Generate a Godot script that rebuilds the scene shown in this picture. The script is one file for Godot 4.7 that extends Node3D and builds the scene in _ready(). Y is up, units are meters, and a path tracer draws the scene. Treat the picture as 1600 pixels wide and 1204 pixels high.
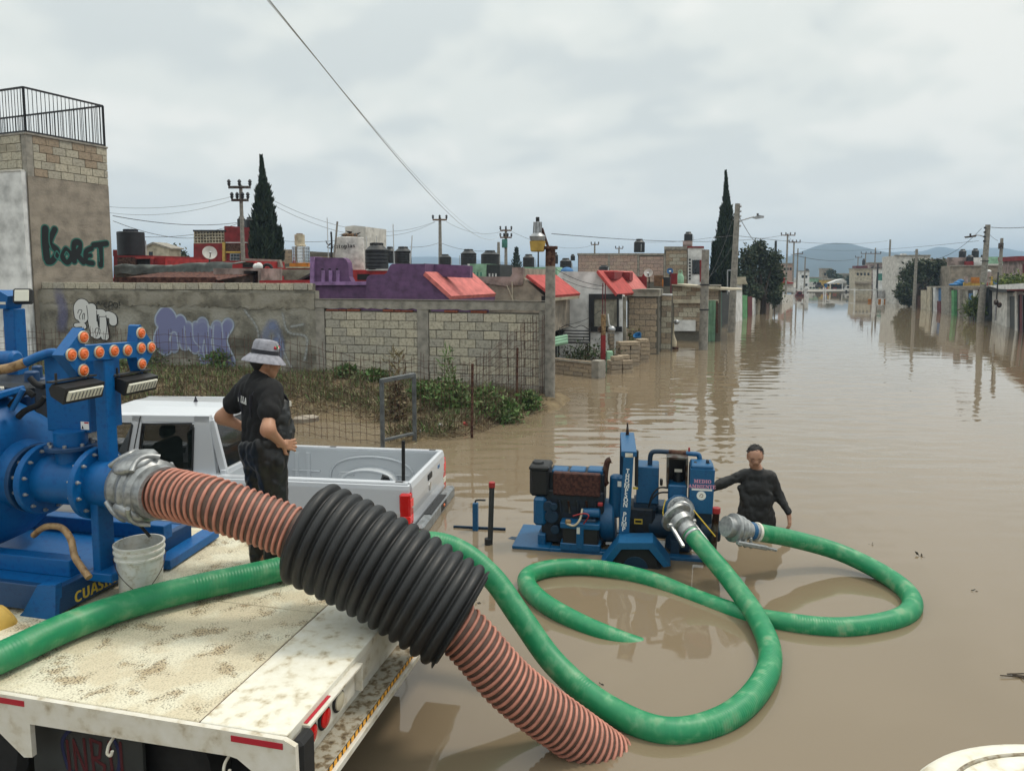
extends Node3D
# A flooded street: pumps, hoses, a flatbed truck and a pickup in brown water. Units are metres, y is up, the water lies at y = 0.

const FL := 1150.0        # focal length of the photograph in its own pixels (1600 x 1204)
const EYE := 3.0          # height of the lens over the water
const PITCH := 0.090757   # the lens looks down by this angle
const CY := 534.66        # row of the photograph that the lens axis meets (the picture is shifted down a little)
var M := {}
var T := {}
var used := {}
var rng := RandomNumberGenerator.new()

# ---------- from a pixel of the photograph to a place in the world ----------
func ray(px: float, py: float) -> Vector3:
	var x := (px - 800.0) / FL
	var y := -(py - CY) / FL
	return Vector3(x, y * cos(PITCH) - sin(PITCH), -cos(PITCH) - y * sin(PITCH))
func at(px: float, py: float, z: float) -> Vector3:
	return Vector3(0, EYE, 0) + ray(px, py) * z
func on(px: float, py: float, h: float) -> Vector3:
	var r := ray(px, py)
	return Vector3(0, EYE, 0) + r * ((h - EYE) / r.y)
func yat(p: Vector3, py: float) -> float:
	var k := (CY - py) / FL
	return EYE + p.z * (sin(PITCH) - k * cos(PITCH)) / (cos(PITCH) + k * sin(PITCH))
func hit(root: Node3D, px: float, py: float, zl := 0.0) -> Vector2:
	var inv := root.transform.affine_inverse()
	var o := inv * Vector3(0, EYE, 0)
	var d := inv.basis * ray(px, py)
	var p := o + d * ((zl - o.z) / d.z)
	return Vector2(p.x, p.y)
func hitx(root: Node3D, px: float, py: float, xl := 0.0) -> Vector3:
	var inv := root.transform.affine_inverse()
	var o := inv * Vector3(0, EYE, 0)
	var d := inv.basis * ray(px, py)
	return o + d * ((xl - o.x) / d.x)
func hity(root: Node3D, px: float, py: float, yl := 0.0) -> Vector3:
	var inv := root.transform.affine_inverse()
	var o := inv * Vector3(0, EYE, 0)
	var d := inv.basis * ray(px, py)
	return o + d * ((yl - o.y) / d.y)

# ---------- nodes ----------
func uniq(parent: Node, called: String) -> String:
	var key := str(parent.get_instance_id()) + called
	used[key] = used.get(key, -1) + 1
	return called if used[key] == 0 else "%s_%03d" % [called, used[key]]
func thing(called: String, label: String, category: String, pos := Vector3.ZERO, turn := 0.0, group := "") -> Node3D:
	var o := Node3D.new()
	o.name = uniq(self, called)
	o.position = pos
	o.rotation.y = turn
	add_child(o, true)
	return tag(o, label, category, group)
func tag(o: Node3D, label: String, category: String, group := "") -> Node3D:
	o.set_meta("label", label)
	o.set_meta("category", category)
	o.set_meta("kind", "thing")
	if group != "":
		o.set_meta("group", group)
	return o
func put(mesh: Mesh, called: String, m: Material, parent: Node = self, xf := Transform3D()) -> MeshInstance3D:
	var o := MeshInstance3D.new()
	o.name = uniq(parent, called)
	o.mesh = mesh
	o.material_override = m
	o.transform = xf
	parent.add_child(o, true)
	return o
func obj(called: String, st: SurfaceTool, m: Material, parent: Node = self, xf := Transform3D()) -> MeshInstance3D:
	st.generate_normals()
	return put(st.commit(), called, m, parent, xf)
func structure(o: Node3D) -> Node3D:
	o.set_meta("kind", "structure")
	return o
func stuff(o: Node3D) -> Node3D:
	o.set_meta("kind", "stuff")
	return o
func copy(o: Node3D, called: String, label: String, pos: Vector3, turn: float) -> Node3D:
	var c: Node3D = o.duplicate()
	c.name = uniq(self, called)
	add_child(c, true)
	c.position = pos
	c.rotation.y = turn
	c.set_meta("label", label)
	return c

# ---------- shapes: polygons are given counter-clockwise as seen from outside ----------
func mb() -> SurfaceTool:
	var st := SurfaceTool.new()
	st.begin(Mesh.PRIMITIVE_TRIANGLES)
	st.set_smooth_group(-1)
	return st
func tri(st: SurfaceTool, a: Vector3, b: Vector3, c: Vector3) -> void:
	st.add_vertex(a); st.add_vertex(c); st.add_vertex(b)
func quad(st: SurfaceTool, a: Vector3, b: Vector3, c: Vector3, d: Vector3) -> void:
	tri(st, a, b, c); tri(st, a, c, d)
func face_out(st: SurfaceTool, pts: Array, mid: Vector3) -> void:
	var n: Vector3 = (pts[1] - pts[0]).cross(pts[2] - pts[0])
	if n.dot(pts[0] - mid) < 0.0:
		pts.reverse()
	for i in range(1, pts.size() - 1):
		tri(st, pts[0], pts[i], pts[i + 1])
func bx(st: SurfaceTool, c: Vector3, s: Vector3, b := 0.0, xf := Transform3D()) -> void:
	st.set_smooth_group(-1)
	var h := s * 0.5
	b = minf(b, minf(h.x, minf(h.y, h.z)) * 0.9)
	var mid := xf * c
	var v := func(sg: Vector3, ax: int) -> Vector3:
		var p := Vector3(h.x - b, h.y - b, h.z - b)
		p[ax] = h[ax]
		return xf * (c + p * sg)
	for ax in 3:
		var u := (ax + 1) % 3
		var w := (ax + 2) % 3
		for s0 in [-1.0, 1.0]:
			var ring := []
			for q in [[-1.0, -1.0], [1.0, -1.0], [1.0, 1.0], [-1.0, 1.0]]:
				var sg := Vector3()
				sg[ax] = s0; sg[u] = q[0]; sg[w] = q[1]
				ring.append(v.call(sg, ax))
			face_out(st, ring, mid)
			if b > 0.0:
				for s1 in [-1.0, 1.0]:   # the chamfer between faces ax and u
					var p := []
					for e in [[ax, -1.0], [ax, 1.0], [u, 1.0], [u, -1.0]]:
						var sg := Vector3()
						sg[ax] = s0; sg[u] = s1; sg[w] = e[1]
						p.append(v.call(sg, e[0]))
					face_out(st, p, mid)
	if b > 0.0:
		for sx in [-1.0, 1.0]:
			for sy in [-1.0, 1.0]:
				for sz in [-1.0, 1.0]:
					var sg := Vector3(sx, sy, sz)
					face_out(st, [v.call(sg, 0), v.call(sg, 1), v.call(sg, 2)], mid)
func ab(st: SurfaceTool, a: Vector3, b: Vector3, bev := 0.0, xf := Transform3D()) -> void:   # a box from corner to corner
	bx(st, (a + b) * 0.5, (b - a).abs(), bev, xf)
func bar(st: SurfaceTool, a: Vector3, b: Vector3, w: float, h: float, bev := 0.0) -> void:   # a squared bar along a line
	var z := (b - a).normalized()
	var up := Vector3.UP if absf(z.y) < 0.95 else Vector3.RIGHT
	var x := up.cross(z).normalized()
	bx(st, Vector3.ZERO, Vector3(w, h, a.distance_to(b)), bev, Transform3D(Basis(x, z.cross(x), z), (a + b) * 0.5))
func frames(pts: Array) -> Array:
	var out := []
	var x := Vector3()
	for i in pts.size():
		var t: Vector3 = (pts[mini(i + 1, pts.size() - 1)] - pts[maxi(i - 1, 0)]).normalized()
		if i == 0:
			x = (Vector3.UP if absf(t.y) < 0.9 else Vector3.RIGHT).cross(t).normalized()
		x = (x - t * x.dot(t)).normalized()
		out.append([x, t.cross(x), t])
	return out
func tube(st: SurfaceTool, pts: Array, r, n := 10, caps := true) -> void:
	var fr := frames(pts)
	var rings := []
	for i in pts.size():
		var rad: float = r[i] if r is Array or r is PackedFloat32Array else r
		var ring := PackedVector3Array()
		for k in n:
			var a := TAU * k / n
			ring.append(pts[i] + (fr[i][0] * cos(a) + fr[i][1] * sin(a)) * rad)
		rings.append(ring)
	st.set_smooth_group(0 if n > 5 else -1)
	for i in pts.size() - 1:
		for k in n:
			var l := (k + 1) % n
			quad(st, rings[i][k], rings[i][l], rings[i + 1][l], rings[i + 1][k])
	st.set_smooth_group(-1)
	if caps:
		for k in range(1, n - 1):
			tri(st, rings[0][0], rings[0][k + 1], rings[0][k])
			tri(st, rings[-1][0], rings[-1][k], rings[-1][k + 1])
func spl(pts: Array, per: int) -> Array:   # a smooth curve through the points
	var out := []
	for i in pts.size() - 1:
		var a = pts[maxi(i - 1, 0)]; var b = pts[i]; var c = pts[i + 1]; var d = pts[mini(i + 2, pts.size() - 1)]
		for k in per:
			out.append(b.cubic_interpolate(c, a, d, float(k) / per))
	out.append(pts[-1])
	return out
func lathe(st: SurfaceTool, prof: Array, xf := Transform3D(), n := 20) -> void:   # (radius, height) from bottom to top round local y
	var g := 1
	for i in prof.size() - 1:
		if i > 0:
			var u: Vector2 = (prof[i] - prof[i - 1]).normalized()
			var w: Vector2 = (prof[i + 1] - prof[i]).normalized()
			if u.dot(w) < 0.8:
				g += 1
		st.set_smooth_group(g)
		for k in n:
			var a := TAU * k / n
			var b := TAU * ((k + 1) % n) / n
			var p := func(j: int, an: float) -> Vector3: return xf * Vector3(prof[j].x * cos(an), prof[j].y, -prof[j].x * sin(an))
			if prof[i].x < 1e-5:
				tri(st, p.call(i, a), p.call(i + 1, b), p.call(i + 1, a))
			elif prof[i + 1].x < 1e-5:
				tri(st, p.call(i, a), p.call(i, b), p.call(i + 1, a))
			else:
				quad(st, p.call(i, a), p.call(i, b), p.call(i + 1, b), p.call(i + 1, a))
	st.set_smooth_group(-1)
func along(a: Vector3, b: Vector3) -> Transform3D:   # local y runs from a to b
	var y := (b - a).normalized()
	var x := (Vector3.UP if absf(y.y) < 0.9 else Vector3.RIGHT).cross(y).normalized()
	return Transform3D(Basis(x, y, x.cross(y)), a)
func cyl(st: SurfaceTool, a: Vector3, b: Vector3, r: float, n := 16, bev := 0.0) -> void:
	var l := a.distance_to(b)
	if bev > 0.0:
		lathe(st, [Vector2(0, 0), Vector2(r - bev, 0), Vector2(r, bev), Vector2(r, l - bev), Vector2(r - bev, l), Vector2(0, l)], along(a, b), n)
	else:
		lathe(st, [Vector2(0, 0), Vector2(r, 0), Vector2(r, l), Vector2(0, l)], along(a, b), n)
func prism(st: SurfaceTool, poly: PackedVector2Array, z0: float, z1: float, xf := Transform3D()) -> void:   # a polygon in x, y drawn out along z (z1 < z0)
	var area := 0.0
	for i in poly.size():
		area += poly[i].cross(poly[(i + 1) % poly.size()])
	if area < 0.0:
		poly.reverse()
	st.set_smooth_group(-1)
	var t := Geometry2D.triangulate_polygon(poly)
	var f := func(p: Vector2, z: float) -> Vector3: return xf * Vector3(p.x, p.y, z)
	for i in range(0, t.size(), 3):
		var a := poly[t[i]]; var b := poly[t[i + 1]]; var c := poly[t[i + 2]]
		if (b - a).cross(c - a) < 0.0:
			var s := b
			b = c; c = s
		tri(st, f.call(a, z0), f.call(b, z0), f.call(c, z0))
		tri(st, f.call(a, z1), f.call(c, z1), f.call(b, z1))
	for i in poly.size():
		var a := poly[i]; var b := poly[(i + 1) % poly.size()]
		quad(st, f.call(a, z0), f.call(a, z1), f.call(b, z1), f.call(b, z0))
func ball(st: SurfaceTool, c: Vector3, r: Vector3, n := 10) -> void:
	var prof := []
	for i in n + 1:
		var a := -PI / 2 + PI * i / n
		prof.append(Vector2(maxf(cos(a), 0.0) if i > 0 and i < n else 0.0, sin(a)))
	lathe(st, prof, Transform3D(Basis.from_scale(r), c), n * 2)
func boxpart(called: String, a: Vector3, b: Vector3, m: Material, parent: Node, bev := 0.0) -> MeshInstance3D:
	var st := mb()
	ab(st, a, b, bev)
	return obj(called, st, m, parent)
func tubepart(called: String, pts: Array, r, m: Material, parent: Node, n := 10) -> MeshInstance3D:
	var st := mb()
	tube(st, pts, r, n)
	return obj(called, st, m, parent)
func pxpoly(root: Node3D, pts: Array, zl := 0.0) -> PackedVector2Array:
	var out := PackedVector2Array()
	for p in pts:
		out.append(hit(root, p[0], p[1], zl))
	return out
func slab(called: String, pts: Array, depth: float, m: Material, root: Node3D, zl := 0.0, parent: Node = null) -> MeshInstance3D:   # an outline at its distance, drawn out backwards to its depth
	var st := mb()
	prism(st, pxpoly(root, pts, zl), zl, zl - depth)
	return obj(called, st, m, parent if parent else root)
func wallroot(called: String, label: String, category: String, a: Vector3, b: Vector3, group := "") -> Node3D:   # local x runs from a to b, local z towards the viewer
	var d := b - a
	return thing(called, label, category, Vector3(a.x, 0, a.z), atan2(-d.z, d.x), group)
func lettering(parent: Node, text: String, height: float, m: Material, xf: Transform3D, called := "lettering", font := "Droid Sans", bold := 700, thick := 0.003) -> MeshInstance3D:
	var f := SystemFont.new()
	f.font_names = PackedStringArray([font])
	f.font_weight = bold
	var t := TextMesh.new()
	t.text = text
	t.font = f
	t.font_size = 64
	t.pixel_size = height / 46.0
	t.depth = thick
	return put(t, called, m, parent, xf)

# ---------- blocks laid one by one ----------
var block_meshes := {}
func blocks(parent: Node3D, x0: float, x1: float, y0: float, rows: int, mats: Array, sd: int, bl := 0.40, bh := 0.20, gap := 0.014, proud := 0.0, called := "block", zoff := 0.0, xf := Transform3D(), skip = null) -> void:
	var r := RandomNumberGenerator.new()
	r.seed = sd
	for j in rows:
		var x := x0 - (0.5 * (bl + gap) if j % 2 else 0.0) + r.randf_range(-0.02, 0.02)
		while x < x1 - 0.03:
			var a := maxf(x, x0)
			var b := minf(x + bl, x1)
			x += bl + gap
			if b - a < 0.06:
				continue
			var mid := Vector2((a + b) * 0.5, y0 + j * (bh + gap) + bh * 0.5)
			if skip != null and skip.call(mid):
				continue
			var key := "%d_%d" % [roundi((b - a) * 50), roundi(bh * 100)]
			if not block_meshes.has(key):
				var st := mb()
				bx(st, Vector3.ZERO, Vector3(b - a, bh, 0.07), 0.008)
				st.generate_normals()
				block_meshes[key] = st.commit()
			var m: Material = mats[r.randi() % mats.size()]
			var bs := Basis.from_euler(Vector3(r.randf_range(-0.02, 0.02), r.randf_range(-0.012, 0.012), r.randf_range(-0.008, 0.008)))
			put(block_meshes[key], called, m, parent, xf * Transform3D(bs, Vector3(mid.x, mid.y + r.randf_range(-0.004, 0.004), zoff - 0.035 + proud + r.randf_range(-0.006, 0.006))))

# ---------- bodies: tapered capsules joined with a smooth minimum, meshed as surface nets ----------
func body(st: SurfaceTool, bones: Array, cell: float, k: float, cuts := [], folds := 0.0) -> void:   # bone: [a, b, ra, rb, colour]
	var lo := Vector3(1e9, 1e9, 1e9)
	var hi := -lo
	for b in bones:
		var m: float = maxf(b[2], b[3]) + 3.0 * cell + k
		for e in [b[0], b[1]]:
			lo = lo.min(e - Vector3.ONE * m)
			hi = hi.max(e + Vector3.ONE * m)
	var n := Vector3i(((hi - lo) / cell).ceil()) + Vector3i.ONE
	var sx := 1
	var sy := n.x
	var sz := n.x * n.y
	var field := PackedFloat32Array(); field.resize(sz * n.z); field.fill(0.0)
	var near := PackedFloat32Array(); near.resize(sz * n.z); near.fill(1e9)
	var which := PackedByteArray(); which.resize(sz * n.z)
	for bi in bones.size():
		var b = bones[bi]
		var a: Vector3 = b[0]
		var d: Vector3 = b[1] - a
		var l2 := maxf(d.length_squared(), 1e-9)
		var ra: float = b[2]
		var rb: float = b[3]
		var m := maxf(ra, rb) + 2.5 * cell + k
		var p0 := Vector3i(((a.min(b[1]) - Vector3.ONE * m - lo) / cell).floor()).max(Vector3i.ZERO)
		var p1 := Vector3i(((a.max(b[1]) + Vector3.ONE * m - lo) / cell).ceil()).min(n - Vector3i.ONE)
		for z in range(p0.z, p1.z + 1):
			for y in range(p0.y, p1.y + 1):
				for x in range(p0.x, p1.x + 1):
					var p := lo + Vector3(x, y, z) * cell - a
					var t := clampf(p.dot(d) / l2, 0.0, 1.0)
					var ds := (p - d * t).length() - lerpf(ra, rb, t)
					if ds < m:
						var i := x + y * sy + z * sz
						field[i] += exp(-ds / k)
						if ds < near[i]:
							near[i] = ds
							which[i] = bi
	var cloth := FastNoiseLite.new(); cloth.seed = bones.size(); cloth.frequency = 6.5; cloth.fractal_type = FastNoiseLite.FRACTAL_RIDGED; cloth.fractal_octaves = 2
	for z in n.z:
		for y in n.y:
			for x in n.x:
				var i := x + y * sy + z * sz
				var f := 1e3 if field[i] <= 0.0 else -k * log(field[i])
				if folds > 0.0 and absf(f) < 0.06:
					var w := lo + Vector3(x, y, z) * cell
					f += folds * cloth.get_noise_3d(w.x * 1.2 + w.y * 0.5, w.y * 0.9 - w.x * 0.4, w.z * 1.2)
				for c in cuts:
					f = maxf(f, c.distance_to(lo + Vector3(x, y, z) * cell))
				field[i] = f
	var corner := [0, sx, sy, sx + sy, sz, sx + sz, sy + sz, sx + sy + sz]
	var edges := [[0, 1], [2, 3], [4, 5], [6, 7], [0, 2], [1, 3], [4, 6], [5, 7], [0, 4], [1, 5], [2, 6], [3, 7]]
	var vert := {}
	for z in n.z - 1:
		for y in n.y - 1:
			for x in n.x - 1:
				var i := x + y * sy + z * sz
				var f0 := field[i]
				if f0 > 3.0 * cell or f0 < -3.0 * cell:
					continue
				var sum := Vector3()
				var c := 0
				for e in edges:
					var u: float = field[i + corner[e[0]]]
					var w: float = field[i + corner[e[1]]]
					if (u < 0.0) != (w < 0.0):
						var t := u / (u - w)
						var o := Vector3(e[0] & 1, (e[0] >> 1) & 1, e[0] >> 2)
						sum += o.lerp(Vector3(e[1] & 1, (e[1] >> 1) & 1, e[1] >> 2), t)
						c += 1
				if c:
					vert[i] = lo + (Vector3(x, y, z) + sum / c) * cell
	st.set_smooth_group(0)
	var emit := func(i: int, q: Array, flip: bool) -> void:
		for e in q:
			if not vert.has(e):
				return
		st.set_color(bones[which[i]][4])
		if flip:
			quad(st, vert[q[3]], vert[q[2]], vert[q[1]], vert[q[0]])
		else:
			quad(st, vert[q[0]], vert[q[1]], vert[q[2]], vert[q[3]])
	for i in vert:
		var inside := field[i] < 0.0
		if inside != (field[i + sx] < 0.0):
			emit.call(i, [i, i - sy, i - sy - sz, i - sz], inside == false)
		if inside != (field[i + sy] < 0.0):
			emit.call(i, [i, i - sz, i - sz - sx, i - sx], inside == false)
		if inside != (field[i + sz] < 0.0):
			emit.call(i, [i, i - sx, i - sx - sy, i - sy], inside == false)
	st.set_smooth_group(-1)

# ---------- leaves: many small faces spread through a volume ----------
func leaves(count: int, where: Callable, size: Vector2, cols: Array, sd: int, aim := Vector3.ZERO, bend := 0.0) -> ArrayMesh:
	var r := RandomNumberGenerator.new()
	r.seed = sd
	var v := PackedVector3Array(); var nn := PackedVector3Array(); var c := PackedColorArray()
	for i in count:
		var p: Vector3 = where.call(r)
		var up := (Vector3(r.randfn(), r.randfn(), r.randfn()).normalized() + aim).normalized()
		var side := up.cross(Vector3(r.randfn(), r.randfn(), r.randfn())).normalized()
		var s := r.randf_range(0.6, 1.3)
		var l := up * size.y * s
		var w := side * size.x * s * 0.5
		var nrm := up.cross(side)
		var col: Color = cols[r.randi() % cols.size()]
		var k := r.randf_range(0.75, 1.25)
		col = Color(col.r * k, col.g * k, col.b * k)
		var mid := p + l * 0.5 + nrm * bend * size.y
		for q in [p, mid + w, mid - w, mid - w, mid + w, p + l]:
			v.append(q); nn.append(nrm); c.append(col)
	var a := []
	a.resize(Mesh.ARRAY_MAX)
	a[Mesh.ARRAY_VERTEX] = v; a[Mesh.ARRAY_NORMAL] = nn; a[Mesh.ARRAY_COLOR] = c
	var m := ArrayMesh.new()
	m.add_surface_from_arrays(Mesh.PRIMITIVE_TRIANGLES, a)
	return m

# ---------- paint: lettering and spray paint drawn as flat print ----------
func stroke(im: Image, pts: Array, width: float, col: Color, soft := 1.2) -> void:
	var r := width * 0.5
	for i in pts.size() - 1:
		var a := Vector2(pts[i][0], pts[i][1])
		var b := Vector2(pts[i + 1][0], pts[i + 1][1])
		var d := b - a
		var l2 := maxf(d.length_squared(), 1e-6)
		for y in range(maxi(0, int(minf(a.y, b.y) - r - 2)), mini(im.get_height(), int(maxf(a.y, b.y) + r + 3))):
			for x in range(maxi(0, int(minf(a.x, b.x) - r - 2)), mini(im.get_width(), int(maxf(a.x, b.x) + r + 3))):
				var p := Vector2(x, y) - a
				var t := clampf(p.dot(d) / l2, 0.0, 1.0)
				var cov := clampf((r - (p - d * t).length()) / soft + 0.5, 0.0, 1.0) * col.a
				if cov > 0.0:
					var o := im.get_pixel(x, y)
					var al := cov + o.a * (1.0 - cov)
					var k := cov / al
					im.set_pixel(x, y, Color(lerpf(o.r, col.r, k), lerpf(o.g, col.g, k), lerpf(o.b, col.b, k), al))
func curve2(pts: Array, per := 6) -> Array:
	var v := []
	for p in pts:
		v.append(Vector2(p[0], p[1]))
	var out := []
	for p in spl(v, per):
		out.append([p.x, p.y])
	return out
func paint(called: String, im: Image, x0: float, y0: float, x1: float, y1: float, z: float, parent: Node3D, rough := 0.9) -> MeshInstance3D:
	var m := StandardMaterial3D.new()
	m.albedo_texture = ImageTexture.create_from_image(im)
	m.transparency = BaseMaterial3D.TRANSPARENCY_ALPHA
	m.roughness = rough
	m.texture_repeat = false
	var st := mb()
	var n := Vector3(0, 0, 1)
	for p in [[x0, y0, 0, 1], [x1, y1, 1, 0], [x1, y0, 1, 1], [x0, y0, 0, 1], [x0, y1, 0, 0], [x1, y1, 1, 0]]:
		st.set_uv(Vector2(p[2], p[3]))
		st.set_normal(n)
		st.add_vertex(Vector3(p[0], p[1], z))
	return put(st.commit(), called, m, parent)
func sheet(w: int, h: int) -> Image:
	var im := Image.create(w, h, false, Image.FORMAT_RGBA8)
	im.fill(Color(0, 0, 0, 0))
	return im

# ---------- materials ----------
func noise_tex(size: int, sd: int, freq: float, oct: int, stops: Array, kind := FastNoiseLite.TYPE_SIMPLEX_SMOOTH, nrm := 0.0) -> NoiseTexture2D:
	var n := FastNoiseLite.new()
	n.noise_type = kind
	n.seed = sd
	n.frequency = freq
	n.fractal_octaves = oct
	n.fractal_gain = 0.55
	var t := NoiseTexture2D.new()
	t.width = size; t.height = size
	t.seamless = true
	t.noise = n
	if nrm > 0.0:
		t.as_normal_map = true
		t.bump_strength = nrm
	else:
		var g := Gradient.new()
		var offs := PackedFloat32Array(); var cols := PackedColorArray()
		for s in stops:
			offs.append(s[0]); cols.append(s[1])
		g.offsets = offs; g.colors = cols
		t.color_ramp = g
	return t
func G(v: float) -> Color: return Color(v, v, v)
func rgb(r: int, g: int, b: int) -> Color: return Color(r / 255.0, g / 255.0, b / 255.0)
func mk(called: String, col: Color, rough: float, tex := "", ts := 0.5, nrm := "", ns := 0.5, metal := 0.0) -> StandardMaterial3D:
	var m := StandardMaterial3D.new()
	m.resource_name = called
	m.albedo_color = col
	m.roughness = rough
	m.metallic = metal
	if tex != "":
		m.albedo_texture = T[tex]
	if nrm != "":
		m.normal_enabled = true
		m.normal_texture = T[nrm]
		m.normal_scale = ns
	if tex != "" or nrm != "":
		m.uv1_triplanar = true
		m.uv1_world_triplanar = true
		m.uv1_scale = Vector3.ONE * ts
	M[called] = m
	return m

func sky_picture() -> ImageTexture:
	var w := 1024
	var h := 512
	var n1 := FastNoiseLite.new(); n1.seed = 5; n1.frequency = 0.55; n1.fractal_octaves = 5; n1.noise_type = FastNoiseLite.TYPE_SIMPLEX_SMOOTH
	var n2 := FastNoiseLite.new(); n2.seed = 23; n2.frequency = 1.5; n2.fractal_octaves = 5; n2.noise_type = FastNoiseLite.TYPE_SIMPLEX_SMOOTH
	var im := Image.create(w, h, false, Image.FORMAT_RGBF)
	var blue := rgb(186, 192, 191).srgb_to_linear()
	var grey := rgb(199, 203, 199).srgb_to_linear()
	var pale := rgb(212, 213, 208).srgb_to_linear()
	for y in h:
		var el := PI * (0.5 - (y + 0.5) / h)
		for x in w:
			var az := TAU * (x + 0.5) / w
			var e := maxf(el, 0.0)
			var d := Vector3(sin(az) * cos(e), sin(e), cos(az) * cos(e))
			var p := Vector3(d.x, 0.0, d.z) / (d.y + 0.16) * 1.3
			var a := n1.get_noise_3dv(p)
			var b := n2.get_noise_3dv(p + Vector3(a, 3.0, -a) * 0.6)
			var v := clampf(0.53 + a * 1.2 + b * 0.85, 0.0, 1.0)
			var c := blue.lerp(grey, smoothstep(0.05, 0.5, v)).lerp(pale, smoothstep(0.55, 0.95, v) * 0.8)
			var low := 1.0 - smoothstep(0.0, 0.22, d.y)
			c = c.lerp(rgb(210, 211, 206).srgb_to_linear(), low * 0.7)
			im.set_pixel(x, y, c * (1.0 + 0.9 * smoothstep(0.25, 1.0, d.y) * 1.1))   # an overcast sky is brightest overhead
	return ImageTexture.create_from_image(im)

func _ready() -> void:
	var cam := Camera3D.new()
	cam.name = "camera"
	cam.position = Vector3(0, EYE, 0)
	cam.rotation.x = -PITCH
	cam.projection = Camera3D.PROJECTION_FRUSTUM
	cam.near = 0.05
	cam.size = 0.05 * 1204.0 / FL
	cam.frustum_offset = Vector2(0, -0.05 * (602.0 - CY) / FL)
	cam.far = 9000.0
	add_child(cam)
	cam.current = true
	var env := Environment.new()
	env.background_mode = Environment.BG_SKY
	var sky := Sky.new()
	var pano := PanoramaSkyMaterial.new()
	pano.panorama = sky_picture()
	pano.energy_multiplier = 1.03
	sky.sky_material = pano
	env.sky = sky
	env.tonemap_mode = Environment.TONE_MAPPER_LINEAR
	env.tonemap_exposure = 1.4
	env.sdfgi_enabled = true
	env.ssao_enabled = true
	env.ssil_enabled = true
	env.fog_enabled = true
	env.fog_density = 0.0006
	env.fog_light_color = rgb(178, 205, 232)
	var we := WorldEnvironment.new()
	we.name = "world"
	we.environment = env
	add_child(we)
	var sun := DirectionalLight3D.new()
	sun.name = "sun"
	sun.light_energy = 0.4
	sun.light_color = Color(1.0, 0.96, 0.9)
	sun.light_angular_distance = 10.0
	sun.shadow_enabled = true
	sun.look_at_from_position(Vector3(4.5, 9.0, -2.0), Vector3.ZERO)
	add_child(sun)
	make_materials()
	setting()
	lot()
	town()
	street()
	flatbed()
	big_pump()
	hoses()
	trailer()
	pickup()
	people()
	small_things()

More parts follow.
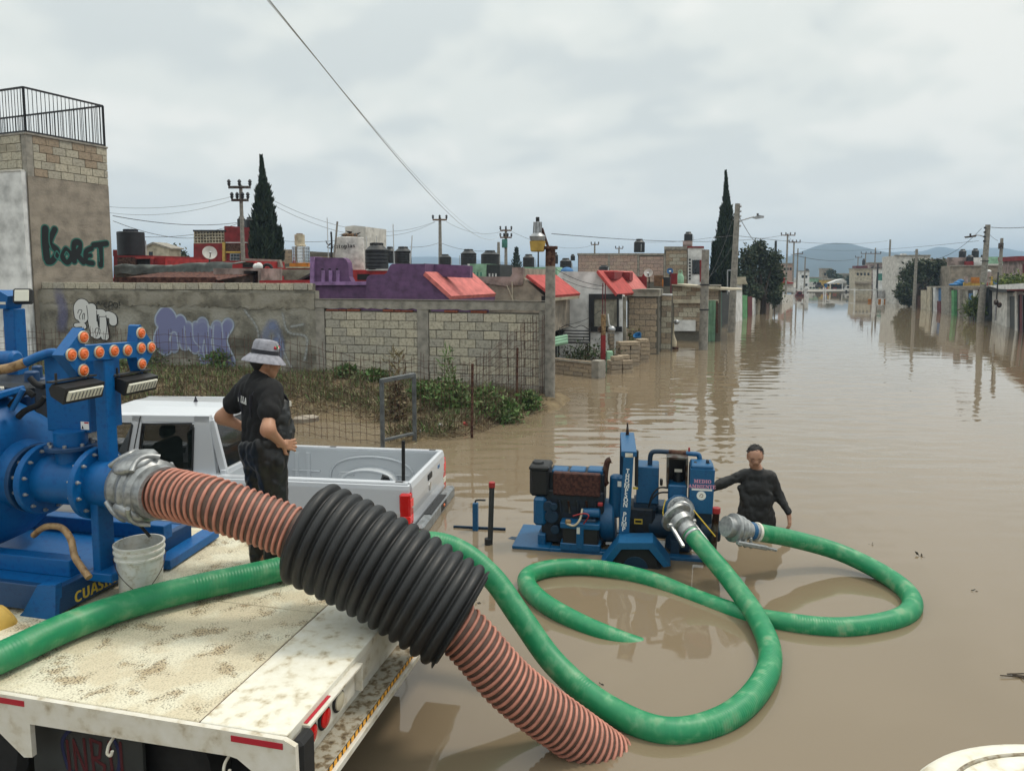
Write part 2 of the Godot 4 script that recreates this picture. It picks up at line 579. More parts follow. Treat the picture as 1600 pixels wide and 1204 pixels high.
func make_materials() -> void:
	T.mottle = noise_tex(512, 3, 0.010, 6, [[0.0, G(0.62)], [0.45, G(0.86)], [0.7, G(0.95)], [1.0, G(1.0)]])
	T.plaster = noise_tex(512, 8, 0.008, 7, [[0.0, Color(0.42, 0.41, 0.38)], [0.35, Color(0.66, 0.65, 0.62)], [0.55, Color(0.86, 0.85, 0.82)], [1.0, G(1.0)]])
	T.grime = noise_tex(512, 17, 0.012, 6, [[0.0, Color(0.40, 0.33, 0.25)], [0.33, Color(0.72, 0.65, 0.55)], [0.52, Color(0.95, 0.93, 0.9)], [1.0, G(1.0)]])
	T.soil = noise_tex(512, 19, 0.016, 7, [[0.0, Color(0.66, 0.60, 0.50)], [0.22, Color(0.87, 0.84, 0.78)], [0.42, Color(0.95, 0.94, 0.91)], [1.0, G(1.0)]])
	T.speck = noise_tex(512, 31, 0.09, 3, [[0.0, G(0.25)], [0.28, G(0.5)], [0.4, G(0.9)], [1.0, G(1.0)]])
	T.block = noise_tex(256, 41, 0.05, 4, [[0.0, G(0.6)], [0.4, G(0.88)], [1.0, G(1.0)]])
	T.rust = noise_tex(512, 51, 0.015, 6, [[0.0, Color(0.33, 0.17, 0.09)], [0.4, Color(0.55, 0.32, 0.2)], [0.55, Color(0.8, 0.75, 0.7)], [1.0, G(0.95)]])
	T.wear = noise_tex(512, 61, 0.02, 5, [[0.0, Color(0.75, 0.78, 0.85)], [0.25, Color(0.86, 0.88, 0.92)], [0.4, G(1.0)], [0.8, G(0.96)], [1.0, G(0.8)]])
	T.mud = noise_tex(512, 71, 0.013, 6, [[0.0, Color(0.50, 0.57, 0.43)], [0.26, Color(0.36, 0.58, 0.42)], [0.44, Color(0.12, 0.50, 0.31)], [0.6, Color(0.04, 0.47, 0.30)], [1.0, Color(0.04, 0.53, 0.33)]])
	T.earth = noise_tex(512, 81, 0.02, 6, [[0.0, Color(0.28, 0.23, 0.16)], [0.5, Color(0.42, 0.36, 0.26)], [1.0, Color(0.55, 0.49, 0.38)]])
	T.deck = deck_picture()
	T.n_rough = noise_tex(512, 91, 0.08, 5, [], FastNoiseLite.TYPE_SIMPLEX_SMOOTH, 3.0)
	T.n_soft = noise_tex(512, 95, 0.02, 4, [], FastNoiseLite.TYPE_SIMPLEX_SMOOTH, 3.0)
	T.n_dent = noise_tex(512, 97, 0.006, 2, [], FastNoiseLite.TYPE_SIMPLEX_SMOOTH, 4.0)
	mk("plaster_grey", rgb(158, 153, 142), 0.93, "plaster", 0.28, "n_rough", 0.5)
	mk("plaster_dark", rgb(160, 157, 148), 0.95, "plaster", 0.22, "n_rough", 0.6)
	mk("plaster_tan", rgb(162, 151, 136), 0.95, "mottle", 0.3, "n_rough", 0.5)
	mk("concrete", rgb(160, 154, 143), 0.92, "mottle", 0.6, "n_rough", 0.6)
	mk("concrete_pole", rgb(150, 145, 136), 0.92, "mottle", 0.8, "n_rough", 0.4)
	mk("mortar", rgb(108, 103, 92), 0.97, "block", 1.0, "n_rough", 0.8)
	for i in 4:
		mk("block%d" % i, [rgb(192, 184, 164), rgb(182, 175, 158), rgb(198, 189, 168), rgb(176, 170, 156)][i], 0.95, "block", 0.9, "n_rough", 0.9)
	for i in 3:
		mk("brown_block%d" % i, [rgb(168, 150, 128), rgb(158, 143, 124), rgb(176, 158, 134)][i], 0.95, "block", 0.9, "n_rough", 0.9)
	for i in 3:
		mk("pink_block%d" % i, [rgb(186, 160, 146), rgb(178, 155, 144), rgb(190, 168, 152)][i], 0.95, "block", 0.9, "n_rough", 0.8)
	mk("brick", rgb(150, 84, 62), 0.95, "block", 1.0, "n_rough", 0.8)
	mk("white_wall", rgb(232, 232, 230), 0.88, "mottle", 0.25, "n_soft", 0.3)
	mk("white_dirty", rgb(216, 213, 206), 0.9, "mottle", 0.3, "n_soft", 0.3)
	mk("cream", rgb(196, 186, 164), 0.9, "mottle", 0.3, "n_soft", 0.3)
	mk("red_wall", rgb(140, 40, 42), 0.88, "mottle", 0.4, "n_soft", 0.4)
	mk("red_bright", rgb(178, 48, 48), 0.85, "mottle", 0.5, "n_soft", 0.4)
	mk("red_roof", rgb(194, 80, 75), 0.85, "mottle", 0.5, "n_rough", 0.5)
	mk("pink_roof", rgb(214, 120, 114), 0.85, "mottle", 0.6, "n_rough", 0.5)
	mk("pink_wall", rgb(178, 160, 158), 0.92, "plaster", 0.3, "n_soft", 0.4)
	mk("purple", rgb(110, 78, 116), 0.85, "mottle", 0.5, "n_soft", 0.35)
	mk("lilac", rgb(158, 122, 170), 0.85, "mottle", 0.5, "n_soft", 0.35)
	mk("mint", rgb(150, 190, 160), 0.85, "mottle", 0.4, "n_soft", 0.3)
	mk("green_paint", rgb(92, 158, 104), 0.8, "mottle", 0.4)
	mk("teal_paint", rgb(66, 130, 116), 0.8, "mottle", 0.4)
	mk("yellow_paint", rgb(206, 170, 84), 0.8, "mottle", 0.4)
	mk("orange_paint", rgb(196, 122, 40), 0.8, "mottle", 0.4)
	mk("blue_wall", rgb(70, 120, 170), 0.8, "mottle", 0.4)
	mk("maroon", rgb(104, 32, 40), 0.7, "mottle", 0.6)
	mk("gate_dark", rgb(48, 52, 52), 0.6, "mottle", 0.6)
	mk("dark_void", rgb(30, 26, 26), 0.95)
	mk("iron", rgb(34, 34, 36), 0.6, "mottle", 0.8)
	mk("steel", rgb(110, 112, 112), 0.45, "rust", 0.8, "", 0.5, 0.6)
	mk("zinc", rgb(180, 182, 184), 0.4, "mottle", 0.8, "", 0.5, 0.7)
	mk("chrome", rgb(200, 200, 200), 0.16, "", 1.0, "", 0.5, 1.0)
	mk("cast_alu", rgb(178, 180, 180), 0.42, "mottle", 3.0, "n_rough", 0.25, 0.75)
	mk("rusty", rgb(104, 76, 60), 0.85, "rust", 1.2, "n_rough", 0.5)
	mk("rust_sheet", rgb(112, 74, 60), 0.85, "rust", 0.7)
	mk("tank_black", rgb(26, 28, 31), 0.5, "mottle", 0.6)
	mk("tank_white", rgb(222, 218, 212), 0.6, "mottle", 0.6)
	mk("tank_cream", rgb(206, 192, 164), 0.6, "mottle", 0.6)
	mk("tarp", rgb(98, 104, 100), 0.75, "mottle", 0.6, "n_soft", 1.0)
	mk("tarp_blue", rgb(30, 116, 176), 0.6, "mottle", 0.8, "n_soft", 1.0)
	mk("wood", rgb(120, 92, 66), 0.9, "mottle", 1.0)
	mk("glass_dark", rgb(20, 24, 26), 0.08)
	mk("curtain", rgb(150, 146, 132), 0.95, "mottle", 1.0)
	mk("bark", rgb(74, 62, 50), 0.95, "mottle", 1.2, "n_rough", 1.2)
	var g: StandardMaterial3D = mk("leaf", Color.WHITE, 0.75)
	g.vertex_color_use_as_albedo = true
	g.backlight_enabled = true
	g.backlight = Color(0.25, 0.3, 0.12)
	mk("wire", rgb(30, 31, 34), 0.7)
	mk("gate_grey", rgb(104, 108, 110), 0.5, "mottle", 1.0, "", 0.5, 0.3)
	mk("pale_cable", rgb(176, 178, 178), 0.7)
	mk("earth", Color.WHITE, 0.97, "earth", 0.25, "n_rough", 1.2)
	mk("hill", rgb(40, 50, 36), 1.0, "mottle", 0.004)
	mk("far_land", rgb(118, 110, 96), 1.0, "mottle", 0.05)
	var wt: StandardMaterial3D = mk("water", rgb(121, 107, 87), 0.035)
	wt.metallic_specular = 0.5
	# machines
	mk("pump_blue", rgb(0, 86, 146), 0.42, "wear", 1.3, "n_soft", 0.12)
	M.pump_blue.metallic_specular = 0.4
	mk("pump_blue_dark", rgb(0, 56, 98), 0.5, "wear", 1.6, "n_soft", 0.15)
	mk("trailer_blue", rgb(6, 80, 122), 0.42, "wear", 1.6, "n_soft", 0.15)
	mk("trailer_dark", rgb(4, 42, 66), 0.5, "wear", 2.0, "n_rough", 0.2)
	mk("engine", rgb(22, 34, 50), 0.55, "grime", 2.0, "n_rough", 0.4)
	mk("black_plastic", rgb(24, 25, 27), 0.55, "mottle", 2.0)
	mk("rubber", rgb(28, 28, 29), 0.75, "mottle", 2.0, "n_rough", 0.2)
	mk("radiator", rgb(92, 52, 42), 0.7, "rust", 2.5, "n_rough", 0.4)
	mk("red_cap", rgb(150, 36, 36), 0.5)
	mk("amber", rgb(216, 96, 8), 0.18)
	M.amber.clearcoat_enabled = true
	mk("amber_ring", rgb(184, 176, 154), 0.4)
	mk("lens_clear", rgb(214, 212, 196), 0.15)
	mk("white_steel", rgb(216, 213, 205), 0.5, "soil", 0.8, "n_soft", 0.15)
	mk("grimy_steel", rgb(168, 164, 152), 0.7, "grime", 2.2, "n_rough", 0.4)
	mk("deck", rgb(244, 240, 230), 0.8, "deck", 0.32, "n_rough", 0.5)
	mk("deck_white", rgb(226, 224, 214), 0.62, "soil", 0.9, "n_soft", 0.15)
	mk("tape_red", rgb(168, 22, 44), 0.35)
	mk("tape_orange", rgb(232, 164, 34), 0.4)
	mk("underbody", rgb(16, 16, 17), 0.9)
	mk("hose_pink", rgb(202, 136, 116), 0.55, "mottle", 1.2)
	mk("hose_brown", rgb(94, 71, 60), 0.6, "mottle", 2.0)
	mk("pipe_black", rgb(24, 25, 26), 0.5, "mottle", 2.2, "n_rough", 0.22)
	mk("hose_green", Color.WHITE, 0.46, "mud", 0.75)
	mk("hose_tan", rgb(150, 124, 88), 0.55, "grime", 2.0)
	mk("bucket", rgb(210, 212, 210), 0.45, "soil", 2.2)
	mk("silver_paint", rgb(196, 199, 204), 0.3, "", 0.3, "", 0.5, 0.12)
	M.silver_paint.clearcoat_enabled = true
	M.silver_paint.clearcoat = 0.8
	M.silver_paint.clearcoat_roughness = 0.08
	mk("bed_paint", rgb(180, 184, 188), 0.4, "", 1.0, "", 0.5, 0.2)
	mk("tail_red", rgb(190, 12, 18), 0.1)
	mk("tail_red_bright", rgb(235, 40, 40), 0.1)
	mk("trim_black", rgb(18, 18, 20), 0.5)
	mk("seat", rgb(44, 44, 46), 0.9)
	mk("bumper_grey", rgb(158, 162, 164), 0.4, "mottle", 1.5, "", 0.5, 0.5)
	var gl: StandardMaterial3D = mk("window_tint", Color(0.03, 0.04, 0.04, 0.62), 0.04)
	gl.transparency = BaseMaterial3D.TRANSPARENCY_ALPHA
	var gc: StandardMaterial3D = mk("window_clear", Color(0.10, 0.13, 0.12, 0.42), 0.03)
	gc.transparency = BaseMaterial3D.TRANSPARENCY_ALPHA
	var sk: StandardMaterial3D = mk("skin", Color.WHITE, 0.5)
	sk.vertex_color_use_as_albedo = true
	mk("shirt_black", rgb(20, 20, 22), 0.9, "mottle", 2.0, "n_soft", 0.6)
	mk("waders", rgb(22, 24, 25), 0.42, "grime", 2.4, "n_soft", 0.7)
	mk("wet_shirt", rgb(28, 28, 28), 0.7, "mottle", 2.0, "n_soft", 0.7)
	mk("hair", rgb(26, 22, 20), 0.6)
	mk("hair_grey", rgb(38, 35, 34), 0.8)
	mk("hat_grey", rgb(162, 162, 172), 0.9, "mottle", 3.0, "n_soft", 0.5)
	mk("hat_band", rgb(44, 44, 52), 0.9)
	mk("print_white", rgb(214, 214, 210), 0.6)
	mk("print_yellow", rgb(210, 180, 60), 0.6)
	mk("print_black", rgb(16, 16, 16), 0.6)
	mk("paper", rgb(220, 220, 214), 0.7)

func deck_picture() -> ImageTexture:   # worn cream paint with ground-in black grit
	var a := FastNoiseLite.new(); a.seed = 7; a.frequency = 0.006; a.fractal_octaves = 5
	var b := FastNoiseLite.new(); b.seed = 9; b.frequency = 0.2; b.fractal_octaves = 3
	var c := FastNoiseLite.new(); c.seed = 12; c.frequency = 0.012; c.fractal_octaves = 4
	var n := 1024
	var ia := a.get_seamless_image(n, n); var ib := b.get_seamless_image(n, n); var ic := c.get_seamless_image(n, n)
	var im := Image.create(n, n, false, Image.FORMAT_RGB8)
	for y in n:
		for x in n:
			var u := ia.get_pixel(x, y).r
			var v := ib.get_pixel(x, y).r
			var w := ic.get_pixel(x, y).r
			var col := Color(0.82, 0.79, 0.71).lerp(Color(0.87, 0.86, 0.80), smoothstep(0.4, 0.7, u))
			var dirt := smoothstep(0.45, 0.75, w) * 0.55 + 0.15
			col = col.lerp(Color(0.58, 0.48, 0.34), smoothstep(0.60, 0.82, w) * 0.4)
			col = col.lerp(Color(0.2, 0.18, 0.15), smoothstep(0.52, 0.68, v) * dirt)
			im.set_pixel(x, y, col)
	return ImageTexture.create_from_image(im)

func ripple(x: float, z: float, n1: FastNoiseLite, n2: FastNoiseLite) -> float:
	var d := -z
	var amp := 0.0022 + 0.006 * smoothstep(7.5, 12.0, d) * (1.0 - smoothstep(26.0, 90.0, d) * 0.6)
	amp *= 1.0 - 0.75 * smoothstep(2.0, 8.0, x - d * 0.30)           # the right half of the street lies calmer
	amp *= 0.35 + 0.65 * smoothstep(-6.5, -8.5, z)
	var h := amp * (n1.get_noise_2d(x * 0.55, z * 2.1) + 0.5 * n2.get_noise_2d(x * 1.3, z * 4.2))
	var r := Vector2(x + 0.3, z + 8.2).length()                       # rings spreading from the machines
	h += 0.0016 * sin(r * 14.0) * exp(-0.35 * absf(r - 1.8)) * smoothstep(0.2, 0.8, r)
	var q := Vector2(x - 3.0, z + 8.64).length()
	h += 0.0025 * sin(q * 16.0) * exp(-q * 0.9)
	return h

func water_grid(x0: float, x1: float, dx: float, z0: float, z1: float, dzf: Callable) -> ArrayMesh:
	var n1 := FastNoiseLite.new(); n1.seed = 4; n1.frequency = 0.9; n1.fractal_octaves = 2; n1.noise_type = FastNoiseLite.TYPE_SIMPLEX_SMOOTH
	var n2 := FastNoiseLite.new(); n2.seed = 14; n2.frequency = 0.9; n2.fractal_octaves = 2; n2.noise_type = FastNoiseLite.TYPE_SIMPLEX_SMOOTH
	var zs := PackedFloat32Array()
	var z := z0
	while z > z1:
		zs.append(z)
		z -= dzf.call(-z)
	zs.append(z1)
	var nx := int(round((x1 - x0) / dx)) + 1
	var v := PackedVector3Array(); var nn := PackedVector3Array(); var idx := PackedInt32Array()
	v.resize(nx * zs.size()); nn.resize(nx * zs.size())
	for j in zs.size():
		for i in nx:
			var x := x0 + i * dx
			v[j * nx + i] = Vector3(x, ripple(x, zs[j], n1, n2), zs[j])
	for j in zs.size():
		for i in nx:
			var a := v[j * nx + maxi(i - 1, 0)]; var b := v[j * nx + mini(i + 1, nx - 1)]
			var c := v[maxi(j - 1, 0) * nx + i]; var d := v[mini(j + 1, zs.size() - 1) * nx + i]
			nn[j * nx + i] = (c - d).cross(b - a).normalized()
	for j in zs.size() - 1:
		for i in nx - 1:
			var o := j * nx + i
			idx.append_array(PackedInt32Array([o, o + nx, o + nx + 1, o, o + nx + 1, o + 1]))
	var a := []
	a.resize(Mesh.ARRAY_MAX)
	a[Mesh.ARRAY_VERTEX] = v; a[Mesh.ARRAY_NORMAL] = nn; a[Mesh.ARRAY_INDEX] = idx
	var m := ArrayMesh.new()
	m.add_surface_from_arrays(Mesh.PRIMITIVE_TRIANGLES, a)
	return m

func flat_sheet(called: String, x0: float, z0: float, x1: float, z1: float, y: float, m: Material) -> MeshInstance3D:
	var st := mb()
	quad(st, Vector3(x0, y, z0), Vector3(x1, y, z0), Vector3(x1, y, z1), Vector3(x0, y, z1))
	var o := obj(called, st, m)
	structure(o)
	return o

func setting() -> void:
	flat_sheet("ground", -4000, 400, 4000, -5000, -0.55, M.far_land)
	var near := put(water_grid(-22, 26, 0.1, 4, -34, func(d): return clampf(d * 0.006, 0.05, 0.12)), "water", M.water)
	structure(near)
	var far := put(water_grid(-22, 98, 0.4, -34, -150, func(d): return clampf((d - 34.0) * 0.006 + 0.12, 0.12, 0.6)), "water", M.water)
	structure(far)
	structure(put(water_grid(26, 98, 0.4, 4, -34, func(_d): return 0.4), "water", M.water))
	flat_sheet("land", -600, -150, 900, -2500, 0.02, M.far_land)
	flat_sheet("road", 25, -131, 110, -400, 0.10, M.concrete)
	# the hills
	var nz := FastNoiseLite.new(); nz.seed = 3; nz.frequency = 0.0016; nz.fractal_octaves = 5
	for layer in 3:
		var dist: float = [1500.0, 2100.0, 2600.0][layer]
		var ridge: Array = [[[1120, 436], [1180, 424], [1240, 400], [1270, 386], [1300, 380], [1330, 381], [1370, 390], [1420, 402], [1500, 418], [1640, 432]],
			[[1300, 420], [1380, 396], [1440, 392], [1470, 386], [1510, 390], [1560, 387], [1600, 393], [1700, 402], [1800, 400]],
			[[-100, 428], [200, 424], [420, 416], [560, 408], [670, 401], [760, 407], [900, 417], [1100, 418], [1300, 414], [1900, 412]]][layer]
		var pts := []
		for p in ridge:
			pts.append(at(p[0], p[1], dist))
		pts = spl(pts, 10)
		var rows := 9
		var st := mb()
		st.set_smooth_group(0)
		var g := []
		for i in pts.size():
			var col := []
			for j in rows:
				var t := float(j) / (rows - 1)
				var p: Vector3 = pts[i]
				var y := p.y * (1.0 - pow(t, 1.3)) + (nz.get_noise_2d(p.x * 2.0, j * 300.0) * 14.0 if j > 0 else nz.get_noise_2d(p.x * 6.0, 9.0) * 2.0)
				col.append(Vector3(p.x * (1.0 - 0.25 * t) + nz.get_noise_2d(p.x, j * 77.0) * 20.0, y if j < rows - 1 else -2.0, p.z + t * 480.0))
			g.append(col)
		for i in g.size() - 1:
			for j in rows - 1:
				quad(st, g[i][j], g[i][j + 1], g[i + 1][j + 1], g[i + 1][j])
			quad(st, g[i][0], g[i + 1][0], g[i + 1][0] + Vector3(0, -g[i + 1][0].y, -500), g[i][0] + Vector3(0, -g[i][0].y, -500))
		structure(obj("hills", st, M.hill))

var WA: Vector3
var WJ: Vector3
var WB: Vector3

func lot_height(x: float, z: float, nz: FastNoiseLite) -> float:
	var d := (WB - WA).normalized()
	var p := Vector3(x, 0, z) - WA
	var u := p.dot(d)
	var w := p.dot(Vector3(-d.z, 0, d.x))
	var n := nz.get_noise_2d(x * 1.0, z * 1.0)
	var edge := 3.2 + 2.6 * (1.0 - smoothstep(4.5, 8.5, u)) - 1.2 * smoothstep(12.0, 15.5, u) + n * 1.1
	var h := lerpf(0.42, 0.16, smoothstep(9.0, 15.5, u)) * (1.0 - smoothstep(0.5, edge, w)) - 0.16 * smoothstep(edge - 0.8, edge + 1.6, w)
	var fa := Vector2(-1.9, -13.4); var fb := Vector2(0.9, -17.3)
	var q := Vector2(x, z)
	var t := clampf((q - fa).dot(fb - fa) / (fb - fa).length_squared(), 0.0, 1.0)
	var ds := q.distance_to(fa.lerp(fb, t))
	h = maxf(h, 0.10 + n * 0.10 - 0.30 * smoothstep(0.15, 1.0, ds))
	h += nz.get_noise_2d(x * 5.0 + 60.0, z * 5.0) * 0.05
	return lerpf(h, -0.4, smoothstep(15.6, 16.4, u))

func lot() -> void:
	WA = at(58, 438, 21.6) * Vector3(1, 0, 1)
	WJ = at(492, 450, 19.1) * Vector3(1, 0, 1)
	WB = at(862, 474, 17.4) * Vector3(1, 0, 1)
	var nz := FastNoiseLite.new(); nz.seed = 11; nz.frequency = 0.35; nz.fractal_octaves = 4
	var st := mb()
	st.set_smooth_group(0)
	var nx := 90
	var nw := 52
	var d := (WB - WA).normalized()
	var back := Vector3(d.z, 0, -d.x)
	var g := []
	for i in nx + 1:
		var col := []
		for j in nw + 1:
			var p := WA + d * (-2.0 + 18.6 * i / nx) - back * (-0.4 + 8.0 * j / nw)
			p.y = lot_height(p.x, p.z, nz)
			col.append(p)
		g.append(col)
	for i in nx:
		for j in nw:
			quad(st, g[i][j], g[i][j + 1], g[i + 1][j + 1], g[i + 1][j])
	structure(obj("muddy_ground", st, M.earth))

	# the plastered wall with spray paint
	var w := wallroot("plastered_wall", "long grey plastered boundary wall with purple and white spray paint, capped by blocks", "wall", WA, WJ)
	var L := WA.distance_to(WJ)
	boxpart("wall_core", Vector3(-0.1, -0.5, -0.2), Vector3(L, 2.60, 0), M.plaster_dark, w)
	var r := RandomNumberGenerator.new(); r.seed = 8
	var poly := PackedVector2Array([Vector2(0, 2.56), Vector2(L - 0.02, 2.53)])
	var x := L - 0.02
	while x > 0.0:
		poly.append(Vector2(x, 2.20 + r.randf_range(-0.05, 0.05) - 0.07 * x / L))
		x -= r.randf_range(0.04, 0.16)
	poly.append(Vector2(0, 2.22))
	st = mb()
	prism(st, poly, 0.015, -0.05)
	obj("upper_plaster_band", st, M.plaster_grey, w)
	blocks(w, 0.15, L - 0.1, 2.615, 1, [M.block0, M.block1, M.block2, M.block3], 5, 0.40, 0.18, 0.02, 0.01)
	boxpart("block_course_core", Vector3(0.1, 2.60, -0.19), Vector3(L - 0.1, 2.785, -0.03), M.mortar, w)
	boxpart("corner_edge", Vector3(-0.25, -0.5, -0.15), Vector3(-0.1, 2.9, 0.04), M.mortar, w)
	graffiti(w)

	# the bare block wall with columns
	var b := wallroot("block_wall", "bare grey concrete block boundary wall with columns, left of the lamp pole", "wall", WJ, WB)
	L = WJ.distance_to(WB)
	boxpart("mortar_core", Vector3(0, -0.5, -0.16), Vector3(L, 2.1, -0.03), M.mortar, b)
	boxpart("footing", Vector3(0, -0.5, -0.18), Vector3(L, 0.36, 0.02), M.concrete, b)
	for c in [[0.0, 0.26], [2.86, 3.16], [L - 0.3, L]]:
		boxpart("column", Vector3(c[0], -0.5, -0.19), Vector3(c[1], 2.16, 0.02), M.concrete, b, 0.008)
	poly = PackedVector2Array([Vector2(0, 2.38), Vector2(L, 2.36)])
	x = L
	while x > 0.0:
		poly.append(Vector2(x, 2.165 + r.randf_range(-0.025, 0.02)))
		x -= r.randf_range(0.05, 0.2)
	poly.append(Vector2(0, 2.165))
	st = mb()
	prism(st, poly, 0.03, -0.2)
	obj("ring_beam", st, M.concrete, b)
	boxpart("beam_lip", Vector3(-0.02, 2.38, -0.22), Vector3(L + 0.02, 2.395, 0.05), M.mortar, b)
	x = 0.3
	while x < L - 0.4:
		var l := r.randf_range(0.15, 0.5)
		if r.randf() < 0.75 and (x + l < 2.84 or x > 3.18):
			boxpart("brick", Vector3(x, 2.085, -0.1), Vector3(x + l, 2.125 + r.randf() * 0.02, r.randf_range(-0.01, 0.02)), M.brick, b, 0.006)
		x += l + 0.02
	blocks(b, 0.27, 2.85, 0.37, 8, [M.block0, M.block1, M.block2, M.block3], 21)
	blocks(b, 3.17, L - 0.31, 0.37, 8, [M.block0, M.block1, M.block2, M.block3], 22)

	# the lamp pole at the corner
	var base := on(859, 630, 0.0)
	var top := yat(base, 385)
	var lp := thing("street_lamp", "short concrete lamp pole with rusty top and yellow shaded lamp at the wall corner", "street lamp", base)
	st = mb()
	tube(st, [Vector3(0, -0.6, 0), Vector3(0, top - 0.45, 0)], [0.125, 0.115], 12)
	obj("pole", st, M.concrete_pole, lp)
	st = mb()
	tube(st, [Vector3(0, top - 0.45, 0), Vector3(0, top - 0.02, 0)], [0.117, 0.112], 12)
	bx(st, Vector3(0, top - 0.03, 0), Vector3(0.32, 0.07, 0.28), 0.01)
	obj("rusty_sleeve", st, M.rusty, lp)
	tubepart("arm", [Vector3(-0.05, top - 0.02, 0), Vector3(-0.12, top + 0.18, 0.02), Vector3(-0.2, top + 0.42, 0.04)], 0.03, M.rusty, lp, 8)
	var lx := -0.30
	st = mb()
	lathe(st, [Vector2(0, 0.02), Vector2(0.17, 0.0), Vector2(0.19, 0.10), Vector2(0.12, 0.16), Vector2(0.1, 0.18), Vector2(0.085, 0.42), Vector2(0.03, 0.44), Vector2(0, 0.44)], Transform3D(Basis(), Vector3(lx, top + 0.13, 0.05)), 16)
	obj("lamp_housing", st, M.zinc, lp)
	for k in 6:
		tubepart("cage_rib", [Vector3(lx + 0.105 * cos(k), top + 0.3, 0.05 + 0.105 * sin(k)), Vector3(lx + 0.09 * cos(k), top + 0.56, 0.05 + 0.09 * sin(k))], 0.006, M.steel, lp, 5)
	st = mb()
	lathe(st, [Vector2(0, -0.14), Vector2(0.135, -0.14), Vector2(0.16, -0.12), Vector2(0.185, 0.1), Vector2(0, 0.1)], Transform3D(Basis(), Vector3(lx, top + 0.02, 0.05)), 16)
	obj("yellow_shade", st, M.yellow_paint, lp)
	st = mb()
	cyl(st, Vector3(lx, top + 0.57, 0.05), Vector3(lx, top + 0.67, 0.05), 0.045, 10, 0.01)
	obj("photocell", st, M.iron, lp)

	# the wire fence and its gate
	var f := thing("wire_fence", "sagging rusty welded wire fence with thin posts round the weedy lot", "fence")
	st = mb()
	var line := [Vector3(-13.5, 1.7, -18.6), Vector3(-11.0, 1.75, -17.2), Vector3(-8.0, 1.85, -15.6), Vector3(-5.5, 1.85, -14.4), Vector3(-3.9, 1.8, -13.6), Vector3(-2.36, 1.55, -12.9), Vector3(-1.83, 1.5, -13.72), Vector3(-0.76, 1.45, -13.68), Vector3(0.1, 1.9, -15.58), Vector3(0.8, 2.1, -17.2)]
	line = spl(line, 10)
	var wr := 0.0046
	var acc := 0.0
	var prev: Vector3 = line[0]
	for i in range(1, line.size()):
		var a: Vector3 = line[i - 1]
		var c: Vector3 = line[i]
		var al := Vector2(a.x, a.z).distance_to(Vector2(c.x, c.z))
		var right := i > 60
		var step := 0.10 if right else 0.15
		while acc < al:
			var p := a.lerp(c, acc / al)
			var j := Vector3(r.randf_range(-0.03, 0.03), r.randf_range(-0.05, 0.08), r.randf_range(-0.03, 0.03))
			tube(st, [Vector3(p.x, -0.25, p.z), Vector3(p.x + j.x, p.y * 0.5, p.z + j.z), Vector3(p.x + j.x * 2.0, p.y + j.y, p.z)], wr, 3, false)
			acc += step
		acc -= al
		for k in 12:
			var ha := a.y * (k + 0.4) / 12.0
			var hc := c.y * (k + 0.4) / 12.0
			tube(st, [Vector3(a.x, ha + 0.02 * sin(i * 1.7 + k), a.z), Vector3(c.x, hc + 0.02 * sin(i * 1.7 + 1.7 + k), c.z)], wr, 3, false)
	stuff(obj("wire_mesh", st, M.rusty, f))
	for p in [[on(737, 684, 0.0), 568], [on(807, 652, 0.0), 543], [Vector3(-4.9, 0, -14.15), 575], [Vector3(-9.6, 0, -16.5), 545]]:
		var q: Vector3 = p[0]
		tubepart("post", [Vector3(q.x, -0.4, q.z), Vector3(q.x + 0.02, yat(q, p[1]), q.z)], 0.028, M.rusty, f, 6)
	var gp := thing("gate_frame", "bare grey steel gate frame standing in the wire fence behind the pickup", "gate")
	var ga := on(598, 702, 0.0); var gb := on(648, 690, 0.0)
	var ta := yat(ga, 592); var tb := yat(gb, 583)
	for e in [[ga, ta], [gb, tb]]:
		st = mb()
		bar(st, Vector3(e[0].x, -0.4, e[0].z), Vector3(e[0].x, e[1], e[0].z), 0.07, 0.07, 0.006)
		obj("upright", st, M.gate_grey, gp)
	st = mb()
	bar(st, Vector3(ga.x, ta - 0.03, ga.z), Vector3(gb.x, tb - 0.03, gb.z), 0.065, 0.075, 0.006)
	obj("top_rail", st, M.gate_grey, gp)
	st = mb()
	bar(st, Vector3(ga.x, 0.16, ga.z), Vector3(gb.x, 0.16, gb.z), 0.05, 0.05, 0.006)
	obj("lower_rail", st, M.gate_grey, gp)

	# weeds
	var greens := [Color(0.075, 0.15, 0.035), Color(0.11, 0.18, 0.05), Color(0.06, 0.10, 0.03), Color(0.15, 0.17, 0.07)]
	var dry := [Color(0.18, 0.145, 0.08), Color(0.13, 0.10, 0.055), Color(0.22, 0.19, 0.11), Color(0.08, 0.06, 0.035)]
	var spot := func(rr: RandomNumberGenerator, u0: float, u1: float, w0: float, w1: float) -> Vector3:
		var p := WA + d * rr.randf_range(u0, u1) - back * rr.randf_range(w0, w1)
		p.y = lot_height(p.x, p.z, nz)
		return p
	var grass := leaves(26000, func(rr):
		for k in 6:
			var p: Vector3 = spot.call(rr, 0.0, 15.3, 0.1, 6.0)
			if p.y > 0.03 and nz.get_noise_2d(p.x * 3.0, p.z * 3.0) > -0.15:
				return p
		return spot.call(rr, 2.0, 10.0, 0.1, 1.2), Vector2(0.018, 0.22), greens + dry + dry, 77, Vector3(0, 1.2, 0), 0.1)
	stuff(tag(put(grass, "grass", M.leaf), "short rough grass and weeds on the muddy lot", "grass"))
	var straw := leaves(15000, func(rr):
		for k in 8:
			var p: Vector3 = spot.call(rr, 1.0, 15.6, 0.6, 7.2)
			if p.y > -0.03 and p.y < 0.30:
				return p + Vector3(0, 0.03, 0)
		return spot.call(rr, 2.0, 10.0, 0.6, 2.0), Vector2(0.02, 0.2), dry, 79, Vector3(0, 0.25, 0), 0.05)
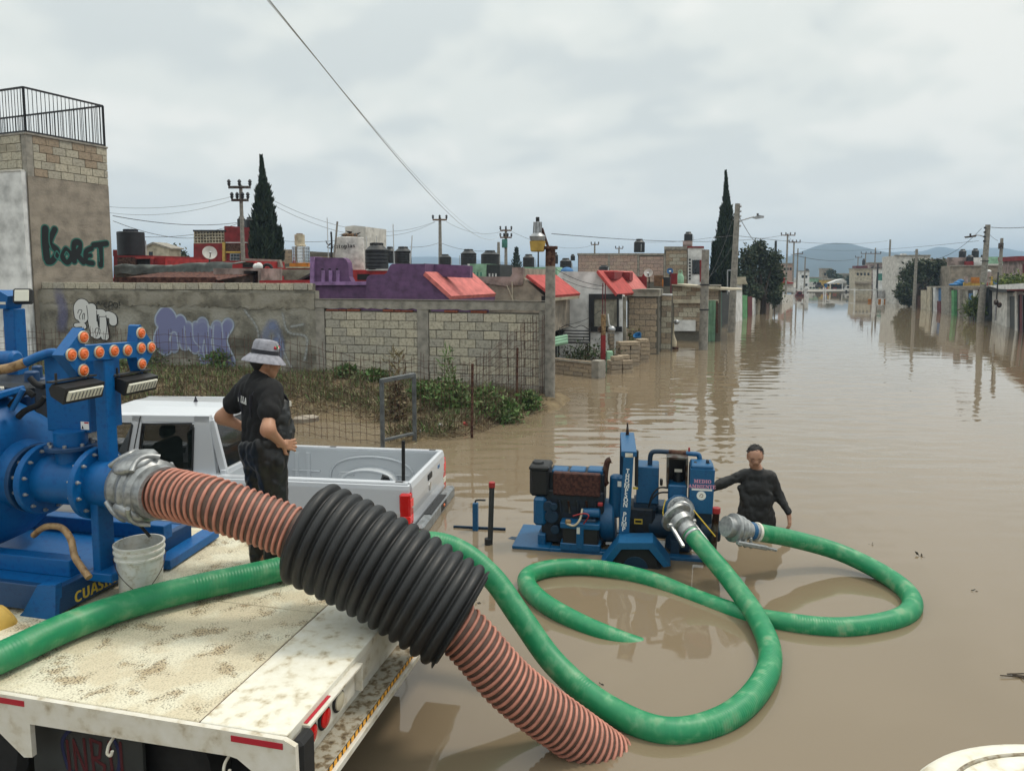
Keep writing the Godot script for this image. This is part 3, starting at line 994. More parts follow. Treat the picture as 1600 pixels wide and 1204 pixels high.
	stuff(tag(put(straw, "dry_grass", M.leaf), "matted dry brown grass along the water's edge", "grass"))
	var spots := [[255, 575, 1.0, 0.75, "leafy green weed clump under the purple lettering, nearest the arrow board"], [300, 580, 0.9, 0.6, "leafy green weed clump under the middle of the purple lettering"], [345, 590, 0.8, 0.6, "low green weed clump left of the man in the hat"],
		[455, 582, 1.1, 0.55, "spreading green weed clump right of the man's hat"], [495, 586, 0.7, 0.4, "small weed clump at the foot of the first wall column"], [540, 600, 0.6, 0.35, "small weed tuft under the bare block wall"], [585, 604, 0.7, 0.35, "weed tuft left of the gate frame"],
		[700, 628, 0.8, 0.9, "bushy weed growing beside the rusty fence post"], [722, 630, 0.6, 0.7, "dark weed bush right against the rusty fence post"], [762, 640, 0.8, 0.7, "weed bush between the two fence posts"], [790, 642, 0.6, 0.55, "weed bush left of the thin fence post"], [665, 620, 0.7, 0.5, "weed clump behind the gate frame"], [825, 628, 0.4, 0.45, "small weed bush beside the lamp pole"],
		[215, 590, 1.2, 0.8, "tall weeds behind the blue light bar"], [620, 640, 0.35, 0.9, "thin dry weed stalks inside the gate frame"]]
	for i in spots.size():
		var s = spots[i]
		var p := on(s[0], s[1], 0.22)
		var tall := i == 7 or i == 14
		var wd := thing("weed_clump", s[4], "weed", Vector3(p.x, lot_height(p.x, p.z, nz) - 0.03, p.z), 0.0, "weeds along the boundary wall")
		st = mb()
		for k in 7:
			var a := Vector3(r.randf_range(-0.2, 0.2) * s[2], 0, r.randf_range(-0.2, 0.2) * s[2])
			tube(st, [a * 0.3, a + Vector3(0, s[3] * 0.5, 0), a * 1.6 + Vector3(0, s[3] * r.randf_range(0.7, 1.1), 0)], 0.006, 4, false)
		obj("stem", st, M.bark, wd)
		put(leaves(700, func(rr):
			var q := Vector3(rr.randfn() * 0.28 * s[2], 0, rr.randfn() * 0.25 * s[2])
			return q + Vector3(0, s[3] * rr.randf_range(0.08, 1.0) * (1.0 - 0.5 * minf(1.0, q.length() / s[2])), 0), Vector2(0.05, 0.11), greens if i != 14 else dry, 100 + i, Vector3(0, 0.5, 0), 0.12), "foliage", M.leaf, wd)
		if tall:
			put(leaves(90, func(rr): return Vector3(rr.randfn() * 0.08, rr.randf_range(0.8, 1.45), rr.randfn() * 0.08), Vector2(0.03, 0.2), greens if i == 7 else dry, 130 + i, Vector3(0, 0.9, 0), 0.1), "tall_spray", M.leaf, wd)
	# litter left by the water
	var bits := [[478, 652, 0.62, 0.1, 0.36, "plaster_tan", "flat piece of broken slab lying in the mud behind the man"], [688, 668, 0.16, 0.05, 0.1, "white_wall", "crumpled white wrapper on the mud bank, nearest the gate frame"], [706, 660, 0.26, 0.05, 0.08, "white_dirty", "long pale strip of litter on the mud bank"],
		[727, 664, 0.14, 0.05, 0.1, "red_roof", "faded red scrap of litter by the rusty fence post"], [720, 634, 0.22, 0.08, 0.14, "white_dirty", "pale plastic bottle in the dry grass"], [748, 642, 0.3, 0.06, 0.1, "white_wall", "white plastic tub lid by the fence"], [660, 676, 0.12, 0.04, 0.1, "white_wall", "small white scrap at the water's edge by the gate"]]
	for q in bits:
		var p := on(q[0], q[1], 0.08)
		st = mb()
		var pp := PackedVector2Array()
		for k in 7:
			var a := TAU * k / 7
			pp.append(Vector2(cos(a) * q[2] * 0.5 * r.randf_range(0.7, 1.1), sin(a) * q[4] * 0.5 * r.randf_range(0.7, 1.1)))
		prism(st, pp, q[3] * 0.5, -q[3] * 0.5, Transform3D(Basis.from_euler(Vector3(-PI / 2 + 0.1, 0.3, 0.1)), Vector3.ZERO))
		tag(obj("litter", st, M[q[5]], self, Transform3D(Basis(), Vector3(p.x, maxf(lot_height(p.x, p.z, nz), 0.0) + q[3] * 0.4, p.z))), q[6], "litter", "litter on the mud bank")

func graffiti(w: Node3D) -> void:
	var white := Color(0.80, 0.80, 0.79)
	var black := Color(0.06, 0.06, 0.07)
	# white bubble letters outlined in black
	var im := sheet(300, 300)
	var fat := [[[[50, 130], [48, 70], [70, 40], [90, 60], [92, 120], [70, 150]], 52], [[[128, 70], [130, 150], [140, 220], [150, 250]], 54], [[[150, 100], [190, 100], [200, 130]], 34], [[[190, 130], [195, 200], [200, 262]], 46], [[[225, 115], [250, 130], [252, 165]], 44], [[[128, 250], [160, 255], [165, 215]], 30], [[[30, 190], [70, 186], [78, 200]], 26]]
	for s in fat:
		stroke(im, curve2(s[0]), s[1] + 9, black)
	for s in fat:
		stroke(im, curve2(s[0]), s[1], white)
	for s in [[[100, 60], [104, 140], [96, 160]], [[158, 90], [156, 160]], [[172, 128], [168, 200], [150, 262]], [[212, 120], [214, 190], [200, 280]], [[140, 232], [150, 208], [172, 214], [168, 248]], [[172, 130], [212, 128]], [[44, 110], [52, 88], [70, 92], [54, 128], [56, 150]], [[70, 150], [74, 118], [84, 112], [80, 150]]]:
		stroke(im, curve2(s), 3.5, black)
	var a := hit(w, 113, 533); var b := hit(w, 188, 464)
	paint("spray_paint", im, a.x, a.y, b.x, b.y, 0.022, w)
	# thin black tag: CAO!
	im = sheet(200, 70)
	for s in [[[8, 30], [20, 16], [34, 34], [46, 26]], [[84, 18], [66, 24], [62, 44], [80, 52], [88, 46]], [[96, 54], [104, 16], [122, 18], [120, 54]], [[96, 38], [122, 38]], [[140, 20], [130, 36], [142, 52], [160, 44], [158, 24], [140, 20]], [[174, 10], [174, 40]], [[174, 52], [175, 55]], [[90, 64], [126, 65]]]:
		stroke(im, curve2(s), 4.0, Color(0.1, 0.1, 0.1, 0.9))
	stroke(im, [[146, 36], [148, 37]], 5.0, Color(0.1, 0.1, 0.1, 0.9))
	a = hit(w, 150, 484); b = hit(w, 192, 468)
	paint("spray_paint", im, a.x, a.y, b.x, b.y, 0.021, w)
	# violet bubble letters outlined in pale blue
	im = sheet(400, 230)
	var violet := Color(0.45, 0.46, 0.60, 0.72)
	var pale := Color(0.62, 0.66, 0.72, 0.8)
	var big := [[[[50, 50], [70, 30], [85, 50], [60, 90], [40, 130], [60, 150]], 62], [[[100, 150], [128, 60], [140, 60], [150, 140]], 40], [[[170, 70], [180, 130], [200, 150], [205, 70]], 34], [[[235, 60], [240, 190]], 46], [[[262, 90], [250, 130], [270, 190]], 40], [[[300, 70], [305, 190]], 44], [[[350, 60], [318, 120], [352, 200]], 42]]
	for s in big:
		stroke(im, curve2(s[0]), s[1] + 12, pale, 5.0)
	for s in big:
		stroke(im, curve2(s[0]), s[1] - 2, violet, 5.0)
	for s in [[[84, 100], [112, 96], [120, 150]], [[152, 70], [158, 150]], [[190, 60], [192, 120], [222, 150]], [[262, 60], [258, 110]], [[286, 62], [280, 120], [290, 200]], [[322, 60], [324, 110]], [[240, 120], [248, 160], [244, 190], [232, 160], [240, 120]]]:
		stroke(im, curve2(s), 5.0, pale, 3.0)
	a = hit(w, 240, 572); b = hit(w, 374, 482)
	paint("spray_paint", im, a.x, a.y, b.x, b.y, 0.022, w)
	# loose pale strokes at the right
	im = sheet(280, 240)
	for s in [[[20, 10], [70, 90], [50, 200]], [[170, 20], [190, 90], [260, 110], [250, 200]], [[150, 100], [180, 190], [200, 230]], [[250, 60], [200, 70]]]:
		stroke(im, curve2(s), 9.0, Color(0.62, 0.63, 0.62, 0.55), 7.0)
	for s in [[[90, 130], [130, 60], [160, 150]], [[80, 160], [150, 130], [150, 200]]]:
		stroke(im, curve2(s), 34.0, Color(0.45, 0.5, 0.64, 0.22), 22.0)
	a = hit(w, 378, 575); b = hit(w, 486, 482)
	paint("spray_paint", im, a.x, a.y, b.x, b.y, 0.022, w)
	im = sheet(100, 160)
	stroke(im, curve2([[40, 20], [60, 80], [46, 140]]), 46.0, Color(0.45, 0.45, 0.58, 0.16), 30.0)
	a = hit(w, 82, 520); b = hit(w, 110, 450)
	paint("spray_paint", im, a.x, a.y, b.x, b.y, 0.022, w)

func plot(called: String, label: String, category: String, px: float, z: float, group := "") -> Node3D:
	var p := at(px, 430, z)
	return wallroot(called, label, category, p, p + Vector3(0.9597, 0, 0.2811), group)
func rect(called: String, x0: float, y0: float, x1: float, y1: float, depth: float, m: Material, root: Node3D, zl := 0.0, parent: Node = null) -> MeshInstance3D:
	return slab(called, [[x0, y0], [x1, y0], [x1, y1], [x0, y1]], depth, m, root, zl, parent)
func pxblocks(root: Node3D, x0: float, y0: float, x1: float, y1: float, mats: Array, sd: int, zl := 0.0, bl := 0.4, bh := 0.2) -> void:
	var a := hit(root, x0, y1, zl)
	var b := hit(root, x1, y0, zl)
	blocks(root, a.x, b.x, a.y, int(round((b.y - a.y) / (bh + 0.014))), mats, sd, bl, bh, 0.014, 0.012, "block", zl)

func tank(label: String, xl: float, xr: float, yt: float, yb: float, z: float, m: Material, lid: Material, group := "rooftop water tanks", style := 0) -> Node3D:
	var mid := (xl + xr) * 0.5
	var b := at(mid, yb, z)
	var r := (xr - xl) * 0.5 * z / FL
	var h := yat(b, yt) - b.y
	var o := thing("water_tank", label, "water tank", b, mid * 0.1, group)
	var st := mb()
	var hb := h * (0.74 if style == 0 else 0.9)
	var prof := [Vector2(0, 0), Vector2(r * 0.96, 0), Vector2(r, 0.03)]
	var nrib := 5
	for k in nrib:
		var y0 := hb * (0.06 + 0.9 * k / nrib)
		prof.append_array([Vector2(r, y0), Vector2(r * (0.985 if style == 0 else 0.998), y0 + hb * 0.02), Vector2(r * (0.985 if style == 0 else 0.998), y0 + hb * 0.05), Vector2(r, y0 + hb * 0.07)])
	prof.append_array([Vector2(r, hb * 0.985), Vector2(r * 0.95, hb), Vector2(r * 0.55, h * 0.91), Vector2(r * 0.5, h * 0.91), Vector2(0, h * 0.91)])
	lathe(st, prof, Transform3D(), 22)
	obj("body", st, m, o)
	st = mb()
	cyl(st, Vector3(0, h * 0.9, 0), Vector3(0, h, 0), r * 0.52, 16, 0.02)
	for k in 8:
		bx(st, Vector3(cos(TAU * k / 8) * r * 0.52, h * 0.95, sin(TAU * k / 8) * r * 0.52), Vector3(0.05, h * 0.08, 0.05), 0.01)
	obj("lid", st, lid, o)
	tubepart("outlet_pipe", [Vector3(r * 0.7, 0.05, r * 0.75), Vector3(r * 0.78, 0.05, r * 0.85), Vector3(r * 0.78, h * 0.6, r * 0.82)], 0.02, M.pale_cable, o, 6)
	return o

func dish(label: String, px: float, py: float, rpx: float, z: float, m: Material, turn: float) -> void:
	var p := at(px, py, z)
	var r := rpx * z / FL
	var o := thing("satellite_dish", label, "satellite dish", p - Vector3(0, r, 0), turn, "satellite dishes on the roofs")
	var st := mb()
	var tilt := Transform3D(Basis.from_euler(Vector3(PI / 2 - 0.35, 0, 0)), Vector3(0, r, 0))
	lathe(st, [Vector2(0, -0.02), Vector2(r * 0.5, 0.03), Vector2(r, 0.14 * r + 0.06), Vector2(r * 0.98, 0.14 * r + 0.09), Vector2(r * 0.5, 0.06), Vector2(0, 0.02)], tilt, 20)
	obj("reflector", st, m, o)
	tubepart("feed_arm", [tilt * Vector3(0, 0.0, r * 0.95), tilt * Vector3(0, r * 0.9, r * 0.25)], 0.02, M.steel, o, 6)
	st = mb()
	cyl(st, tilt * Vector3(0, r * 0.88, r * 0.25), tilt * Vector3(0, r * 1.05, r * 0.15), 0.05, 8)
	obj("receiver", st, M.zinc, o)
	tubepart("mast", [Vector3(0, -0.4, -0.1), Vector3(0, r, -0.08)], 0.03, M.steel, o, 6)

func upole(label: String, px: float, z: float, ytop: float, ybase: float, r: float, arms: Array, m: Material, category := "utility pole", group := "") -> Node3D:
	var b := at(px, ybase, z)
	var top := yat(b, ytop) - b.y
	var o := thing("utility_pole", label, category, b, 0.0, group)
	var st := mb()
	tube(st, [Vector3(0, -0.8, 0), Vector3(0, top, 0)], [r * 1.2, r * 0.8], 8)
	obj("shaft", st, m, o)
	for a in arms:   # [pixel row, half width in pixels, insulators]
		var y := yat(b, a[0]) - b.y
		var w: float = a[1] * z / FL
		st = mb()
		bx(st, Vector3(0, y, r + 0.05), Vector3(w * 2, 0.12, 0.1), 0.01)
		obj("crossarm", st, M.wood if a.size() < 4 else M.steel, o)
		for k in a[2]:
			var x := lerpf(-w, w, float(k) / maxf(1.0, a[2] - 1.0)) * 0.95
			st = mb()
			lathe(st, [Vector2(0, 0), Vector2(0.04, 0), Vector2(0.09, 0.1), Vector2(0.05, 0.14), Vector2(0.1, 0.2), Vector2(0.04, 0.3), Vector2(0, 0.3)], Transform3D(Basis(), Vector3(x, y + 0.06, r + 0.05)), 8)
			obj("insulator", st, M.iron, o)
	return o

func cypress(label: String, px: float, ybase: float, ytop: float, wpx: float, z: float, sd: int, side: Array) -> void:
	var b := at(px, ybase, z)
	var h := yat(b, ytop) - b.y
	var w := wpx * 0.5 * z / FL
	var o := thing("cypress_tree", label, "tree", b)
	var st := mb()
	tube(st, [Vector3(0, -0.5, 0), Vector3(0.03, h * 0.5, 0), Vector3(-0.04, h * 0.9, 0)], [0.2, 0.11, 0.03], 8)
	obj("trunk", st, M.bark, o)
	var spires := [[0.0, 1.0, 1.0]] + side     # x offset / w, height / h, width / w
	var where := func(rr: RandomNumberGenerator) -> Vector3:
		var s: Array = spires[0 if rr.randf() < 0.62 else rr.randi() % spires.size()]
		var t := pow(rr.randf(), 1.2) * 0.70
		var prof := pow(1.0 - t, 1.12) * (0.74 + 0.36 * sin(minf(t * 7.0, PI / 2)))
		var rad: float = w * s[2] * prof * sqrt(rr.randf_range(0.35, 1.0)) * rr.randf_range(0.86, 1.06)
		var an := rr.randf() * TAU
		var yy: float = h * s[1] * t * 0.985
		var lobe := 1.0 + 0.12 * sin(an * 5.0 + yy * 3.0) + 0.08 * sin(an * 9.0 - yy * 5.0)
		return Vector3(s[0] * w + rad * cos(an) * lobe, yy, rad * sin(an) * lobe)
	put(leaves(15000, where, Vector2(0.09, 0.34), [Color(0.012, 0.028, 0.014), Color(0.018, 0.036, 0.017), Color(0.008, 0.018, 0.010), Color(0.026, 0.042, 0.018)], sd, Vector3(0, 1.9, 0), 0.05), "crown", M.leaf, o)
	put(leaves(5200, func(rr):
		var t: float = lerpf(0.5, 0.99, pow(rr.randf(), 1.25))
		var an: float = rr.randf() * TAU
		var q: float = w * pow(1.0 - t, 1.12) * 1.08 * sqrt(rr.randf_range(0.2, 1.0)) * (1.0 + 0.1 * sin(an * 5.0 + t * 40.0))
		return Vector3(cos(an) * q - 0.05 * h * maxf(0.0, t - 0.7), h * t, sin(an) * q), Vector2(0.05, 0.2), [Color(0.012, 0.028, 0.014), Color(0.02, 0.036, 0.017)], sd + 1, Vector3(0, 2.6, 0), 0.03), "crown_tip", M.leaf, o)

func tree(label: String, px: float, ybase: float, z: float, clumps: Array, cols: Array, sd: int, leaf: Vector2, count: int) -> void:   # clumps: pixel centre x, y, radius x, y
	var b := at(px, ybase, z)
	var o := thing("street_tree", label, "tree", b)
	var cl := []
	var r := RandomNumberGenerator.new(); r.seed = sd
	for c in clumps:
		cl.append([at(c[0], c[1], z + r.randf_range(-1.0, 1.0)) - b, Vector3(c[2] * z / FL, c[3] * z / FL, c[2] * z / FL)])
	var st := mb()
	tube(st, spl([Vector3(0, -0.8, 0), Vector3(0.05, 0.9, 0), Vector3(-0.05, 1.8, 0.05), cl[0][0]], 4), PackedFloat32Array([0.26, 0.25, 0.24, 0.23, 0.22, 0.21, 0.2, 0.18, 0.16, 0.14, 0.12, 0.1, 0.08]), 8)
	obj("trunk", st, M.bark, o)
	for c in cl:
		tubepart("limb", spl([Vector3(0, 1.3, 0), (c[0] as Vector3) * 0.6 + Vector3(0, 0.3, 0), c[0]], 4), PackedFloat32Array([0.13, 0.12, 0.11, 0.1, 0.085, 0.07, 0.06, 0.05, 0.03]), M.bark, o, 6)
	put(leaves(count, func(rr):
		var c: Array = cl[rr.randi() % cl.size()]
		var d := Vector3(rr.randfn(), rr.randfn(), rr.randfn()).normalized()
		var lump := 1.0 + 0.42 * sin(d.x * 7.0 + c[0].x * 3.0) * cos(d.y * 8.0 + c[0].y)
		return c[0] + d * c[1] * lump * pow(rr.randf(), 0.33), leaf, cols, sd + 1, Vector3(0, 0.15, 0), 0.12), "crown", M.leaf, o)

func cable(label: String, pts: Array, r: float, m: Material, group := "") -> void:
	var st := mb()
	tube(st, spl(pts, 10), r, 4, false)
	tag(obj("overhead_cable", st, m), label, "cable", group)
func sag(a: Vector3, b: Vector3, s: float) -> Array:
	var o := []
	for i in 9:
		var t := i / 8.0
		o.append(a.lerp(b, t) - Vector3(0, 4.0 * s * t * (1.0 - t), 0))
	return o

func town() -> void:
	var st := mb()
	var h: Node3D
	var r := RandomNumberGenerator.new(); r.seed = 31
	# the unfinished tower house and its white neighbour at the left edge
	var c0 := at(46, 330, 21.3) * Vector3(1, 0, 1)
	var c1 := at(171, 330, 23.7) * Vector3(1, 0, 1)
	h = wallroot("tower_house", "tall narrow grey house with dark green spray paint, block top and dark roof railing", "house", c0, c1)
	var L := c0.distance_to(c1)
	var top := 7.03
	var cut := 5.86
	boxpart("wall", Vector3(0, -0.4, -6.0), Vector3(L, cut, 0), M.plaster_tan, h)
	boxpart("upper_core", Vector3(0.01, cut, -5.98), Vector3(L - 0.01, top, -0.045), M.mortar, h)
	boxpart("corner_column", Vector3(0, cut, -0.2), Vector3(0.2, top, 0.0), M.concrete, h, 0.006)
	blocks(h, 0.21, L, cut + 0.01, 5, [M.block0, M.block1, M.block2, M.brown_block0], 3, 0.4, 0.22, 0.014, 0.004)
	boxpart("roof_slab", Vector3(-0.03, top, -6.0), Vector3(L + 0.03, top + 0.06, 0.03), M.concrete, h, 0.01)
	# the face turned to the lane on the left
	var side := Transform3D(Basis(Vector3.UP, -PI / 2), Vector3.ZERO)
	blocks(h, 0.22, 5.8, cut + 0.01, 5, [M.block0, M.block2, M.cream, M.block1], 4, 0.4, 0.22, 0.014, 0.012, "block", 0.0, Transform3D(Basis(Vector3(0, 0, -1), Vector3.UP, Vector3(-1, 0, 0)), Vector3(0.0, 0, 0)))
	boxpart("white_side_wall", Vector3(-0.09, -0.4, -6.0), Vector3(-0.002, 5.98, -0.06), M.white_wall, h)
	st = mb()
	var rt := 8.36
	for e in [[Vector3(0.05, 0, -0.05), Vector3(L - 0.03, 0, -0.05)], [Vector3(0.05, 0, -0.05), Vector3(0.05, 0, -5.8)], [Vector3(L - 0.03, 0, -0.05), Vector3(L - 0.03, 0, -5.8)], [Vector3(0.05, 0, -5.8), Vector3(L - 0.03, 0, -5.8)]]:
		var a: Vector3 = e[0]; var b: Vector3 = e[1]
		bar(st, a + Vector3(0, rt, 0), b + Vector3(0, rt, 0), 0.05, 0.05)
		bar(st, a + Vector3(0, top + 0.1, 0), b + Vector3(0, top + 0.1, 0), 0.04, 0.05)
	var rail := obj("railing", st, M.iron, h)
	for e in [[Vector3(0.05, 0, -0.05), Vector3(L - 0.03, 0, -0.05), 20], [Vector3(0.05, 0, -0.05), Vector3(0.05, 0, -5.8), 44], [Vector3(L - 0.03, 0, -0.05), Vector3(L - 0.03, 0, -5.8), 44], [Vector3(0.05, 0, -5.8), Vector3(L - 0.03, 0, -5.8), 20]]:
		for k in e[2] + 1:
			var p: Vector3 = e[0].lerp(e[1], float(k) / e[2])
			st = mb()
			var thick := 0.05 if k == 0 or k == e[2] else 0.014
			bar(st, p + Vector3(0, top + 0.05, 0), p + Vector3(0, rt, 0), thick, thick)
			obj("bar", st, M.iron, rail)
	# dark bubble letters with a teal edge: KORET
	var im := sheet(420, 250)
	var teal := Color(0.16, 0.42, 0.38, 0.9)
	var blk := Color(0.07, 0.09, 0.09)
	var let := [[[[40, 40], [36, 110], [40, 190]], 44], [[[92, 40], [60, 110], [100, 150], [70, 200], [44, 206]], 36], [[[150, 140], [128, 180], [156, 208], [180, 172], [150, 140]], 32], [[[196, 200], [200, 110], [232, 104], [226, 150], [206, 156], [250, 204]], 36], [[[304, 130], [268, 150], [270, 200], [306, 210]], 32], [[[268, 172], [296, 168]], 26], [[[318, 112], [400, 100]], 34], [[[360, 110], [356, 218]], 38]]
	for s in let:
		stroke(im, curve2(s[0]), s[1] * 0.84 + 12, teal, 4.0)
	for s in let:
		stroke(im, curve2(s[0]), s[1] * 0.84, blk, 3.0)
	for s in [[[60, 60], [58, 110], [72, 150]], [[140, 170], [152, 152], [166, 170], [152, 190]], [[112, 200], [84, 178], [96, 150], [112, 168]], [[212, 130], [222, 120]], [[280, 190], [292, 182]], [[346, 130], [348, 200]]]:
		stroke(im, curve2(s), 6.0, teal, 3.0)
	var pa := hit(h, 62, 422); var pb := hit(h, 169, 352)
	paint("spray_paint", im, pa.x, pa.y, pb.x, pb.y, 0.006, h)
	h = wallroot("white_house", "plain white rendered house wall at the left edge beside the tower", "house", c0 + Vector3(-6.8, 0, -2.0), c0 + Vector3(-0.02, 0, 0.25))
	boxpart("wall", Vector3(0, -0.4, -0.12), Vector3(Vector2(6.78, 2.25).length(), 5.95, 0), M.white_wall, h)
	boxpart("coping", Vector3(-0.02, 5.95, -0.12), Vector3(Vector2(6.78, 2.25).length(), 6.0, 0.02), M.white_dirty, h, 0.01)

	# roofs just behind the plastered wall
	h = plot("tin_roof", "rusty brown sheet roof sagging behind the plastered wall, right of the tower", "roof", 178, 23.5)
	st = mb()
	var a0 := hit(h, 176, 437); var a1 := hit(h, 340, 441)
	var n := 46
	for i in n:
		var x0 := lerpf(a0.x, a1.x, float(i) / n); var x1 := lerpf(a0.x, a1.x, float(i + 1) / n)
		var y0 := 0.03 * (i % 2); var y1 := 0.03 * ((i + 1) % 2)
		quad(st, Vector3(x0, a0.y + y0, 0), Vector3(x1, a0.y + y1, 0), Vector3(x1, a0.y + 0.25 + y1, -2.4), Vector3(x0, a0.y + 0.25 + y0, -2.4))
		quad(st, Vector3(x0, a0.y + y0 - 0.02, 0), Vector3(x0, a0.y + 0.23 + y0, -2.4), Vector3(x1, a0.y + 0.23 + y1, -2.4), Vector3(x1, a0.y + y1 - 0.02, 0))
	obj("sheet", st, M.rust_sheet, h)
	boxpart("rear_wall", Vector3(a0.x, -0.4, -2.6), Vector3(a1.x, a0.y + 0.2, -2.45), M.plaster_tan, h)
	rect("front_fascia", 178, 433, 336, 441, 0.05, M.rust_sheet, h, 0.02)
	h = plot("tarp_roof", "dark grey tarpaulin stretched over a low roof behind the rusty sheet roof", "roof", 178, 26.3)
	st = mb()
	st.set_smooth_group(0)
	var nz := FastNoiseLite.new(); nz.seed = 6; nz.frequency = 0.9
	var g := []
	for i in 25:
		var col := []
		var t := i / 24.0
		var q0 := hit(h, lerpf(177, 362, t), 428 - 3.0 * t); var q1 := hit(h, lerpf(177, 362, t), 414 - 4.0 * smoothstep(0.4, 0.7, t))
		for j in 7:
			var u := j / 6.0
			col.append(Vector3(q0.x, lerpf(q0.y, q1.y, minf(1.0, u * 2.0)) + nz.get_noise_2d(q0.x * 2.0, u * 3.0) * 0.09, -0.15 * u - 2.0 * maxf(0.0, u - 0.5) + nz.get_noise_2d(q0.x * 2.0 + 50.0, u) * 0.08))
		g.append(col)
	for i in 24:
		for j in 6:
			quad(st, g[i][j], g[i + 1][j], g[i + 1][j + 1], g[i][j + 1])
	obj("tarpaulin", st, M.tarp, h)
	rect("wall", 179, 426, 334, 470, 2.0, M.plaster_dark, h, -0.3)
	h = plot("red_low_house", "low red house with a dark opening carrying the big dark water tank", "house", 178, 29.0)
	rect("wall", 177, 399, 232, 440, 3.0, M.red_wall, h)
	rect("brick_wall", 183, 402, 211, 440, 0.1, M.rusty, h, 0.12)
	rect("opening", 211, 404, 233, 417, 0.05, M.dark_void, h, 0.03)
	rect("lintel", 207, 401, 236, 404, 0.15, M.red_roof, h, 0.12)
	rect("parapet", 236, 403, 258, 420, 2.5, M.red_bright, h, -0.3)
	rect("left_parapet", 176, 390, 184, 400, 1.0, M.red_wall, h, -1.2)
	var tk := tank("big dark water tank on the red brick base beside the grey tower", 185.5, 225, 358, 400, 30.0, M.tank_black, M.hat_band, "", 1)
	h = plot("gabled_house", "small cream gabled house wall far behind the big dark tank", "house", 226, 46.0)
	slab("gable_wall", [[226, 384], [238, 379], [264, 388], [264, 440], [226, 440]], 1.0, M.cream, h)
	slab("roof", [[225, 384], [238, 378], [266, 387], [266, 389], [238, 381], [225, 387]], 1.2, M.concrete, h, 0.1)
	rect("window", 232, 393, 238, 400, 0.05, M.glass_dark, h, 0.02)

	# the dark red house with breeze blocks
	h = plot("dark_red_house", "dark red house with cream breeze-block screen and yellow trim", "house", 302, 38.0)
	slab("wall", [[302, 380], [350, 380], [350, 353], [361, 353], [361, 355], [402, 355], [402, 520], [302, 520]], 1.0, M.red_wall, h)
	rect("screen_back", 302.5, 361, 350, 380, 0.2, M.wood, h, -0.35)
	st = mb()
	for i in 11:
		var q := hit(h, 303 + i * 4.65, 361); var q2 := hit(h, 303 + i * 4.65, 380)
		ab(st, Vector3(q.x - 0.025, q2.y, -0.12), Vector3(q.x + 0.025, q.y, 0.0))
	for j in 5:
		var q := hit(h, 302.5, 361.5 + j * 4.5); var q2 := hit(h, 350, 361.5 + j * 4.5)
		ab(st, Vector3(q.x, q.y - 0.025, -0.115), Vector3(q2.x, q.y + 0.025, 0.004))
	stuff(obj("breeze_blocks", st, M.cream, h))
	rect("screen_coping", 301, 359, 352, 361.5, 0.4, M.iron, h, 0.05)
	rect("yellow_pilaster", 347, 378, 351, 408, 0.2, M.yellow_paint, h, 0.1)
	rect("brick_panel", 352, 381, 380, 392, 0.1, M.rusty, h, 0.04)
	rect("white_band", 352, 378, 386, 379.5, 0.1, M.white_wall, h, 0.06)
	rect("yellow_lintel", 352, 392.5, 380, 395, 0.2, M.yellow_paint, h, 0.1)
	var wn := rect("window", 359, 396, 374, 407, 0.08, M.zinc, h, 0.05)
	for i in 3:
		for j in 2:
			rect("pane", 360 + i * 4.7, 397 + j * 5.0, 363.8 + i * 4.7, 401 + j * 5.0, 0.02, M.glass_dark, h, 0.065, wn)
	tank("dark blue-black water tank at the left on the dark red house", 371, 384, 338, 355.5, 39.5, M.tank_black, M.tank_black)
	tank("dark blue-black water tank at the right on the dark red house", 384, 395, 339, 356, 40.2, M.tank_black, M.tank_black)
	dish("large pale satellite dish in front of the breeze-block house", 327, 396, 11, 34.0, M.white_dirty, 0.5)
	cypress("tall dark cypress with several spires beside the dark red house", 415, 410, 245, 50, 36.0, 201, [[-0.62, 0.50, 0.36], [0.5, 0.54, 0.42], [0.82, 0.44, 0.32], [-0.35, 0.4, 0.6], [0.3, 0.36, 0.7]])

	# things on the roofs between the wall and the cypress
	h = plot("pink_parapet", "mottled pinkish parapet with a square dark opening above the plastered wall", "wall", 333, 24.2)
	rect("wall", 333, 419, 376, 450, 1.2, M.pink_wall, h)
	rect("frame_left", 376, 419, 380, 450, 1.2, M.pink_wall, h, 0.03)
	rect("frame_right", 403, 419, 407, 450, 1.2, M.pink_wall, h, 0.03)
	rect("frame_top", 380, 419, 403, 423, 1.2, M.pink_wall, h, 0.03)
	rect("opening_back", 380, 423, 403, 450, 0.1, M.radiator, h, -0.5)
	h = plot("low_grey_parapet", "low stained grey parapet right of the square dark opening", "wall", 407, 25.6)
	rect("wall", 407, 420.5, 432, 432, 0.3, M.pink_wall, h)
	rect("second_wall", 433, 421, 484, 437, 0.3, M.plaster_grey, h, -0.4)
	rect("red_base", 407, 431, 433, 450, 0.4, M.red_bright, h, 0.1)
	h = plot("red_tile_roof", "strip of bright red roof just above the plastered wall", "roof", 405, 23.2)
	slab("roof", [[405, 438], [492, 437], [492, 448], [405, 448]], 1.0, M.red_bright, h)
	slab("edge_strip", [[52, 432.5], [178, 434], [340, 440], [340, 444], [178, 440], [52, 440]], 0.3, M.red_roof, h)
	h = plot("red_roof_shed", "small bright red roof shed with a dark opening below the cypress", "shed", 350, 29.0)
	rect("wall", 350, 407.5, 398, 440, 2.0, M.red_bright, h)
	rect("opening", 379, 410, 395, 417.5, 0.05, M.dark_void, h, 0.03)
	h = plot("grey_slab", "pale grey concrete slab leaning on the roof below the cypress", "slab", 380, 30.5)
	slab("panel", [[380, 405], [383, 403.5], [436, 405.5], [440, 419], [412, 420], [380, 410]], 0.15, M.concrete, h)
	st = mb()
	var tp := at(417.5, 420, 28.5)
	var ring := []
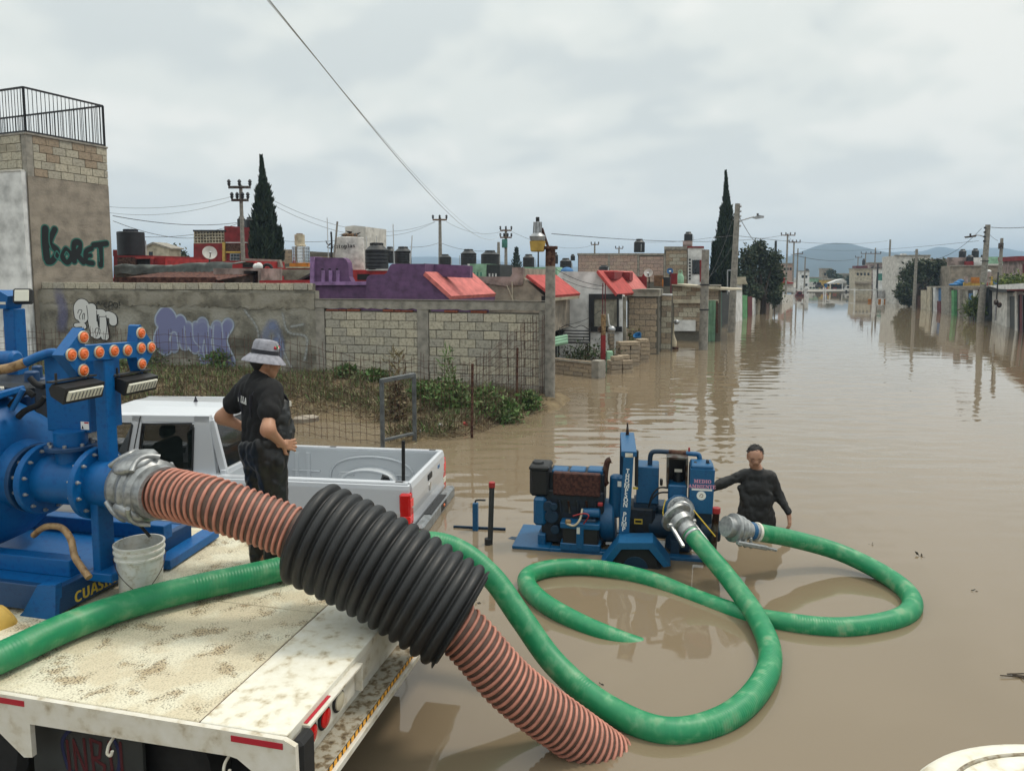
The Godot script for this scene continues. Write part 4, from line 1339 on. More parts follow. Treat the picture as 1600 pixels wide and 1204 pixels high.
	for i in 13:
		var an := PI * i / 12.0
		ring.append(Vector3(cos(an) * 0.17, sin(an) * 0.17, 0))
	tube(st, ring, 0.06, 8)
	tag(obj("old_tyre", st, M.rubber, self, Transform3D(Basis(), tp)), "half-hidden black tyre on the roof beside white bags", "tyre")
	st = mb()
	for q in [[400, 417, 0.13], [404.5, 416.5, 0.15]]:
		ball(st, at(q[0], q[1], 28.4), Vector3(q[2], q[2] * 1.1, q[2]), 6)
	tag(obj("white_bag", st, M.white_wall), "two white bags standing left of the black tyre", "bag")
	h = plot("solar_panel_frame", "dark tilted panel leaning on the red roof left of the purple parapet", "panel", 455, 23.4)
	slab("panel", [[457, 441], [484, 426.5], [484, 430], [464, 441]], 0.8, M.gate_dark, h)
	h = plot("block_house_behind_tanks", "brown block house behind the chrome water tank", "house", 436, 44.0)
	slab("wall", [[436, 391], [458, 391], [458, 399], [520, 394], [520, 440], [436, 440]], 5.0, M.mortar, h)
	pxblocks(h, 437, 392, 457, 412, [M.brown_block0, M.brown_block1, M.brown_block2], 61)
	pxblocks(h, 484, 398, 519, 412, [M.brown_block0, M.brown_block1, M.brown_block2], 62)
	tank("small cream water tank standing on top of the chrome one", 460.5, 476, 364.5, 383.5, 30.0, M.tank_cream, M.wood, "", 1)
	tk = tank("chrome water tank with a cream lid carrying a smaller tank", 457, 484, 382, 412, 30.0, M.chrome, M.tank_cream, "", 1)
	h = plot("tank_base", "ochre masonry base under the chrome water tank", "base", 452, 30.0)
	rect("base", 452, 411, 482, 420, 1.4, M.orange_paint, h, 0.55)
	rect("slab", 446, 416.5, 485, 419, 1.8, M.tank_cream, h, 0.7)
	rect("red_edge", 433, 418, 486, 424, 1.0, M.red_roof, h, 0.6)

	# the purple house
	h = plot("purple_house", "purple house with curved parapets, lilac trim and a pink tiled awning", "house", 484, 22.0)
	slab("end_parapet", [[490, 402], [535, 402.5], [540, 405], [543, 410], [544.5, 420], [545, 432], [549, 440], [490, 440]], 0.25, M.purple, h)
	rect("pilaster", 484, 401, 490, 500, 0.5, M.lilac, h, 0.08)
	slab("ledge", [[490, 440], [576, 439.5], [576, 445], [490, 445.5]], 0.4, M.lilac, h, 0.10)
	rect("lower_wall", 490, 444, 578, 500, 4.0, M.purple, h)
	for i in 3:
		rect("lilac_column", 502 + i * 11.5, 422, 507 + i * 11.5, 440, 0.06, M.lilac, h, 0.05)
		rect("round_hole", 501.5 + i * 11.5, 419.5, 505 + i * 11.5, 421.5, 0.04, M.dark_void, h, 0.012)
	slab("front_wall", [[572, 500], [572, 436], [574, 432], [579, 429], [600, 428.3], [604, 426], [606, 422], [609, 415], [613, 412], [664, 412], [664, 430], [703, 465], [703, 500]], 3.6, M.purple, h, 0.25)
	slab("far_parapet", [[662, 411.5], [734, 415], [734, 434], [662, 431]], 0.25, M.purple, h, -0.4)
	# the awning slopes down towards the street; its depth runs away from the viewer
	var t0 := hit(h, 664, 430, 0.27); var t1 := hit(h, 703, 465, 0.27)
	st = mb()
	var lean := Transform3D(Basis(Vector3.RIGHT, Vector3.UP, Vector3(-0.1156, 0, 0.9925)), Vector3.ZERO)
	prism(st, PackedVector2Array([t0, t0 + Vector2(0.06, 0.10), t1 + Vector2(0.10, 0.05), t1 + Vector2(0.06, -0.05)]), 0.32, -2.7, lean)
	obj("tiled_awning", st, M.pink_roof, h)
	st = mb()
	prism(st, PackedVector2Array([t1 + Vector2(-0.25, -0.05), t1 + Vector2(0.07, -0.05), t1 + Vector2(0.05, -0.22), t1 + Vector2(-0.25, -0.22)]), 0.30, -2.7, lean)
	obj("awning_fascia", st, M.purple, h)
	h = plot("red_house_behind", "low red wall with a dark window behind the purple parapet", "house", 543, 27.0)
	rect("wall", 540, 421.5, 608, 450, 1.5, M.red_bright, h)
	rect("window", 558, 428, 577, 437, 0.05, M.dark_void, h, 0.03)
	rect("ledge", 572, 420, 609, 422.5, 1.6, M.white_dirty, h, 0.06)
	h = plot("white_stair_tower", "pale stair tower rising behind the white water tank", "house", 539, 40.0)
	slab("wall", [[539, 354], [552, 352], [571, 354], [571, 440], [539, 440]], 2.5, M.white_dirty, h)
	# the white tank with black lettering and a torn plastic hood
	var wt := tank("big white water tank with black lettering and torn plastic on top", 525, 569.5, 365, 423.5, 28.0, M.tank_white, M.wood, "", 1)
	var rr0 := 22.3 * 28.0 / FL
	st = mb()
	for i in 46:
		var an := r.randf() * TAU
		var p := Vector3(cos(an) * r.randf_range(0.15, 0.42), r.randf_range(1.22, 1.40), sin(an) * r.randf_range(0.15, 0.42))
		var q := p + Vector3(r.randfn(), r.randfn() * 0.5, r.randfn()) * 0.12
		var s := p + Vector3(r.randfn(), r.randfn() * 0.5, r.randfn()) * 0.12
		tri(st, p, q, s)
	obj("torn_plastic", st, M.tank_black, wt)
	lettering(wt, "Rotoplas", 0.14, M.print_black, Transform3D(Basis.from_euler(Vector3(0, -wt.rotation.y + 0.15, 0.06)), Basis(Vector3.UP, -wt.rotation.y) * Vector3(-0.12, 0.92, rr0 + 0.03)), "lettering", "Droid Serif")
	tank("large ribbed black tank right of the white tank", 571, 607, 379, 421, 27.0, M.tank_black, M.tank_black)
	tank("black tank half hidden behind the large ribbed one", 602, 617, 385, 411, 30.0, M.tank_black, M.tank_black)
	tank("black tank with a low lid between two pale rods on the purple parapet", 617, 643, 385, 412, 28.0, M.tank_black, M.tank_black)
	tank("dark tank below the thin utility pole", 686, 705, 397, 413.5, 40.0, M.tank_black, M.tank_black)
	tank("dark tank with a white cloth hung on it", 720, 744.5, 389, 414, 38.0, M.tank_black, M.tank_black)
	tank("bulging black tank above the grey stucco house", 751.5, 780, 391, 414, 36.0, M.tank_black, M.tank_black)
	tank("black tank left of the yellow shaded lamp", 817, 835, 397, 417, 36.0, M.tank_black, M.tank_black)
	tank("black tank between the lamp pole and the white house", 875, 893, 403, 421, 34.0, M.tank_black, M.tank_black)
	tank("small dark tank on a stand right of the lamp pole", 891.5, 898.5, 397, 407, 48.0, M.tank_black, M.tank_black)
	tank("black tank peeping from behind the lamp pole", 863, 872, 394, 412, 38.0, M.tank_black, M.tank_black)
	tank("far black tank on the block building, left one", 990.5, 1007.5, 373, 394, 45.5, M.tank_black, M.tank_black)
	tank("far black tank on its concrete stand by the white stair tower", 1069, 1082, 362, 377, 46.0, M.tank_black, M.tank_black)
	tank("low dark tank on the red awning house", 936, 951, 414, 424, 30.0, M.tank_black, M.tank_black)
	for q in [[601, 430, 423, 585, 27.5, "thin rod rising from the purple roof between two black tanks", 0.02], [614, 350, 412, 616, 27.0, "tall thin rod in front of the half hidden tank", 0.018], [644, 368, 412, 640, 27.0, "leaning pale rod right of the black tanks", 0.02], [572, 368, 390, 574, 29.0, "short rod behind the white tank", 0.018], [588, 368, 382, 588, 27.2, "short rod on the large ribbed tank", 0.014], [511, 340, 402, 513, 26.0, "thin pale antenna rod above the purple end parapet", 0.015]]:
		var b0 := at(q[3], q[2], q[4]); var b1 := at(q[0], q[1], q[4])
		tag(tubepart("roof_rod", [b0 - Vector3(0, 0.3, 0), b1], q[6], M.pale_cable, self, 5), q[5], "rod", "thin rods on the roofs")
	h = thing("leaning_post", "thick leaning grey post behind the purple end parapet", "post")
	tubepart("post", [at(522, 402, 26.5), at(527, 346, 26.5)], 0.035, M.concrete_pole, h, 8)
	h = thing("burnt_post", "black crooked post with tangled wires left of the white tank", "post")
	tubepart("post", spl([at(517, 402, 27.0), at(518, 380, 27.0), at(517, 362, 27.0)], 3), 0.035, M.iron, h, 7)
	tubepart("wire_tangle", spl([at(509, 376, 27.0), at(512, 382, 27.0), at(517, 380, 27.0), at(511, 386, 27.0), at(518, 388, 27.0)], 5), 0.018, M.wire, h, 5)

	# mint house, grey stucco house, white house
	h = plot("mint_house", "pale mint parapet with slots between the purple and grey houses", "house", 733, 30.0)
	rect("mint_wall", 732, 412, 759, 450, 2.0, M.mint, h)
	rect("white_edge", 730.5, 412, 733, 436, 0.4, M.white_wall, h, 0.06)
	rect("dark_wall", 759, 413, 781, 450, 2.0, M.gate_dark, h, -0.1)
	for i in 3:
		rect("slot", 739.5 + i * 5.5, 425, 741.5 + i * 5.5, 431, 0.04, M.teal_paint, h, 0.02)
		rect("pale_slot", 763.5 + i * 5.0, 427, 765.8 + i * 5.0, 432, 0.04, M.white_wall, h, -0.07)
	h = plot("grey_stucco_house", "unpainted grey stucco house with stepped parapet and a coral red awning", "house", 740, 24.0)
	slab("side_wall", [[740, 434], [796, 434], [800, 430], [800, 419], [817, 419], [818, 434], [858, 469], [858, 520], [740, 520]], 3.6, M.plaster_tan, h)
	slab("upper_band", [[741, 432], [797, 432.5], [800, 428], [800, 417.5], [817, 417.5], [817, 445], [790, 447], [741, 440]], 0.2, M.pink_wall, h, 0.05)
	t0 = hit(h, 822, 433, 0.05); t1 = hit(h, 862, 463, 0.05)
	st = mb()
	prism(st, PackedVector2Array([t0, t0 + Vector2(0.05, 0.08), t1 + Vector2(0.08, 0.04), t1 + Vector2(0.05, -0.04)]), 0.1, -2.7, lean)
	obj("coral_awning", st, M.red_roof, h)
	st = mb()
	prism(st, PackedVector2Array([t1 + Vector2(-0.1, -0.04), t1 + Vector2(0.06, -0.04), t1 + Vector2(0.04, -0.14), t1 + Vector2(-0.1, -0.14)]), 0.08, -2.68, lean)
	obj("awning_edge", st, M.cream, h)
	for q in [[792, 446, 803, 472], [800, 440, 801, 472]]:
		tubepart("wall_pipe", [Vector3(hit(h, q[0], q[1], 0.08).x, hit(h, q[0], q[1], 0.08).y, 0.08), Vector3(hit(h, q[2], q[3], 0.08).x, hit(h, q[2], q[3], 0.08).y, 0.08)], 0.02, M.cream, h, 6)
	rect("dark_opening", 846, 462, 853, 473, 0.05, M.dark_void, h, 0.02)
	h = plot("mint_parapet", "flat pale mint parapet behind the coral awning", "wall", 819, 29.0)
	rect("wall", 819, 417, 870, 440, 1.0, M.mint, h)
	h = plot("white_corner_house", "white house with black framed window, barred window and red awnings at the water", "house", 866, 26.5)
	slab("side_wall", [[866, 436], [876, 424], [934, 424.5], [934, 428], [963, 461], [974, 461], [974, 560], [866, 560]], 0.4, M.white_wall, h)
	slab("rear_body", [[868, 436], [878, 425], [930, 425.5], [955, 461], [955, 560], [868, 560]], 4.0, M.white_wall, h, -0.4)
	t0 = hit(h, 933, 426, 0.05); t1 = hit(h, 962, 461, 0.05)
	st = mb()
	prism(st, PackedVector2Array([t0, t0 + Vector2(0.04, 0.09), t1 + Vector2(0.08, 0.04), t1 + Vector2(0.03, -0.04)]), 0.12, -2.6, lean)
	obj("red_awning", st, M.red_roof, h)
	st = mb()
	prism(st, PackedVector2Array([t0, t0 + Vector2(0.04, 0.085), t1 + Vector2(0.08, 0.035), t1 + Vector2(0.03, -0.04)]), -2.61, -5.0, lean)
	obj("pink_awning", st, M.pink_roof, h)
	slab("red_parapet", [[932, 424], [960, 424], [960, 436], [935, 436]], 2.6, M.red_wall, h, -0.5)
	rect("rear_red_parapet", 958, 425, 984, 438, 1.0, M.red_wall, h, -2.6)
	var fr := rect("window", 927.5, 467, 966, 513, 0.05, M.curtain, h, 0.015)
	for q in [[920, 459, 972, 467], [920, 510, 972, 518], [920, 467, 928, 510], [964, 467, 967, 510]]:
		rect("frame", q[0], q[1], q[2], q[3], 0.12, M.trim_black, h, 0.09, fr)
	rect("curtain_edge", 960, 467, 964, 510, 0.03, M.plaster_dark, h, 0.04, fr)
	rect("drain_pipe", 965.5, 459, 967, 513, 0.04, M.iron, h, 0.13)
	rect("pier", 967, 460, 973, 560, 0.2, M.white_wall, h, 0.06)
	rect("grey_pier", 973.5, 463, 978, 560, 0.15, M.plaster_dark, h, 0.02)
	st = mb()
	for i in 5:
		var q := hit(h, 866.5 + i * 3.2, 474, 0.25); var q2 := hit(h, 866.5 + i * 3.2, 527, 0.25)
		ab(st, Vector3(q.x - 0.018, q2.y, 0.22), Vector3(q.x + 0.018, q.y, 0.25))
	for j in 8:
		var q := hit(h, 866, 475 + j * 7.2, 0.25); var q2 := hit(h, 880, 475 + j * 7.2, 0.25)
		ab(st, Vector3(q.x, q.y - 0.018, 0.02), Vector3(q2.x, q.y + 0.018, 0.252))
	var bw := rect("barred_window", 866, 474, 879, 526, 0.04, M.dark_void, h, 0.02)
	obj("window_bars", st, M.trim_black, bw)
	h = thing("blue_dome", "round pale blue plastic dome on the white house roof", "dome", at(886, 424, 28.0))
	st = mb()
	ball(st, Vector3.ZERO, Vector3(0.25, 0.17, 0.2), 8)
	obj("shell", st, M.blue_wall, h)

func street() -> void:
	var st := mb()
	var h: Node3D
	var r := RandomNumberGenerator.new(); r.seed = 44
	# ---- far side of the yard: block bay, free-standing wall end, low block house, upper block house ----
	h = plot("block_bay", "bare brown block bay wall beside the white house, behind the brick stacks", "wall", 982, 28.2)
	rect("core", 980, 461, 1029, 560, 0.3, M.mortar, h)
	pxblocks(h, 982, 463, 1027, 551, [M.brown_block0, M.brown_block1, M.brown_block2], 71)
	rect("ring_beam", 975, 452, 1030, 463, 1.8, M.plaster_dark, h, 0.12)
	h = plot("wall_end", "short free-standing block wall end with a concrete edge at the water", "wall", 1026, 29.2)
	rect("concrete_edge", 1026, 460, 1032, 560, 2.2, M.concrete, h, 0.04)
	rect("core", 1032, 461, 1050, 560, 0.2, M.mortar, h)
	pxblocks(h, 1032.5, 462, 1049.5, 553, [M.brown_block1, M.block0, M.brown_block2], 73)
	rect("white_top", 1028, 459, 1050, 461.5, 0.3, M.white_wall, h, 0.05)
	h = plot("low_block_house", "low block house with white lintel and sheet roof edge beside the short concrete post", "house", 1048, 34.0)
	rect("core", 1050, 446, 1126, 540, 4.0, M.mortar, h)
	pxblocks(h, 1051, 448, 1123, 469, [M.brown_block0, M.brown_block1, M.block0], 75)
	pxblocks(h, 1053, 474, 1104, 516, [M.brown_block0, M.brown_block1, M.block0], 76)
	rect("lintel", 1052, 468, 1123, 473.5, 0.5, M.cream, h, 0.16)
	slab("sheet_roof_edge", [[1048, 442.5], [1130, 450], [1160, 451.5], [1160, 453.5], [1128, 453], [1048, 445.5]], 3.5, M.cream, h, 0.3)
	rect("white_panel", 1053, 500, 1087, 517, 0.12, M.white_wall, h, 0.12)
	st = mb()
	st.set_smooth_group(0)
	var cu := []
	for i in 21:
		var q := hit(h, lerpf(1105, 1119, i / 20.0), 470, 0.2)
		cu.append(Vector3(q.x, 0, 0.2 + 0.06 * sin(i * 1.9)))
	var ct := hit(h, 1105, 469, 0.2).y
	for i in 20:
		quad(st, cu[i], cu[i + 1], cu[i + 1] + Vector3(0, ct, 0), cu[i] + Vector3(0, ct, 0))
	obj("mint_curtain", st, M.mint, h)
	rect("door_post", 1119, 470, 1122, 520, 0.12, M.rusty, h, 0.2)
	h = plot("upper_block_house", "large unfinished pinkish block house with a tank on its roof and a white stair tower", "house", 903, 45.0)
	slab("core", [[903, 396], [1038, 396], [1038, 386], [1098, 386], [1098, 470], [903, 470]], 7.0, M.mortar, h)
	pxblocks(h, 904, 398.5, 950, 425, [M.pink_block0, M.pink_block1, M.pink_block2], 81)
	pxblocks(h, 953, 398.5, 996, 431, [M.pink_block0, M.pink_block1, M.pink_block2], 82)
	pxblocks(h, 999, 398.5, 1037, 440, [M.pink_block0, M.pink_block1, M.pink_block2], 83)
	pxblocks(h, 1040, 390, 1074, 442, [M.brown_block0, M.brown_block1, M.block1], 84)
	for q in [[950, 953], [996, 999], [1037, 1040]]:
		rect("column", q[0], 397, q[1], 446, 0.3, M.concrete, h, 0.03)
	rect("coping", 902, 395.5, 1038, 398.5, 0.4, M.concrete, h, 0.06)
	rect("upper_coping", 1038, 385, 1075, 390, 0.4, M.concrete, h, 0.06)
	rect("tank_stand", 1067, 376, 1081, 387, 1.0, M.pink_wall, h, -0.5)
	rect("stair_tower", 1075, 387, 1098, 445, 3.0, M.white_wall, h, 0.4)
	rect("red_trim", 1074, 384.5, 1100, 387, 0.4, M.red_wall, h, 0.46)
	var wn := rect("window", 1082, 406, 1093, 428, 0.06, M.glass_dark, h, 0.43)
	for k in 4:
		rect("glazing_bar", 1081.6 + k * 3.6, 405.5, 1082.3 + k * 3.6, 428.5, 0.05, M.iron, h, 0.46, wn)
	rect("red_wall", 1093.5, 406, 1099, 440, 0.2, M.red_wall, h, 0.46)
	for k in 7:
		rect("slot", 1076.5, 404 + k * 5, 1079.5, 407 + k * 5, 0.04, M.iron, h, 0.43)
	h = plot("red_roof_wall", "dark red roof wall with clutter below the satellite dishes", "wall", 985, 31.0)
	slab("wall", [[984, 432], [1003, 432], [1005, 428], [1010, 426], [1010, 450], [984, 450]], 0.3, M.red_wall, h)
	rect("red_block", 1048, 427, 1058, 444, 0.3, M.red_wall, h)
	rect("clutter", 1022, 430, 1036, 447, 0.5, M.wood, h, -0.2)
	rect("clutter", 1036, 433, 1047, 447, 0.5, M.gate_dark, h, -0.3)
	rect("orange_pole", 1035, 436, 1036.5, 448, 0.05, M.orange_paint, h, 0.1)
	rect("red_pole", 1047.5, 425, 1049.5, 458, 0.06, M.maroon, h, 0.1)
	dish("pale blue satellite dish on the red roof wall", 1014, 427.5, 7, 30.5, M.white_dirty, -0.4)
	dish("small bright blue satellite dish right of the clutter", 1047, 424.5, 5, 31.5, M.blue_wall, -0.2)
	h = thing("mint_bottle", "mint green gas bottle standing on the low block house", "gas bottle", at(1063, 443, 33.0))
	st = mb()
	lathe(st, [Vector2(0, 0), Vector2(0.15, 0), Vector2(0.16, 0.05), Vector2(0.16, 0.32), Vector2(0.10, 0.42), Vector2(0.09, 0.44), Vector2(0.09, 0.5), Vector2(0, 0.5)], Transform3D(), 14)
	obj("body", st, M.mint, h)
	tubepart("handle_ring", [Vector3(-0.08, 0.5, 0), Vector3(-0.05, 0.6, 0), Vector3(0.05, 0.6, 0), Vector3(0.08, 0.5, 0)], 0.02, M.mint, h, 6)

	# ---- the yard in front of the white house ----
	var bp := on(946, 580, 0.0)
	h = thing("meter_post", "red and white painted meter post with twin red pipes and a round meter", "post", bp)
	var hh := func(py: float) -> float: return yat(bp, py)
	boxpart("lower_block", Vector3(-0.34, -0.5, -0.16), Vector3(-0.12, hh.call(562), 0.16), M.concrete, h, 0.02)
	boxpart("red_section", Vector3(-0.15, hh.call(562), -0.09), Vector3(-0.01, hh.call(523), 0.09), M.red_wall, h, 0.01)
	boxpart("cream_section", Vector3(-0.15, hh.call(523), -0.09), Vector3(-0.01, hh.call(491), 0.09), M.hose_tan, h, 0.01)
	boxpart("mint_section", Vector3(0.02, -0.4, -0.1), Vector3(0.22, hh.call(548), 0.12), M.mint, h, 0.02)
	tubepart("red_pipe", [Vector3(-0.11, hh.call(491), 0), Vector3(-0.11, hh.call(442), 0)], 0.016, M.maroon, h, 8)
	tubepart("red_pipe", [Vector3(-0.03, hh.call(491), 0), Vector3(-0.03, hh.call(443), 0)], 0.016, M.maroon, h, 8)
	st = mb()
	ball(st, Vector3(0.16, hh.call(514), 0.1), Vector3(0.13, 0.11, 0.12), 8)
	obj("round_meter", st, M.zinc, h)
	tubepart("white_conduit", spl([Vector3(0.05, hh.call(490), 0.11), Vector3(0.08, hh.call(504), 0.11), Vector3(0.14, hh.call(512), 0.1)], 4), 0.025, M.white_wall, h, 6)
	boxpart("bracket", Vector3(-0.26, hh.call(519), 0.0), Vector3(-0.16, hh.call(509), 0.12), M.steel, h)
	# brick stacks and the low brick wall; every block its own piece
	var pile := func(px: float, py: float, nx: int, rows: int, lbl: String, sd: int) -> void:
		var p := on(px, py, 0.0)
		var o := thing("brick_stack", lbl, "brick stack", Vector3(p.x, -0.3, p.z), 0.35)
		var q := RandomNumberGenerator.new(); q.seed = sd
		for j in rows:
			for i in nx:
				for k in 2:
					if j == rows - 1 and q.randf() < 0.3:
						continue
					var s := mb()
					bx(s, Vector3.ZERO, Vector3(0.36, 0.125, 0.19), 0.01)
					obj("brick", s, M["brown_block%d" % (q.randi() % 3)], o, Transform3D(Basis(Vector3.UP, q.randf_range(-0.12, 0.12)), Vector3(i * 0.38 + q.randf_range(-0.03, 0.03), 0.07 + j * 0.14, -k * 0.22)))
	pile.call(963, 583, 2, 6, "nearest stack of brown blocks at the water beside the meter post", 1)
	pile.call(975, 572, 2, 8, "ragged middle stack of brown blocks behind the nearest one", 2)
	pile.call(990, 567, 2, 8, "far stack of brown blocks in front of the grey barrel", 3)
	pile.call(958, 562, 2, 10, "tall loose stack of brown blocks against the white house", 4)
	var ba := on(860, 582, 0.0); var bb := on(934, 591, 0.0)
	h = wallroot("low_brick_wall", "low brown brick garden wall standing in the water below the bench", "wall", ba, bb)
	var L := Vector2(bb.x - ba.x, bb.z - ba.z).length()
	boxpart("core", Vector3(0, -0.5, -0.14), Vector3(L, 0.40, -0.04), M.mortar, h)
	blocks(h, 0.0, L, -0.12, 5, [M.brown_block0, M.brown_block1, M.brown_block2], 91, 0.36, 0.11, 0.012)
	boxpart("coping", Vector3(0, 0.40, -0.2), Vector3(L, 0.45, 0.02), M.concrete, h, 0.01)
	boxpart("end_pier", Vector3(L - 0.22, -0.5, -0.3), Vector3(L + 0.05, 0.52, 0.03), M.concrete, h, 0.01)
	var bk := at(895, 553, 24.6)
	h = thing("garden_bench", "black wrought iron garden bench behind the low brick wall", "bench", Vector3(bk.x, 0.35, bk.z), -0.28)
	boxpart("seat", Vector3(-0.55, 0.40, -0.2), Vector3(0.55, 0.44, 0.2), M.iron, h, 0.01)
	for k in 4:
		boxpart("back_rail", Vector3(-0.55, 0.48 + k * 0.10, -0.22), Vector3(0.55, 0.52 + k * 0.10, -0.19), M.iron, h, 0.005)
	for x in [-0.53, 0.53]:
		for z in [-0.2, 0.18]:
			boxpart("leg", Vector3(x - 0.025, -0.1, z - 0.02), Vector3(x + 0.025, 0.40 if z > 0 else 0.92, z + 0.02), M.iron, h)
	tubepart("scroll_top", spl([Vector3(-0.5, 0.85, -0.2), Vector3(-0.25, 0.98, -0.2), Vector3(0, 0.9, -0.2), Vector3(0.25, 0.98, -0.2), Vector3(0.5, 0.85, -0.2)], 5), 0.014, M.iron, h, 6)
	h = thing("rolled_mat", "rolled mint green mats lying on the garden wall by the lamp pole", "mat", at(874, 536, 21.0))
	for k in 3:
		st = mb()
		cyl(st, Vector3(-0.25, 0.1 - k * 0.075, 0.05 * k), Vector3(0.24, 0.19 - k * 0.075, -0.12 + 0.05 * k), 0.06, 12, 0.015)
		obj("roll", st, M.mint, h)
	var bl := on(1016, 551, 0.0)
	h = thing("grey_barrel", "grey plastic barrel standing at the end of the block bay", "barrel", Vector3(bl.x, 0, bl.z))
	st = mb()
	lathe(st, [Vector2(0, 0.3), Vector2(0.2, 0.3), Vector2(0.24, 0.34), Vector2(0.25, 0.95), Vector2(0.27, 0.97), Vector2(0.27, 1.02), Vector2(0.25, 1.02), Vector2(0.22, 0.6), Vector2(0, 0.6)], Transform3D(), 18)
	obj("body", st, M.zinc, h)
	st = mb()
	ball(st, Vector3(0.0, 0.1, 0.1), Vector3(0.3, 0.22, 0.2), 7)
	obj("black_bag", st, M.tank_black, h)
	var bq := at(997, 526, 27.0)
	h = thing("blue_tub", "blue plastic tub lying on the brick stacks", "tub", bq)
	st = mb()
	lathe(st, [Vector2(0, -0.08), Vector2(0.1, -0.08), Vector2(0.16, 0.1), Vector2(0.14, 0.1), Vector2(0.08, -0.05), Vector2(0, -0.05)], Transform3D(Basis.from_euler(Vector3(0.5, 0, 0.4)), Vector3.ZERO), 14)
	obj("shell", st, M.tarp_blue, h)
	st = mb()
	ball(st, Vector3.ZERO, Vector3(0.14, 0.16, 0.12), 6)
	tag(obj("white_sack", st, M.white_wall, self, Transform3D(Basis(), at(1007, 540, 27.2))), "white sack leaning beside the grey barrel", "sack")
	h = thing("bay_plant", "small potted shrub with yellow green leaves at the block bay", "plant", at(984, 532, 27.4))
	st = mb()
	tube(st, [Vector3(0, -0.6, 0), Vector3(0, 0.3, 0)], 0.02, 5)
	obj("stem", st, M.bark, h)
	put(leaves(160, func(rr): return Vector3(rr.randfn() * 0.18, 0.1 + rr.randfn() * 0.16, rr.randfn() * 0.12), Vector2(0.06, 0.12), [Color(0.12, 0.13, 0.03), Color(0.06, 0.08, 0.02)], 301, Vector3(0, 0.4, 0), 0.1), "foliage", M.leaf, h)
	h = thing("hose_reel_stand", "small yellow and brown water valve stand at the wall end", "valve", at(1052, 543, 30.0))
	boxpart("brick_foot", Vector3(-0.2, -0.6, -0.1), Vector3(0.2, 0.05, 0.1), M.rusty, h, 0.02)
	st = mb()
	lathe(st, [Vector2(0, 0.05), Vector2(0.14, 0.05), Vector2(0.15, 0.25), Vector2(0.07, 0.45), Vector2(0.03, 0.6), Vector2(0.03, 1.0), Vector2(0, 1.0)], Transform3D(), 10)
	obj("body", st, M.tank_cream, h)
	st = mb()
	ball(st, Vector3(0.1, 1.05, 0.1), Vector3(0.12, 0.1, 0.1), 6)
	obj("meter", st, M.zinc, h)
	stuff(tag(put(leaves(1500, func(rr):
		var p := on(rr.randf_range(1055, 1092), 521, 0.0)
		return p + Vector3(0, 0.05 + absf(rr.randfn()) * 0.12, rr.randfn() * 0.4), Vector2(0.03, 0.3), [Color(0.05, 0.06, 0.02), Color(0.12, 0.1, 0.05)], 302, Vector3(0, 1.2, 0), 0.1), "reeds", M.leaf), "dark reeds growing at the foot of the white panel", "reeds"))
	h = thing("garden_weeds", "dark leafy shrubs growing between the bench and the meter post", "shrub", at(915, 556, 24.3))
	put(leaves(900, func(rr): return Vector3(rr.randfn() * 0.45, -0.1 + absf(rr.randfn()) * 0.22, rr.randfn() * 0.3), Vector2(0.05, 0.1), [Color(0.03, 0.05, 0.015), Color(0.05, 0.08, 0.02), Color(0.06, 0.045, 0.025)], 303, Vector3(0, 0.5, 0), 0.1), "foliage", M.leaf, h)
	tubepart("stem", [Vector3(0, -0.7, 0), Vector3(0, 0.3, 0)], 0.02, M.bark, h, 5)

	# ---- the two near poles on the left side of the street ----
	var pb := on(1099, 546, 0.0)
	h = thing("short_post", "thick bare concrete post without fittings left of the cypress pole", "utility pole", pb)
	st = mb()
	tube(st, [Vector3(0, -0.8, 0), Vector3(0, yat(pb, 390), 0)], [0.19, 0.145], 10)
	obj("shaft", st, M.concrete_pole, h)
	for y in [1.6, 2.6]:
		st = mb()
		cyl(st, Vector3(0, y, 0), Vector3(0, y + 0.05, 0), 0.19, 10)
		obj("strap", st, M.iron, h)
	var pc := on(1142, 519, 0.0)
	h = thing("lamp_pole", "tall concrete street lamp pole in front of the cypress, lamp reaching right", "street lamp", pc)
	var ht := yat(pc, 318)
	st = mb()
	tube(st, [Vector3(0, -0.8, 0), Vector3(0.18, ht, 0)], [0.2, 0.13], 10)
	obj("shaft", st, M.concrete_pole, h)
	var y1 := yat(pc, 343)
	tubepart("arm", spl([Vector3(0.2, y1 - 0.1, 0), Vector3(0.7, y1 + 0.05, 0), Vector3(1.05, y1 + 0.16, 0)], 4), 0.035, M.zinc, h, 6)
	st = mb()
	prism(st, PackedVector2Array([Vector2(0.98, y1 + 0.10), Vector2(1.25, y1 + 0.24), Vector2(1.55, y1 + 0.18), Vector2(1.52, y1 + 0.08), Vector2(1.2, y1 + 0.04)]), 0.12, -0.12)
	obj("lamp_head", st, M.zinc, h)
	boxpart("photocell", Vector3(1.2, y1 + 0.22, -0.04), Vector3(1.28, y1 + 0.32, 0.04), M.iron, h)
	for k in 5:
		st = mb()
		lathe(st, [Vector2(0, 0), Vector2(0.05, 0.0), Vector2(0.07, 0.05), Vector2(0.05, 0.1), Vector2(0, 0.1)], Transform3D(Basis(), Vector3(0.30, ht - 0.2 - k * 0.25, 0.1)), 8)
		obj("insulator", st, M.zinc, h)
	cypress("tall slim cypress behind the street lamp pole", 1132, 452, 268, 46, 47.0, 221, [[-0.72, 0.55, 0.3], [-0.25, 0.62, 0.75], [0.3, 0.66, 0.7]])
	var dark_cols := [Color(0.030, 0.048, 0.020), Color(0.045, 0.062, 0.026), Color(0.020, 0.034, 0.014), Color(0.055, 0.060, 0.030)]
